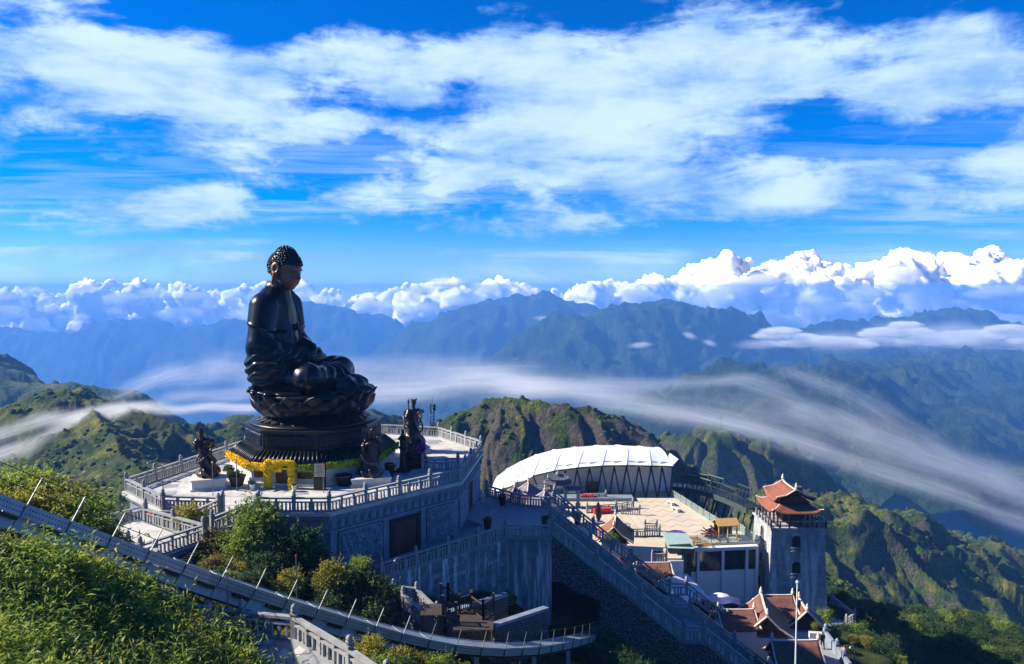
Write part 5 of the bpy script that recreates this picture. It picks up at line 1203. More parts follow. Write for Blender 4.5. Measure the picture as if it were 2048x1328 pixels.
# ---------------------------------------------------------------- curved tile roofs
def gable_roof(root, c, L, w, h, rz, mat, rows=True, flare=.35, thick=.16, ridge=True, fin=True, gable=None, rmat=None):
    M_RIDGE = rmat or globals()['M_RIDGE']
    """two concave slopes under a ridge of length L along the local X axis; eaves w to each side, turned up at the corners"""
    ca_, sa_ = math.cos(rz), math.sin(rz); c = Vector(c)
    def wp(x, y, z): return (c.x + x * ca_ - y * sa_ - root.location.x, c.y + x * sa_ + y * ca_ - root.location.y, c.z + z - root.location.z)
    def prof(u, v): return h * max(0, 1 - v) ** 1.25 + flare * abs(u) ** 4 * (.3 + .7 * v ** 2)
    for sg_ in (-1, 1):
        nu, nv = 13, 7; P = np.array([[wp((u * (L / 2)) * (1 + .03 * v), sg_ * w * v, prof(u, v)) for v in np.linspace(0, 1, nv)] for u in np.linspace(-1, 1, nu)])
        me = grid_mesh('roof_slope', P, mat); o = link('roof_slope', me, root); md = o.modifiers.new('thickness', 'SOLIDIFY'); md.thickness = thick; md.offset = -1 if sg_ > 0 else 1
        if rows:
            n = max(6, int(L / .30)); rb = MB()
            for k in range(n + 1):
                u = -1 + 2 * k / n; rb.tube([wp(u * L / 2 * (1 + .03 * v), sg_ * w * v, prof(u, v) + .04) for v in (0.0, .35, .7, 1.01)], .065, 5)
            q = rb.build('tile_rows', mat, root); tag(q, kind='stuff'); q.parent = o
    if ridge:
        rd = MB()
        for k in range(10):
            u0, u1 = -1 + k / 5, -1 + (k + 1) / 5; rd.bar(wp(u0 * L / 2, 0, prof(u0, 0) + .10), wp(u1 * L / 2, 0, prof(u1, 0) + .10), .20, .24)
        rd.build('ridge', M_RIDGE, root)
        for sg_ in (-1, 1):
            for ss in (-1, 1): MB().tube([wp(ss * L / 2 * 1.0, sg_ * .05, prof(1, 0) + .05), wp(ss * L / 2 * 1.01, sg_ * w * .5, prof(1, .5) + .10), wp(ss * L / 2 * 1.03, sg_ * w * 1.02, prof(1, 1) + .10)], .10, 6).build('verge', M_RIDGE, root)
        if fin:
            for ss in (-1, 1): MB().lathe([(.05, 0), (.17, .12), (.20, .3), (.12, .42), (.14, .55), (.02, .8)], 7, wp(ss * L / 2 * .98, 0, prof(1, 0) + .15)).build('finial', M_RIDGE, root)
    if gable:
        for ss in (-1, 1): MB().add([wp(ss * L * .44, -w * .82, prof(0, .82) - .1), wp(ss * L * .44, w * .82, prof(0, .82) - .1), wp(ss * L * .44, 0, h - .12), wp(ss * L * .42, -w * .82, prof(0, .82) - .1), wp(ss * L * .42, w * .82, prof(0, .82) - .1), wp(ss * L * .42, 0, h - .12)], [(0, 1, 2), (5, 4, 3), (0, 3, 4, 1), (1, 4, 5, 2), (2, 5, 3, 0)]).build('gable', gable, root)
def hip_skirt(root, c, ox, oy, ix, iy, h, mat, flare=.45):
    """four concave slopes round a rectangular core, the corners swept up"""
    c = Vector(c)
    for s_ in range(4):
        a, b, ia, ib = (ox, oy, ix, iy) if s_ % 2 == 0 else (oy, ox, iy, ix); rz = s_ * math.pi / 2; nu, nv = 13, 6
        def f(u, v):
            x = u * (ia + (a - ia) * v); y = -(ib + (b - ib) * v); z = h * max(0, 1 - v) ** 1.3 + flare * abs(u) ** 5 * v ** 2
            return (c.x + x * math.cos(rz) - y * math.sin(rz) - root.location.x, c.y + x * math.sin(rz) + y * math.cos(rz) - root.location.y, c.z + z - root.location.z)
        P = np.array([[f(u, v) for v in np.linspace(0, 1, nv)] for u in np.linspace(-1, 1, nu)]); o = link('roof_slope', grid_mesh('roof_slope', P, mat), root)
        md = o.modifiers.new('thickness', 'SOLIDIFY'); md.thickness = .14; md.offset = 1
        rb = MB(); n = int(a * 2 / .3)
        for k in range(n + 1):
            u = -1 + 2 * k / n; rb.tube([tuple(np.array(f(u, v)) + np.array((0, 0, .04))) for v in (0.0, .4, .75, 1.01)], .06, 5)
        q = rb.build('tile_rows', mat, root); tag(q, kind='stuff'); q.parent = o
        MB().tube([tuple(np.array(f(1, v)) + np.array((0, 0, .06))) for v in (0, .3, .6, .85, 1.03)], .11, 6).build('hip_ridge', M_RIDGE, root)

# ceremonial gate with three bays
g0 = sq(1113, 1002); gate = thing('ceremonial_gate', 'grey stone ceremonial gate with tiered swept roofs before the white pavilion', 'gate', (g0.x, 111, SQZ))
gx = [-3.0, -1.15, 1.15, 3.0]
for k, x in enumerate(gx):
    H_ = 3.3 if k in (1, 2) else 2.5
    MB().box((x, 0, H_ / 2), (.42, .42, H_)).box((x, 0, .25), (.7, .7, .5)).build('pillar', M_STONE, gate)
MB().box((0, 0, 3.0), (2.9, .3, .55)).build('lintel', M_STONE, gate); MB().box((0, -.17, 3.0), (1.5, .05, .36)).build('name_plaque', M_MEMB, gate)
for s_ in (-1, 1): MB().box((s_ * 2.1, 0, 2.25), (2.0, .3, .4)).build('lintel', M_STONE, gate); MB().box((s_ * 2.1, -.17, 2.25), (1.0, .05, .24)).build('name_plaque', M_MEMB, gate)
gl = gate.location
gable_roof(gate, gl + Vector((0, 0, 3.3)), 3.9, .75, .5, 0, M_TILE_G, True, .22, fin=False, rmat=M_STONE); gable_roof(gate, gl + Vector((0, 0, 4.05)), 2.9, .7, .65, 0, M_TILE_G, True, .28, fin=False, rmat=M_STONE)
MB().box((0, 0, 3.85), (2.0, .4, .6)).build('frieze', M_STONE, gate)
for s_ in (-1, 1): gable_roof(gate, gl + Vector((s_ * 2.5, 0, 2.5)), 2.5, .65, .45, 0, M_TILE_G, True, .22, fin=False, rmat=M_STONE)
MB().lathe([(.1, 4.6), (.25, 4.7), (.36, 4.95), (.25, 5.2), (.05, 5.3), (.02, 6.6)], 10).build('finial', M_STONE, gate)
# three small pavilions behind the terrace corner
def kiosk(label, px, py, Y, w, h, mat, rz):
    p = at(px, py, Y=Y); k = thing('tiled_pavilion', label, 'pavilion', (p.x, p.y, SQZ), rz); zt = p.z - SQZ
    for i in (-1, 1):
        for j in (-1, 1): MB().box((i * w * .7, j * w * .7, (zt - h) / 2), (.22, .22, zt - h)).build('post', M_WOOD, k)
    for s_ in range(4):
        r = s_ * math.pi / 2
        def f(u, v): x = u * w * v; y = -w * v; z = zt - h + h * max(0, 1 - v) ** 1.4 + .3 * abs(u) ** 4 * v ** 3; return (x * math.cos(r) - y * math.sin(r), x * math.sin(r) + y * math.cos(r), z)
        P = np.array([[f(u, v) for v in np.linspace(.02, 1, 7)] for u in np.linspace(-1, 1, 9)]); o = link('roof_slope', grid_mesh('roof_slope', P, mat), k); md = o.modifiers.new('thickness', 'SOLIDIFY'); md.thickness = .1
        MB().tube([f(1, v) for v in (0.02, .35, .7, 1.03)], .09, 6).build('hip_ridge', M_RIDGE, k)
    MB().lathe([(.18, 0), (.2, .25), (.08, .4), (.12, .6), (.02, .9)], 7, (0, 0, zt)).build('finial', M_RIDGE, k); MB().box((0, 0, .05), (w * 1.5, w * 1.5, .1)).build('floor', M_PAVE2, k)
kiosk('small pavilion with a sunlit brown tiled roof, leftmost beside the terrace wall', 1030, 972, 103, 2.6, 1.9, M_TILE_B, R(20))
kiosk('small pavilion with a violet grey glazed roof behind the other two', 1057, 964, 108, 2.5, 1.9, M_TILE_G, R(38))
kiosk('small pavilion with a shiny violet roof next to the ceremonial gate', 1090, 981, 101, 2.4, 1.8, M_TILE_G, R(30))

# railings, red tables, shrub boxes of the square
def sqrail(pts, label): balustrade([tuple(sq(*p)) for p in pts], label, gap=.34, post=3.0, s=.95)
sqrail([(1158, 1001), (1212, 1000)], 'stone balustrade behind the farther red table on the square')
sqrail([(1174, 1026), (1232, 1022), (1266, 1016)], 'stone balustrade behind the nearer red table on the square')
sqrail([(1243, 1028), (1279, 1030)], 'short stone balustrade beside the sunken steps of the square')
sqrail([(1290, 1062), (1313, 1062)], 'short stone balustrade around the little stair of the square')
sqrail([(1258, 1074), (1290, 1073), (1319, 1072)], 'stone balustrade along the near edge of the square')
sqrail([(1305, 1126), (1332, 1124)], 'white stone balustrade at the end of the sunlit lower court')
def red_table(label, px, py, rz, L):
    p = sq(px, py); k = thing('red_table', label, 'table', tuple(p), rz)
    MB().box((0, 0, .74), (L, .9, .05)).build('tabletop', M_RED, k)
    P = np.array([[[(L / 2 + .02) * math.cos(a) * (1 / max(abs(math.cos(a)), abs(math.sin(a)))) * (1 + .03 * math.sin(a * 22) * (1 - z)), .47 * math.sin(a) * (1 / max(abs(math.cos(a)), abs(math.sin(a)))) * (1 + .05 * math.sin(a * 22) * (1 - z)), .03 + z * .735] for z in (0, .5, 1)] for a in np.linspace(0, 2 * math.pi, 65)])
    link('cloth', grid_mesh('cloth', P, M_RED), k)
    for i in (-1, 1):
        for j in (-1, 1): MB().box((i * (L / 2 - .12), j * .36, .36), (.06, .06, .715)).build('leg', M_STEEL, k)
red_table('red cloth covered table, farther of the two on the square', 1176, 1000, R(-3), 1.9)
red_table('longer red cloth covered table, nearer of the two on the square', 1203, 1026, R(14), 2.5)
for px, py in ((1224, 1050), (1240, 1047), (1262, 1062), (1301, 1031), (1308, 1048)): pass
planter('dark urn at the left side of the square near the staircase', tuple(sq(1155, 1048)), .6, 1.5, True, M_BLACKP, 21)
sc_ = thing('rock_sculpture', 'slender dark rock sculpture on a base beside the orange roof', 'sculpture', tuple(sq(1197, 1046)))
V, F = surface_net(lambda x, y, z: np.maximum(s_ell(x, y, z, (0, 0, 1.5), (.38, .34, 1.5)) - .14 * fbm(x * 3, y * 3 + z * 1.4, 3, 2), -z), (-.8, -.8, -.1), (.8, .8, 3.4), .1); link('rock', np_mesh('rock', V, F, M_BLACKP), sc_); MB().box((0, 0, .12), (1.2, 1.2, .24)).build('base', M_STONE, sc_)
tp = thing('purple_tarp', 'crumpled purple tarpaulin lying on the sunlit square', 'tarp', tuple(sq(1356, 1066)), R(-40))
U_, V_ = np.meshgrid(np.linspace(-1, 1, 24), np.linspace(-1, 1, 20), indexing='ij'); hh = .12 + .5 * np.abs(fbm(U_ * 1.6, V_ * 1.6, 3, 5)) * (1 - np.maximum(np.abs(U_), np.abs(V_)) ** 4)
link('sheet', grid_mesh('sheet', np.stack([U_ * 1.1 * (1 - .4 * V_), V_ * .8, hh * .6], -1), M_PURP), tp)
dp = thing('timber_pile', 'heap of dismantled dark red wooden frames near the glass railing', 'pile', tuple(sq(1424, 1074)), R(30))
for k in range(22): a = rr_.uniform(-.5, .5) + (1.3 if k % 3 == 0 else 0); c = Vector((rr_.uniform(-.7, .7), rr_.uniform(-.7, .7), .1 + .05 * k)); d = Vector((math.cos(a), math.sin(a), rr_.uniform(-.15, .2))) * rr_.uniform(.7, 1.4); MB().bar(c - d, c + d, .13, .10).build('beam', M_DOOR if k % 4 else M_WOOD, dp)
for lb, px, py, a in (('flat open wooden frame lying nearest the edge of the square', 1405, 1089, R(12)), ('small wooden pallet lying beside the flat frame', 1391, 1079, R(8))):
    k = thing('timber_decking', lb, 'decking', tuple(sq(px, py)), a); s_ = 1.0 if 'open' in lb else .6
    for j in range(5): MB().box((0, (-1 + j * .5) * s_, .12), (2.0 * s_, .12, .08)).build('slat', M_PINE, k)
    for j in (-1, 1): MB().box((j * .9 * s_, 0, .04), (.12, 2.1 * s_, .08)).build('bearer', M_PINE, k)
sh_ = thing('timber_shed', 'unfinished yellow timber shed at the corner of the square next to the tower', 'shed', (27.8, 97.2, SQZ), R(8))
for x in (-1.2, 0, 1.2):
    for y in (-.8, .8): MB().box((x, y, .85), (.16, .16, 1.7)).build('post', M_PINE, sh_)
for y in (-.8, .8): MB().box((0, y, 1.75), (2.7, .14, .16)).build('beam', M_PINE, sh_)
for s_ in (-1, 1): MB().slab([(-1.5, 0, 2.5), (1.5, 0, 2.5), (1.5, s_ * 1.05, 1.8), (-1.5, s_ * 1.05, 1.8)], .07).build('roof_board', M_PINE, sh_)
for x in (-.6, .6): MB().box((x, .78, .8), (1.0, .04, 1.5)).build('wall_board', M_WOOD, sh_)
# glass railing along the right edge
gr = thing('glass_railing', 'frameless glass railing along the right edge of the square', 'railing', (27, 108, SQZ))
ge = [Vector((24.4, 119.0, SQZ)), Vector((28.4, 100.7, SQZ)), Vector((30.4, 99.7, SQZ)), Vector((31.0, 95.7, SQZ)), Vector((21.8, 94.6, SQZ))]
for a, b in zip(ge[:-1], ge[1:]):
    n = max(1, round((b - a).length / 1.8))
    for k in range(n):
        p, q = a.lerp(b, (k + .03) / n), a.lerp(b, (k + .97) / n); part(MB().bar(p + up * .55, q + up * .55, .03, 1.1), 'pane', M_GLASS, gr)
        part(MB().bar(p, p + up * 1.15, .05, .05, up=(1, 0, 0)), 'post', M_GSTEEL, gr)
# benches by the railing
for k, (px, py) in enumerate(((1341, 1009), (1352, 1022))):
    bn_ = thing('stone_bench', ('farther', 'nearer')[k] + ' pale stone bench at the glass railing of the square', 'bench', tuple(sq(px, py)), R(-75)); MB().box((0, 0, .44), (1.8, .5, .12)).build('seat', M_WSTONE, bn_)
    for s_ in (-1, 1): MB().box((s_ * .7, 0, .19), (.25, .45, .38)).build('leg', M_WSTONE, bn_)

# ---------------------------------------------------------------- retaining front with dark glazing below the square
hall = thing('glazed_hall', 'hall under the square with dark glazing between white columns above a white wall', 'building', (26, 94, -22))
h0, h1 = Vector((21.6, 93.9, 0)), Vector((31.1, 95.0, 0)); hd = (h1 - h0).normalized(); hn = Vector((hd.y, -hd.x, 0)); HL = (h1 - h0).length
part(MB().bar(h0 + up * -20.3, h1 + up * -20.3, .5, 4.0), 'wall', M_WHITE, hall); part(MB().bar(h0 - hd * .1 + hn * .1 + up * -15.45, h1 + hd * .1 + hn * .1 + up * -15.45, .8, .42), 'fascia', M_WHITE, hall)
cols = [0, .19, .53, .86, 1.0]
for f in cols: part(MB().bar(h0 + hd * HL * f + hn * .28 + up * -22.4, h0 + hd * HL * f + hn * .28 + up * -15.7, .34, .3, up=tuple(hn)), 'column', M_WHITE, hall)
for f0, f1 in zip(cols[:-1], cols[1:]):
    n = 3 if f1 - f0 > .25 else 2
    for k in range(n):
        a = h0 + hd * (HL * (f0 + (f1 - f0) * (k + .02) / n)) + hn * .08; b = h0 + hd * (HL * (f0 + (f1 - f0) * (k + .98) / n)) + hn * .08; part(MB().bar(a + up * -17.0, b + up * -17.0, .08, 2.6), 'window', M_WIN, hall)
cab = thing('green_roofed_cabin', 'tall dark cabin with a pale green sloping sheet roof at the corner of the square', 'cabin', (20.6, 92.4, -19))
part(MB().box((20.6, 92.4, -17.2), (2.7, 2.6, 6.4)), 'wall', M_STEEL, cab); part(MB().slab([(19.0, 90.7, -14.15), (22.2, 90.7, -14.25), (22.2, 94.3, -13.5), (19.0, 94.3, -13.4)], .1), 'roof', M_GROOF, cab)
for k in range(5): part(MB().box((19.5 + .55 * k, 91.07, -17.4), (.48, .05, 5.6)), 'cladding_panel', M_GSTEEL if k % 2 else M_STEEL, cab)
part(MB().slab([(18.95, 90.64, -14.17), (22.25, 90.64, -14.27), (22.25, 90.6, -14.75), (18.95, 90.6, -14.65)], .04), 'awning_valance', M_GSTEEL, cab)
# orange roofed pavilion and the brown roofs running down beside the stairs
pv_ = thing('orange_roofed_pavilion', 'pavilion with a steep orange tiled roof beside the grand staircase', 'pavilion', (12.4, 91.5, -15))
gable_roof(pv_, (12.6, 91.6, -13.3), 4.6, 2.3, 2.0, R(80), M_TILE_O, True, .3, gable=M_DOOR); part(MB().box((12.6, 91.6, -14.6), (3.0, 3.6, 2.8), R(-10)), 'wall', M_WHITE, pv_)
lr = thing('long_roofed_shop', 'long low building with a dark brown roof below the orange pavilion', 'building', (16.4, 85.5, -20))
q0 = [(12.6, 88.6, -14.6), (15.4, 90.4, -15.0), (20.0, 85.6, -17.6), (16.2, 82.6, -17.4)]
part(MB().slab([q0[0], q0[3], q0[2], q0[1]], .18), 'roof', M_TILE_B, lr); part(MB().prism([(13.2, 88.2), (16.2, 83.5), (19.2, 85.6), (15.4, 89.6)], -24, -17.9), 'wall', M_WHITE, lr)
rb = MB()
for k in range(22):
    f = (k + .5) / 22; a, b = Vector(q0[0]).lerp(Vector(q0[3]), f), Vector(q0[1]).lerp(Vector(q0[2]), f); rb.tube([a + up * .04, b + up * .04], .07, 5)
o = part(rb, 'tile_rows', M_TILE_B, lr); tag(o, kind='stuff')
sr = thing('small_roofed_building', 'small building with a red brown tiled roof below the lower court', 'building', (18.6, 86.5, -20))
gable_roof(sr, at(1305, 1128, Y=86.5) - Vector((0, 0, 1.0)), 4.2, 1.7, 1.0, 0, M_TILE_B, True, .2, fin=False); c_ = at(1305, 1128, Y=86.5); part(MB().box((c_.x, c_.y, -19.6), (3.4, 2.6, 6)), 'wall', M_WHITE, sr)
part(MB().box((17.9, 91.0, SQZ + .012), (1.6, 2.2, .02)), 'mat', M_TILE_O, square)
cn = thing('glazed_canopy', 'pale translucent gridded canopy roof sloping down beside the stair landing', 'canopy', (19.5, 85, -20))
k4 = [at(1312, 1152, Y=87), at(1374, 1147, Y=90), at(1420, 1196, Y=86), at(1352, 1206, Y=82)]
for i in range(5):
    for j in range(4):
        qf = lambda a, b: Vector(k4[0]).lerp(Vector(k4[1]), a).lerp(Vector(k4[3]).lerp(Vector(k4[2]), a), b); part(MB().slab([qf((i + .02) / 5, (j + .98) / 4), qf((i + .98) / 5, (j + .98) / 4), qf((i + .98) / 5, (j + .02) / 4), qf((i + .02) / 5, (j + .02) / 4)], .05), 'pane', M_MEMB if (i + j) % 3 else M_WHITE, cn)
for i in range(6): qa = Vector(k4[0]).lerp(Vector(k4[1]), i / 5); qb = Vector(k4[3]).lerp(Vector(k4[2]), i / 5); part(MB().bar(qa - up * .1, qb - up * .1, .08, .1), 'rafter', M_WHITE, cn)
for p in k4: part(MB().bar(p - up * .1, Vector((p.x, p.y, -26)), .14, .14, up=(1, 0, 0)), 'post', M_WHITE, cn)
for k in range(9): p = Vector(k4[0]).lerp(Vector(k4[3]), k / 8); part(MB().bar(p - up * 1.1, p - up * .1, .05, .05, up=(1, 0, 0)), 'baluster', M_STEEL, cn)
def stall(label, px, py, Y, mat, rz):
    p = at(px, py, Y=Y); k = thing('market_stall', label, 'stall', (p.x, p.y, p.z - 2.1), rz)
    for i in (-1, 1):
        for j in (-1, 1): MB().box((i * 1.2, j * .7, .3), (.08, .08, 3.0)).build('post', M_STEEL, k)
    P = np.array([[[u * 1.5, v * .95, 1.85 + .12 * math.sin(u * 4) + .25 * (1 - v * v)] for v in np.linspace(-1, 1, 7)] for u in np.linspace(-1, 1, 11)]); link('tarpaulin', grid_mesh('tarpaulin', P, mat), k)
    MB().box((0, 0, .6), (2.2, 1.1, .08)).build('counter', M_WOOD, k)
    for q in range(6): MB().box((rr_.uniform(-.9, .9), rr_.uniform(-.4, .4), .74), (.3, .24, .2), rr_.uniform(0, 3)).build('goods_box', rr_.choice((M_WHITE, M_PURP, M_WOOD)), k)
stall('market stall under a blue violet tarpaulin near the foot of the white hall wall', 1452, 1196, 83, pbr('blue_tarp', (.035, .05, .16), .5, var=.3, scale=3, bump=.2), R(-12)); stall('market stall with a pale tarpaulin beside the gridded canopy', 1432, 1190, 86, M_MEMB, R(10))

# ---------------------------------------------------------------- stone tower with its bell pavilion
TX, TY, TB, TT = 36.0, 97.2, -31.7, -13.0; T0, T1 = 4.05, 3.35
tower = thing('stone_tower', 'tall battered stone tower with arched windows and a red tiled pavilion on top', 'tower', (TX, TY, TB))
tb = MB().lathe([(T0 * math.sqrt(2), 0), (T1 * math.sqrt(2), TT - TB), (T1 * math.sqrt(2) + .3, TT - TB + .02), (T1 * math.sqrt(2) + .3, TT - TB + .32)], 4, ph=math.pi / 4); tb.build('wall', M_TOWER, tower)
def half(z): return T0 + (T1 - T0) * (z / (TT - TB))
def tower_window(side, off, z, w=.95, h=1.35):
    hd_ = half(z); tl = math.atan((T0 - T1) / (TT - TB)); fr = MB(); out_ = [(-w / 2, 0), (w / 2, 0), (w / 2, h * .7)] + [(w / 2 * math.cos(a), h * .7 + h * .3 * math.sin(a)) for a in np.linspace(.4, math.pi - .4, 6)] + [(-w / 2, h * .7)]
    M_ = Matrix.Rotation(0 if side == 0 else -math.pi / 2, 4, 'Z') @ Matrix.Translation((off, -hd_, z)) @ Matrix.Rotation(-tl, 4, 'X'); n = len(out_)
    ring = [(x * 1.22, y_ * 1.12 - .06 * h) for x, y_ in out_]
    vs = [M_ @ Vector((x, -.10, y_)) for x, y_ in ring] + [M_ @ Vector((x, -.10, y_)) for x, y_ in out_] + [M_ @ Vector((x, .06, y_)) for x, y_ in ring] + [M_ @ Vector((x, .06, y_)) for x, y_ in out_]
    fr.add(vs, [(k, (k + 1) % n, (k + 1) % n + n, k + n) for k in range(n)] + [(k, k + 2 * n, (k + 1) % n + 2 * n, (k + 1) % n) for k in range(n)] + [(k + n, (k + 1) % n + n, (k + 1) % n + 3 * n, k + 3 * n) for k in range(n)])
    wdw = fr.build('window', M_TOWER, tower)
    o = MB().add([M_ @ Vector((x, -.012, y_)) for x, y_ in out_], [tuple(range(n))]).build('opening', M_DARK, tower); o.parent = wdw
    sl_ = MB(); 
    for b_x in (-.45, -.15, .15, .45): sl_.box((b_x * w, -.16, -.28), (.1, .1, .34))
    sl_.box((0, -.16, -.06), (w * 1.3, .2, .1)).box((0, -.16, -.48), (w * 1.3, .2, .1)); sl_.v = [tuple(M_ @ Vector(v)) for v in sl_.v]; o = sl_.build('sill', M_TOWER, tower); o.parent = wdw
for z in (16.6, 13.3, 10.0, 7.4): tower_window(0, -.25, z, 1.1, 1.45)
for z in (16.9, 13.5, 10.3): tower_window(1, .1, z, .95, 1.4)
PZ = TT + .32
for s_ in range(4):
    rz = s_ * math.pi / 2; M_ = Matrix.Translation((TX, TY, PZ)) @ Matrix.Rotation(rz, 4, 'Z'); e2 = T1 + .1
    for k in range(7):
        x = -e2 + 2 * e2 * k / 6; q = MB().box((x, -e2, .45), (.16, .16, .9)); q.v = [tuple(M_ @ Vector(v)) for v in q.v]; part(q, 'parapet_post', M_TOWER if s_ else M_WOOD, tower)
    for z in (.25, .8): q = MB().box((0, -e2, z), (2 * e2 - .17, .09, .09)); q.v = [tuple(M_ @ Vector(v)) for v in q.v]; part(q, 'parapet_rail', M_WOOD, tower)
    for x in (-2.2, -.75, .75): q = MB().lathe([(.15, 0), (.13, 1.75)], 8, (x, -2.2, 0)); q.v = [tuple(M_ @ Vector(v)) for v in q.v]; part(q, 'column', M_DOOR, tower)
part(MB().box((TX, TY, PZ + .85), (2.2, 2.2, 1.7)), 'inner_room', M_WOOD, tower); part(MB().box((TX, TY, PZ + 1.78), (4.9, 4.9, .18)), 'ceiling', M_DOOR, tower)
hip_skirt(tower, (TX, TY, PZ + 1.6), 3.2, 3.2, 1.9, 1.9, .95, M_TILE_O, .6)
part(MB().box((TX, TY, PZ + 2.75), (3.6, 3.6, .55)), 'upper_storey', M_DOOR, tower)
gable_roof(tower, (TX, TY, PZ + 2.8), 4.9, 2.5, 1.55, R(90), M_TILE_O, True, .75, gable=M_DOOR)

# ---------------------------------------------------------------- temple roofs at the tower's foot
def house(label, px, py, Y, L, w, h, rz, mat=M_TILE_B, drop=1.0, base=-27, lit=None):
    p = at(px, py, Y=Y); k = thing('temple_hall', label, 'building', (p.x, p.y, base)); c = Vector((p.x, p.y, p.z - h))
    gable_roof(k, c, L, w, h, rz, mat, True, .22, gable=M_DOOR)
    part(MB().box((p.x, p.y, (c.z - .2 + base) / 2), (L * .86, w * 1.6, c.z - .2 - base), rz), 'wall', M_WHITE, k); return k
house('temple hall with the highest ridge, directly in front of the stone tower', 1553, 1193, 84, 3.7, 2.3, 1.6, 0)
house('temple hall with a low brown roof at the left end of the temple roofs', 1472, 1222, 79, 3.9, 2.2, 1.3, 0)
house('temple hall with a long brown roof in the middle of the temple roofs', 1528, 1212, 80, 6.0, 2.6, 2.2, R(78))
house('temple hall with a dark roof slope to the right of the flagpole', 1606, 1212, 83, 3.4, 2.4, 2.2, R(84))
house('temple hall with the nearest brown roof at the bottom edge behind the flagpole', 1590, 1284, 72, 4.6, 2.4, 2.2, 0)
fp = thing('flagpole', 'tall white flagpole rising in front of the temple roofs', 'flagpole', tuple(at(1589, 1420, Y=62)))
zt = at(1587, 1168, Y=62).z - fp.location.z; MB().tube([(0, 0, 0), (0, 0, zt)], .085, 8, .06).build('pole', M_MEMB, fp); MB().lathe([(.05, 0), (.15, .1), (.15, .2), (.03, .32)], 8, (0, 0, zt)).build('finial', M_MEMB, fp)
wk = thing('walled_walkway', 'shaded paved walkway with a low wall beside the temple halls', 'walkway', (29.5, 73, -24))
wq = [at(1618, 1275, Z=-19.0), at(1650, 1277, Z=-19.0), at(1700, 1345, Z=-19.0), at(1622, 1345, Z=-19.0)]
part(MB().slab([wq[3], wq[2], wq[1], wq[0]], 3), 'floor', M_PAVE2, wk); part(MB().bar(wq[1] + up * .45, wq[2] + up * .45, .3, .9), 'low_wall', M_STONE, wk); part(MB().bar(wq[0] + up * .3, wq[1] + up * .3, .5, .6), 'end_wall', M_WSTONE, wk)
for f in (.02, .5, .78): p = wq[1].lerp(wq[2], f); part(MB().box((p.x, p.y, p.z + .6), (.42, .42, 1.2)).lathe([(.1, 1.2), (.2, 1.3), (.2, 1.5), (.03, 1.7)], 8, (p.x, p.y, p.z)), 'post', M_STONE, wk)
balustrade([(41.3, 91.5, -24.4), (43.0, 93.0, -24.4), (42.2, 98, -24.2)], 'shaded blue balustrade at the right foot of the stone tower')
gt = thing('tower_foot_terrace', 'small stone terrace at the right foot of the stone tower', 'terrace', (41, 94, -29)); part(MB().prism([(38, 91.2), (41.5, 91.2), (43.2, 92.9), (42.4, 99), (38, 99)], -34, -24.4), 'wall', M_STONE, gt)
# walker
def person(label, p, rz, h=1.72):
    k = thing('person', label, 'person', tuple(p), rz)
    def f(x, y, z):
        ds = [s_ell(x, y, z, (0, 0, 1.22), (.13, .20, .30)), s_ell(x, y, z, (0, 0, .95), (.13, .17, .16)), s_cap(x, y, z, (0, 0, 1.4), (.02, 0, 1.55), .06, .055)]
        for s_, a in ((1, .18), (-1, -.18)):
            ds += [s_cap(x, y, z, (0, .09 * s_, .92), (a * .5 + .03, .10 * s_, .5), .095, .07), s_cap(x, y, z, (a * .5 + .03, .10 * s_, .5), (a * .9, .10 * s_, .08), .07, .045), s_cap(x, y, z, (a * .9, .1 * s_, .05), (a * .9 + .14, .1 * s_, .04), .045, .04),
                   s_cap(x, y, z, (0, .2 * s_, 1.4), (-a * .4, .27 * s_, 1.12), .06, .05), s_cap(x, y, z, (-a * .4, .27 * s_, 1.12), (.12 - a * .3, .25 * s_, .9), .05, .04)]
        return smin(sm_all(ds, .05), s_ell(x, y, z, (.03, 0, 1.66), (.10, .085, .125)), .02)
    V, F = surface_net(f, (-.45, -.45, -.02), (.45, .45, 1.85), .028); link('body', np_mesh('body', V, F, M_BLACKP), k)
    V, F = surface_net(lambda x, y, z: np.maximum(s_ell(x, y, z, (.01, 0, 1.69), (.118, .102, .125)), (x - .06) * .8 - (z - 1.7)), (-.2, -.2, 1.4), (.2, .2, 1.9), .025); link('hair', np_mesh('hair', V, F, M_HAIR), k); return k
person('person in dark clothes walking along the shaded walkway beside the temple', at(1645, 1298, Z=-19.0), R(95))
fl_ = thing('orange_cloth', 'bright orange cloth draped over the slope beside the walkway wall', 'cloth', tuple(at(1690, 1306, Y=73)), R(20))
U_, V_ = np.meshgrid(np.linspace(-1, 1, 18), np.linspace(-1, 1, 18), indexing='ij'); link('sheet', grid_mesh('sheet', np.stack([U_ * .55, V_ * .25 + .1 * np.sin(U_ * 5), .35 - .45 * V_ * 0 - .5 * U_ ** 2 + .25 * fbm(U_ * 2, V_ * 2, 2, 3) + .3 * V_], -1), pbr('orange_cloth', (.85, .22, .01), .7, var=.15, scale=5)), fl_)
MB().tube([(0, 0, -1.2), (0, 0, .4)], .04).build('stake', M_WOOD, fl_)

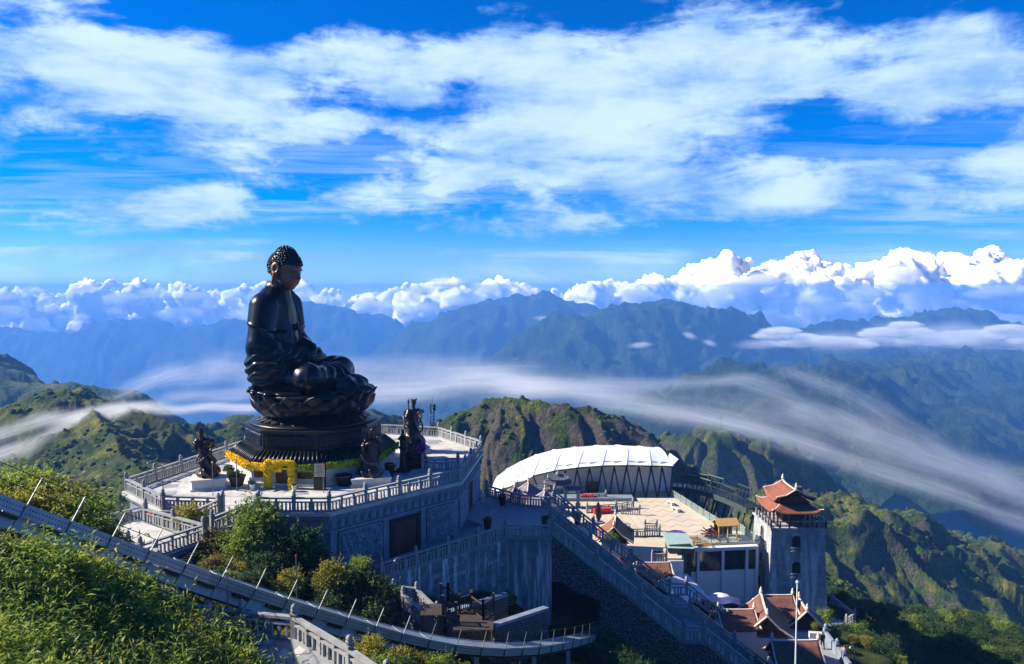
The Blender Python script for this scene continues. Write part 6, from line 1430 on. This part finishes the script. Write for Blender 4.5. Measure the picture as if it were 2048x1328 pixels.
# ---------------------------------------------------------------- rail viaduct behind the square, mast, small lamps
vd = thing('rail_viaduct', 'dark steel rail viaduct curving down from the pavilion to the tower', 'bridge', (33, 118, -20))
dk = [at(a, b, Y=c) for a, b, c in ((1316, 974, 128), (1345, 974, 126), (1375, 976, 124), (1405, 981, 121), (1435, 989, 118), (1462, 999, 115), (1488, 1010, 112), (1510, 1021, 109))]
def off(p, k): a = dk[max(0, k - 1)]; b = dk[min(len(dk) - 1, k + 1)]; d = (b - a).normalized(); return Vector((d.y, -d.x, 0)) * 1.3
for s_ in (-1, 1):
    ln = [p + off(p, k) * s_ for k, p in enumerate(dk)]
    for a, b in zip(ln[:-1], ln[1:]):
        part(MB().bar(a, b, .25, .75), 'girder', M_GSTEEL if s_ > 0 else M_STEEL, vd); part(MB().tube([a + up * 1.5, b + up * 1.5], .05), 'handrail', M_STEEL, vd)
        for f in (0, .33, .66): p = a.lerp(b, f); part(MB().tube([p, p + up * 1.5], .05), 'rail_post', M_STEEL, vd)
    for i in (3, 4, 6):
        part(MB().tube([ln[i - 1] + up * 2.4 if i != 6 else ln[5] + up * 2.3, ln[i] + up * 2.3], .13), 'upper_chord', M_STEEL, vd)
        for f in (0, .25, .5, .75, 1): p = ln[i - 1].lerp(ln[i], f); q = ln[i - 1].lerp(ln[i], min(1, f + .25)); part(MB().tube([p + up * .3, q + up * 2.35], .06), 'brace', M_GSTEEL, vd)
for a, b in zip(dk[:-1], dk[1:]): part(MB().bar(a + up * .3, b + up * .3, 2.2, .12), 'deck', M_STEEL, vd)
for i, dx_ in ((2, -1.0), (4, -3.0), (6, -3.2)):
    for s_ in (-1, 1):
        for e_ in (-.6, .6):
            a = dk[i] + off(dk[i], i) * s_ + Vector((e_, 0, -.3)); b = Vector((a.x + dx_ + e_, a.y, a.z - 11)); part(MB().tube([a, b], .16, 6), 'leg', M_GSTEEL if i == 6 else M_STEEL, vd)
        for f in (.2, .45, .7):
            a = dk[i] + off(dk[i], i) * s_; p = a + Vector((dx_ * f - .6 - .6 * f, 0, -11 * f)); q = a + Vector((dx_ * (f + .2) + .6 + .6 * f, 0, -11 * (f + .2))); part(MB().tube([p, q], .09), 'brace', M_GSTEEL if i == 6 else M_STEEL, vd)
mast = thing('radio_mast', 'slim lattice radio mast rising behind the rear balustrade of the terrace', 'mast', tuple(at(865, 905, Y=104)))
mh = at(865, 808, Y=104).z - mast.location.z
for i, j in ((-1, -1), (1, -1), (1, 1), (-1, 1)): MB().tube([(i * .28, j * .28, -6), (i * .22, j * .22, mh)], .045).build('leg', M_STEEL, mast)
for k in range(14): z = mh * k / 14; MB().tube([(-.27, -.27, z), (.27, -.27, z + mh / 14)], .03).tube([(.27, .27, z), (-.27, .27, z + mh / 14)], .03).build('brace', M_STEEL, mast)
for z, a in ((mh * .93, 0), (mh * .8, 2), (mh * .72, 4)): MB().box((.35 * math.cos(a), .35 * math.sin(a), z), (.22, .22, .9)).build('antenna', M_WHITE if a else M_STEEL, mast)
MB().tube([(0, 0, mh), (0, 0, mh + .9)], .03).build('spike', M_STEEL, mast)
M_POLE = pbr('grey_pole', (.22, .22, .22), .5, .5, var=.2, bump=0)
def slim_pole(label, foot, h, arm=True, capmat=None):
    k = thing('slim_lamp_post', label, 'lamp post', tuple(foot), 0, 'slim lamp posts around the terraces'); MB().tube([(0, 0, 0), (0, 0, h)], .035, 6).build('pole', M_POLE, k)
    if arm: MB().tube([(0, 0, h - .02), (-.15, 0, h + .12), (-.38, 0, h + .10), (-.45, 0, h - .02)], .03, 5).build('arm', M_POLE, k); MB().lathe([(.09, -.1), (.06, 0), (.01, .02)], 6, (-.45, 0, h - .02)).build('lamp', capmat or M_WHITE, k)
    else: MB().lathe([(.05, 0), (.07, .06), (.02, .16)], 6, (0, 0, h)).build('lamp', capmat or M_WHITE, k)
for lb, f, h, ar, mt in (('slim post nearest the left corner of the statue terrace', at(297, 988, Z=.02), 2.6, False, None), ('slim post on the deck in front of the leaning guardian', at(326, 992, Z=.02), 2.6, False, None), ('slim post on the deck between the leaning guardian and the planters', at(426, 992, Z=.02), 2.8, False, None),
        ('slim post beside the larger planter', at(474, 982, Z=.02), 2.8, False, None), ('slim post with a red tip below the notice board', at(647, 985, Z=.02), 2.4, False, M_RED),
        ('hooked lamp post at the foot of the carved wall near the small stair', at(802, 1180, Y=57.5), 2.4, True, None), ('hooked lamp post rising behind the violet pavilions', at(1047, 985, Y=112), 3.4, True, None), ('hooked lamp post at the right of the walkway bottom', at(1708, 1345, Y=73), 2.6, True, None),
        ('slim post with a red sign among the bushes behind the track', at(594, 1215, Y=46), 3.2, False, M_RED), ('slim lamp post at the bend of the footpath', at(456, 1245, Y=35.2), 2.4, False, None)):
    slim_pole(lb, f, h, ar, mt)
planter('large potted plant on the terrace beside the stair head', (3.2, 70.8, ltz + .02), .45, .8, True, M_POT, 31)
planter('dark urn at the near end of the steps to the side door', (-2.3, 70.2, ltz + .02), .42, 1.1, False, M_BLACKP); planter('dark urn at the far end of the steps to the side door', (-1.0, 78.0, ltz + .02), .42, 1.1, False, M_BLACKP)
ub = thing('red_umbrella', 'small red umbrella behind the balustrade left of the yellow bush', 'umbrella', tuple(at(300, 1056, Y=57.9)))
MB().lathe([(.55, 1.0), (.35, 1.2), (.04, 1.32)], 8).build('canopy', M_RED, ub); MB().tube([(0, 0, -.3), (0, 0, 1.35)], .03).build('pole', M_POLE, ub)
# ================================================================ rail track with cable railing across the slope
M_BLUEST = pbr('galvanised_plate', (.34, .38, .42), .38, .55, var=.2, scale=1.5, bump=.06)
M_CREAM = pbr('pale_beam', (.46, .46, .42), .7, var=.2, scale=1.2, bump=.08, stain=((.20, .19, .17), 1.0, .60, .6))
M_SUNPOST = pbr('sunlit_metal_post', (.26, .27, .28), .5, .3, var=.15, bump=0)  # paler tone with the sun on the left posts painted in
trk = thing('rail_track', 'steel rail track with perforated plates, pale beams and cable railing curving through the slope', 'track', (-10, 40, 0))
def resample(P, step):
    out = [P[0]]; acc = 0
    for a, b in zip(P[:-1], P[1:]):
        L = (b - a).length; d = step - acc
        while d <= L: out.append(a.lerp(b, d / L)); d += step
        acc = (acc + L) % step if (acc + L) >= step else acc + L
        acc = L - (d - step)
    return out
nodes = resample(TP, 2.05)
holes = MB()
for k in range(len(nodes) - 1):
    a, b = nodes[k], nodes[k + 1]; d = (b - a).normalized(); sd = Vector((d.y, -d.x, 0)).normalized(); nrm = sd.cross(d); nrm = nrm if nrm.z > 0 else -nrm
    part(MB().bar(a + d * .015, b - d * .015, .05, .50, up=tuple(nrm)), 'fascia_plate', M_BLUEST, trk)
    part(MB().bar(a - sd * .62 + nrm * .18 + d * .015, b - sd * .62 + nrm * .18 - d * .015, 1.2, .06, up=tuple(nrm)), 'deck_plate', M_BLUEST, trk)
    part(MB().bar(a - sd * 1.25, b - sd * 1.25, .05, .50, up=tuple(nrm)), 'rear_plate', M_BLUEST, trk)
    for i in range(13):
        for j in (-.10, .08):
            p = a + d * (.14 + .147 * i + (.07 if j > 0 else 0)) + nrm * j + sd * .028; w = .026
            holes.quad(p - d * w - nrm * w, p + d * w - nrm * w, p + d * w + nrm * w, p - d * w + nrm * w)
    if a.x < -6.5: part(MB().bar(a - sd * .30 - nrm * .55 + d * .03, b - sd * .30 - nrm * .55 - d * .03, .30, .52, up=tuple(nrm)), 'beam', M_CREAM, trk)
    part(MB().bar(a - sd * .30 - nrm * (.86 if a.x < -6.5 else .36), b - sd * .30 - nrm * (.86 if a.x < -6.5 else .36), .55, .09, up=tuple(nrm)), 'lower_flange', M_STEEL, trk)
    if a.x < -4: part(MB().bar(a - sd * .05 - nrm * .36 - d * 1.0, a - sd * .05 - nrm * .36 - d * .08, .22, .14, up=tuple(nrm)), 'bracket', M_STEEL, trk)
    ps = part(MB().bar(a + sd * .06 - nrm * .34, a + sd * .06 + nrm * 1.30, .045, .045, up=tuple(d)), 'railing_post', M_SUNPOST if a.x < -6 else M_GSTEEL, trk)  # sunlight painted by tone: posts pale on the left run, dark beyond
    for h_ in (.74, 1.27): part(MB().tube([a + sd * .06 + nrm * h_, b + sd * .06 + nrm * h_], .016, 5), 'cable', M_STEEL, trk)
    if k % 3 == 1: part(MB().bar(a - sd * .3 - nrm * (.9 if a.x < -6.5 else .4), Vector((a.x, a.y, a.z - 4.5)) - sd * .3, .3, .3, up=(1, 0, 0)), 'pier', M_CREAM, trk)
o = part(holes, 'perforation', M_DARK, trk); tag(o, kind='stuff')

# ---------------------------------------------------------------- wooden platform
wpz = -5.45
wp_ = thing('wooden_platform', 'brown wooden platform with slatted skirts and picket rails below the carved wall', 'platform', (-3.5, 51, -7.5))
for k in range(18): part(MB().box((-2.62, 49.75 + .17 * k, wpz), (2.7, .155, .06)), 'plank', M_WOOD, wp_)
for k in range(9): part(MB().box((-5.5, 50.4 + .20 * k, wpz + .75), (1.5, .18, .06)), 'plank', M_WOOD, wp_)
for k in range(4): part(MB().box((-4.62 + .24 * k, 51.1, wpz + .60 - .18 * k), (.26, 1.6, .05)), 'tread', M_WOOD, wp_)
for k in range(22): part(MB().box((-3.95 + .125 * k, 49.62, wpz - .62), (.085, .05, 1.2)), 'skirt_slat', M_WOOD, wp_)
for k in range(13): part(MB().box((-6.2 + .125 * k, 50.25, wpz + .0), (.085, .05, 1.5)), 'skirt_slat', M_WOOD, wp_)
def wood_rail(a, b, h=1.15):
    a, b = Vector(a), Vector(b)
    for p in (a, b): part(MB().box((p.x, p.y, p.z + h / 2 + .05), (.15, .15, h + .3)).box((p.x, p.y, p.z + h + .24), (.2, .2, .06)), 'post', M_WOOD, wp_)
    for z in (.15, h - .05): part(MB().bar(a + up * z, b + up * z, .07, .09), 'rail', M_WOOD, wp_)
    n = int((b - a).length / .16)
    for k in range(1, n): p = a.lerp(b, k / n); part(MB().box((p.x, p.y, p.z + h / 2), (.05, .05, h - .2)), 'picket', M_WOOD, wp_)
for a, b in (((-5.0, 52.3, wpz + .75), (-4.5, 52.3, wpz + .75)), ((-4.5, 52.3, wpz + .75), (-3.7, 52.2, wpz)), ((-3.7, 52.3, wpz), (-2.9, 52.9, wpz)), ((-2.9, 52.6, wpz), (-2.0, 51.2, wpz)), ((-2.0, 51.2, wpz), (-1.3, 52.4, wpz)), ((-4.7, 50.35, wpz + .7), (-3.85, 50.9, wpz))): wood_rail(a, b)

# sloping planter walls with pale copings
def coped_wall(label, a, b, depth, seed):
    a, b = Vector(a), Vector(b); k = thing('retaining_wall', label, 'wall', ((a + b) / 2 - up * depth)); d = (b - a).normalized(); nn = Vector((d.y, -d.x, 0)).normalized(); nn = nn if nn.y < 0 else -nn
    part(MB().bar(a, b, .55, .22), 'coping', M_STONE, k); m_ = MB(); z0 = min(a.z, b.z) - depth
    q = [a - up * .11 + nn * .15, b - up * .11 + nn * .15, Vector((b.x, b.y, z0)) + nn * .15, Vector((a.x, a.y, z0)) + nn * .15]; r2 = [p - nn * .35 for p in q]
    m_.add(q + r2, [(0, 1, 2, 3), (7, 6, 5, 4), (0, 4, 5, 1), (1, 5, 6, 2), (2, 6, 7, 3), (3, 7, 4, 0)]); part(m_, 'wall', M_MORTAR, k)
    g = np.random.default_rng(seed); L = (b - a).length; Vs, Fs, c = [], [], 0
    for u in np.arange(.1, L, .26):
        for w in np.arange(.28, depth, .23):
            p = a + d * u - up * (w + .05) + nn * .17; Vs.append(V1 * np.array([g.uniform(.10, .17), g.uniform(.06, .10), g.uniform(.09, .14)]) * (1 + g.uniform(-.2, .2, (len(V1), 1))) + np.array(p - k.location)); Fs.append(F1 + c); c += len(V1)
    o = link('wall_stone', np_mesh('wall_stone', np.concatenate(Vs), np.concatenate(Fs), M_RUBBLE, False), k); tag(o, kind='stuff'); return k
coped_wall('upper rubble planter wall with a pale sloping coping beneath the whitewashed wall', at(1012, 1188, Y=60), at(893, 1226, Y=55.5), 2.6, 3)
coped_wall('lower rubble planter wall with a pale sloping coping beside the tunnel mouth', at(1092, 1216, Y=58), at(985, 1251, Y=52.5), 3.0, 4)
# ================================================================ plants
def leaf_mat(name, cols, trans=.48):
    m, t, o = new_mat(name); g = t.new('ShaderNodeNewGeometry'); inf = t.new('ShaderNodeObjectInfo')
    f = t.math('ADD', t.math('MULTIPLY', g.outputs['Random Per Island'], .55), t.math('MULTIPLY', t.noise(g.outputs['Position'], .8, 3, .6), .75)); f = t.math('ADD', f, t.math('MULTIPLY', t.math('SUBTRACT', inf.outputs['Random'], .5), .2))
    col = t.ramp(f, [(.25, cols[0]), (.60, cols[1]), (.95, cols[2])])
    d = t.new('ShaderNodeBsdfPrincipled', **{'Base Color': col, 'Roughness': .55, 'Specular IOR Level': .3}); tr = t.new('ShaderNodeBsdfTranslucent', Color=col)
    ms = t.new('ShaderNodeMixShader', Fac=trans); t.l.new(d.outputs[0], ms.inputs[1]); t.l.new(tr.outputs[0], ms.inputs[2]); t.l.new(ms.outputs[0], o.inputs[0]); return m
L_GREEN = leaf_mat('green_leaf', [(.026, .068, .014), (.135, .225, .034), (.37, .42, .070)])
L_GOLD = leaf_mat('golden_leaf', [(.055, .080, .012), (.22, .21, .030), (.48, .42, .06)])
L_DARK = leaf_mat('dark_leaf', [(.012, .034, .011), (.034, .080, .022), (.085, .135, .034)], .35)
L_RUST = leaf_mat('rusty_leaf', [(.060, .035, .012), (.150, .090, .025), (.20, .20, .03)])
M_BARK = pbr('bark', (.060, .045, .032), .9, var=.3, scale=8, bump=.3)
def leaves(P, D, ln, wd, g, droop=.25):
    """leaf blades at points P along directions D"""
    n = len(P); D = D / (np.linalg.norm(D, axis=1)[:, None] + 1e-9); S = np.cross(D, g.normal(size=(n, 3))); S /= np.linalg.norm(S, axis=1)[:, None] + 1e-9
    l = (ln * g.uniform(.6, 1.35, n))[:, None]; w = (wd * g.uniform(.7, 1.3, n))[:, None]; dn = np.array([0, 0, -1.0])
    V = np.stack([P, P + D * l * .45 + S * w * .5, P + D * l + dn * l * droop, P + D * l * .45 - S * w * .5], 1).reshape(-1, 3); return V
def clump(name, seed, n_shoot, per, ln, wd, mat, squash=.85, lobes=7):
    """head of foliage of radius 1: leafy shoots standing on several lobes"""
    g = np.random.default_rng(seed); c = g.normal(size=(lobes, 3)); c /= np.linalg.norm(c, axis=1)[:, None]; c *= g.uniform(.25, .62, (lobes, 1)); c[:, 2] = np.abs(c[:, 2]) * .9; r = g.uniform(.32, .55, lobes)
    k = g.integers(0, lobes, n_shoot); d = g.normal(size=(n_shoot, 3)); d[:, 2] += .45; d /= np.linalg.norm(d, axis=1)[:, None]
    base = c[k] + d * (r[k] * g.uniform(.55, 1.0, n_shoot))[:, None]; base[:, 2] = base[:, 2] * squash; sd = d + .35 * g.normal(size=d.shape); sd[:, 2] += .25; sd /= np.linalg.norm(sd, axis=1)[:, None]
    P, D = [], []
    for j in range(per):
        f = (j + .5) / per; P.append(base + sd * (f * ln * 1.5)); q = sd * .7 + g.normal(size=sd.shape) * .75; D.append(q)
    m_ = g.integers(0, n_shoot, n_shoot // 9)       # long shoots that break the outline
    for j in range(8): P.append(base[m_] + sd[m_] * (ln * (.9 + .42 * j))); D.append(sd[m_] * .6 + g.normal(size=(len(m_), 3)) * .6)
    V = leaves(np.concatenate(P), np.concatenate(D), ln, wd, g); return np_mesh(name, V, np.arange(len(V)).reshape(-1, 4), mat, False)
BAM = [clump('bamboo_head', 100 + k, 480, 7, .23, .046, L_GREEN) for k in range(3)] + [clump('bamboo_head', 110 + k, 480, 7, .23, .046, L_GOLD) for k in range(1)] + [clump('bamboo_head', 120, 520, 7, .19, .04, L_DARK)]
SHR = {'green': [clump('crown', 200 + k, 480, 7, .13, .055, L_GREEN, 1.0, 9) for k in range(2)], 'gold': [clump('crown', 210 + k, 480, 7, .12, .05, L_GOLD, 1.0, 9) for k in range(2)],
       'dark': [clump('crown', 220 + k, 480, 7, .13, .055, L_DARK, 1.0, 9) for k in range(2)], 'rust': [clump('crown', 230, 480, 7, .12, .05, L_RUST, 1.0, 9)]}
r_ = random.Random(4)
und = link('undergrowth', None); tag(und, 'dense thicket of bamboo and shrubs covering the near slope', 'undergrowth', kind='stuff')
def head(me, p, s, sz=None, par=und):
    o = link('bamboo_head', me, par, p, r_.uniform(0, 6.28), (s * r_.uniform(.85, 1.15), s * r_.uniform(.85, 1.15), sz or s * r_.uniform(.8, 1.1))); return o
for i, (x, y, z) in enumerate(THICK):
    s = r_.uniform(.85, 1.35) * (.75 + .012 * y); head(r_.choice(BAM[:3] if r_.random() < .72 else BAM[3:]), (x, y, z - s * .75), s)
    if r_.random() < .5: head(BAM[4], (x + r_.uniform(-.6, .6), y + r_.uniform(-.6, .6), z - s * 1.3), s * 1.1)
for x, y, z in THICK2:
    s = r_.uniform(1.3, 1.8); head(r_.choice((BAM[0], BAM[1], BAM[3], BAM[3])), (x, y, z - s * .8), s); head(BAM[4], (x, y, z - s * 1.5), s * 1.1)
def bush(label, px, py, Y, rpx, kind, group=None, tall=1.0, stem=True):
    """one shrub: crown of leafy shoots on a few stems; (px, py) the middle of the crown"""
    p = at(px, py, Y=Y); r = rpx / FPX * Y; zg = p.z - r * tall * .75 - .3
    k = thing('bush', label, 'bush', (p.x, p.y, zg), 0, group); me = r_.choice(SHR[kind])
    link('crown', me, k, (0, 0, p.z - zg - r * .28), r_.uniform(0, 6.28), (r * 1.02, r * 1.02, r * tall))
    st = MB()
    for q in range(4): a = r_.uniform(0, 6.28); st.tube([(0, 0, -1.2), (.12 * r * math.cos(a), .12 * r * math.sin(a), (p.z - zg) * .5), (.5 * r * math.cos(a), .5 * r * math.sin(a), p.z - zg)], .05, 5, .02)
    st.build('stem', M_BARK, k); return k
for a in (('yellow flowering bush in the corner below the statue terrace', 383, 1038, 56.3, 40, 'gold'), ('big round green bush in front of the left terrace wall', 512, 1040, 54.5, 62, 'green'),
          ('dark green bush leaning on the terrace wall right of the big round one', 585, 1085, 54, 62, 'dark'), ('tall dark bush below the carved relief at the terrace corner', 622, 1125, 53.5, 50, 'dark'),
          ('rust and yellow bush beside the right rail of the pale landing', 432, 1085, 53, 42, 'rust'), ('green bush with yellow tips under the big round one', 475, 1095, 52, 50, 'green'), ('dark shrub low on the slope under the rusty bush', 430, 1135, 49, 46, 'rust'),
          ('dark leafy bush in the hollow above the track', 520, 1135, 50, 50, 'dark'), ('small golden bush at the foot of the slope above the track', 572, 1170, 48.5, 38, 'gold'), ('golden green bush lit by the sun left of the double door', 655, 1158, 51, 44, 'gold'),
          ('large dark green bush before the double door', 728, 1172, 52, 62, 'dark'), ('pointed green bush tip rising before the carved wall', 722, 1130, 53, 26, 'green'), ('dark bush added to shade the left end of the small stone stair', 768, 1182, 56.5, 40, 'dark'), ('dark bush between the track and the small stair', 742, 1225, 50, 48, 'dark'), ('dark bush just above the track in mid slope', 655, 1215, 46, 40, 'dark'),  # the bush over the small stair is added to cast shade on it
          ('sunlit golden shrub below the track beside the nearest balustrade', 735, 1300, 37, 38, 'gold'), ('golden shrub below the track, second from the balustrade', 800, 1320, 38, 42, 'gold'), ('olive shrub below the middle of the track', 880, 1335, 40, 40, 'green'),
          ('round green bush under the orange roofed pavilion', 1222, 1078, 85, 20, 'green'), ('wispy green shrub between tower and temple halls', 1648, 1232, 86, 22, 'green'), ('yellow green bush in a pale planter behind the walkway wall', 1631, 1252, 80, 10, 'gold'),
          ('sunlit shrub on the slope to the right of the walkway wall', 1672, 1268, 82, 14, 'gold'), ('bright sunlit shrub, farthest right on the slope beside the walkway', 1735, 1283, 80, 18, 'gold'), ('bright sunlit shrub between two others on the slope beside the walkway', 1708, 1277, 81, 14, 'gold')):
    bush(*a)
# low cover over the slopes between the terraces
cov = link('ground_cover', None); tag(cov, 'low tangled shrubs covering the slope between the terraces', 'ground cover', kind='stuff')
def pathdist(x, y):
    b = 99
    for (a, c), (d, e) in zip(PATH[:-1], PATH[1:]):
        p, q = (Vector(a) + Vector(c)) / 2, (Vector(d) + Vector(e)) / 2; dx_, dy_ = q.x - p.x, q.y - p.y; t = max(0, min(1, ((x - p.x) * dx_ + (y - p.y) * dy_) / (dx_ ** 2 + dy_ ** 2))); b = min(b, math.hypot(x - p.x - t * dx_, y - p.y - t * dy_))
    return b
for i in range(620):
    x, y = r_.uniform(-24, 12), r_.uniform(33, 66)
    if pathdist(x, y) < 3.0 or inside((x, y), inset(LAND, -1.2)) or inside((x, y), inset(OCT, -.6)) or inside((x, y), inset(LOW, -.45)) or (y > 60 and (x > 2.4 or x < -11)): continue
    if -6.6 < x < -.9 and 48 < y < 53.2: continue
    z = float(ground(x, y)); s = r_.uniform(.5, .95); head(r_.choice((SHR['dark'][0], SHR['dark'][1], SHR['green'][0], SHR['gold'][0], SHR['rust'][0], BAM[4], BAM[4])), (x, y, z + .05), s, None, cov)
for i in range(420):
    x, y = r_.uniform(6, 33), r_.uniform(40, 66)
    z = float(ground(x, y)); s = r_.uniform(.7, 1.4); head(r_.choice((SHR['dark'][0], SHR['dark'][1], BAM[4])), (x, y, z), s, None, cov)
for i in range(900):
    x, y = r_.uniform(36, 110), r_.uniform(62, 128); s = r_.uniform(.9, 1.8)
    if x < 44 and y > 90 or (x < 38 and y < 84): continue
    z = float(ground(x, y)); head(r_.choice((SHR['dark'][0], SHR['dark'][1], BAM[4], BAM[4], SHR['green'][1])), (x, y, z - .1), s, s * .8, cov)
# scrub and boulders on the hills behind
hs_ = link('hill_scrub', None); tag(hs_, 'low scrub scattered over the hills behind the square', 'scrub', kind='stuff')
V2, F2 = ico(2); g = np.random.default_rng(77); hm = bpy.data.objects['hills'].data; nv = len(hm.vertices); co = np.empty(nv * 3, np.float32); hm.vertices.foreach_get('co', co); co = co.reshape(-1, 3)
ok = np.where((co[:, 1] > 205) & (co[:, 1] < 480) & (np.abs(co[:, 0]) < co[:, 1] * .75))[0]
w = 1 / (co[ok, 1] ** 1.0); w *= (fbm(co[ok, 0] / 18, co[ok, 1] / 18, 3, 5) > -.15); w /= w.sum(); pick = g.choice(ok, 5200, p=w, replace=False)
M_HSC = hill_mat('hill_shrub_leaf', [(.014, .032, .009), (.042, .070, .015), (.12, .135, .028)], (.1, .1, .1), -1.0, .12, 1.0, 1.2, .5)
M_HRK = pbr('hill_rock', (.055, .05, .046), .9, var=.5, scale=.5, bump=.4, bscale=2.5)
for nm, idx, mt, rng_, sq_ in (('shrub', pick[:4300], M_HSC, (.6, 1.4), .8), ):
    n = len(idx); P = co[idx]; s = g.uniform(*rng_, n) * np.clip(P[:, 1] / 330, .7, 1.3); nz_ = 1 + (.35 if nm == 'shrub' else .25) * g.uniform(-1, 1, (n, len(V2)))
    V = V2[None] * nz_[..., None] * s[:, None, None] * np.array([1, 1, sq_]) + P[:, None]; F = (F2[None] + (np.arange(n) * len(V2))[:, None, None]).reshape(-1, 3)
    link(nm, np_mesh(nm, V.reshape(-1, 3), F, mt, nm == 'shrub'), hs_)
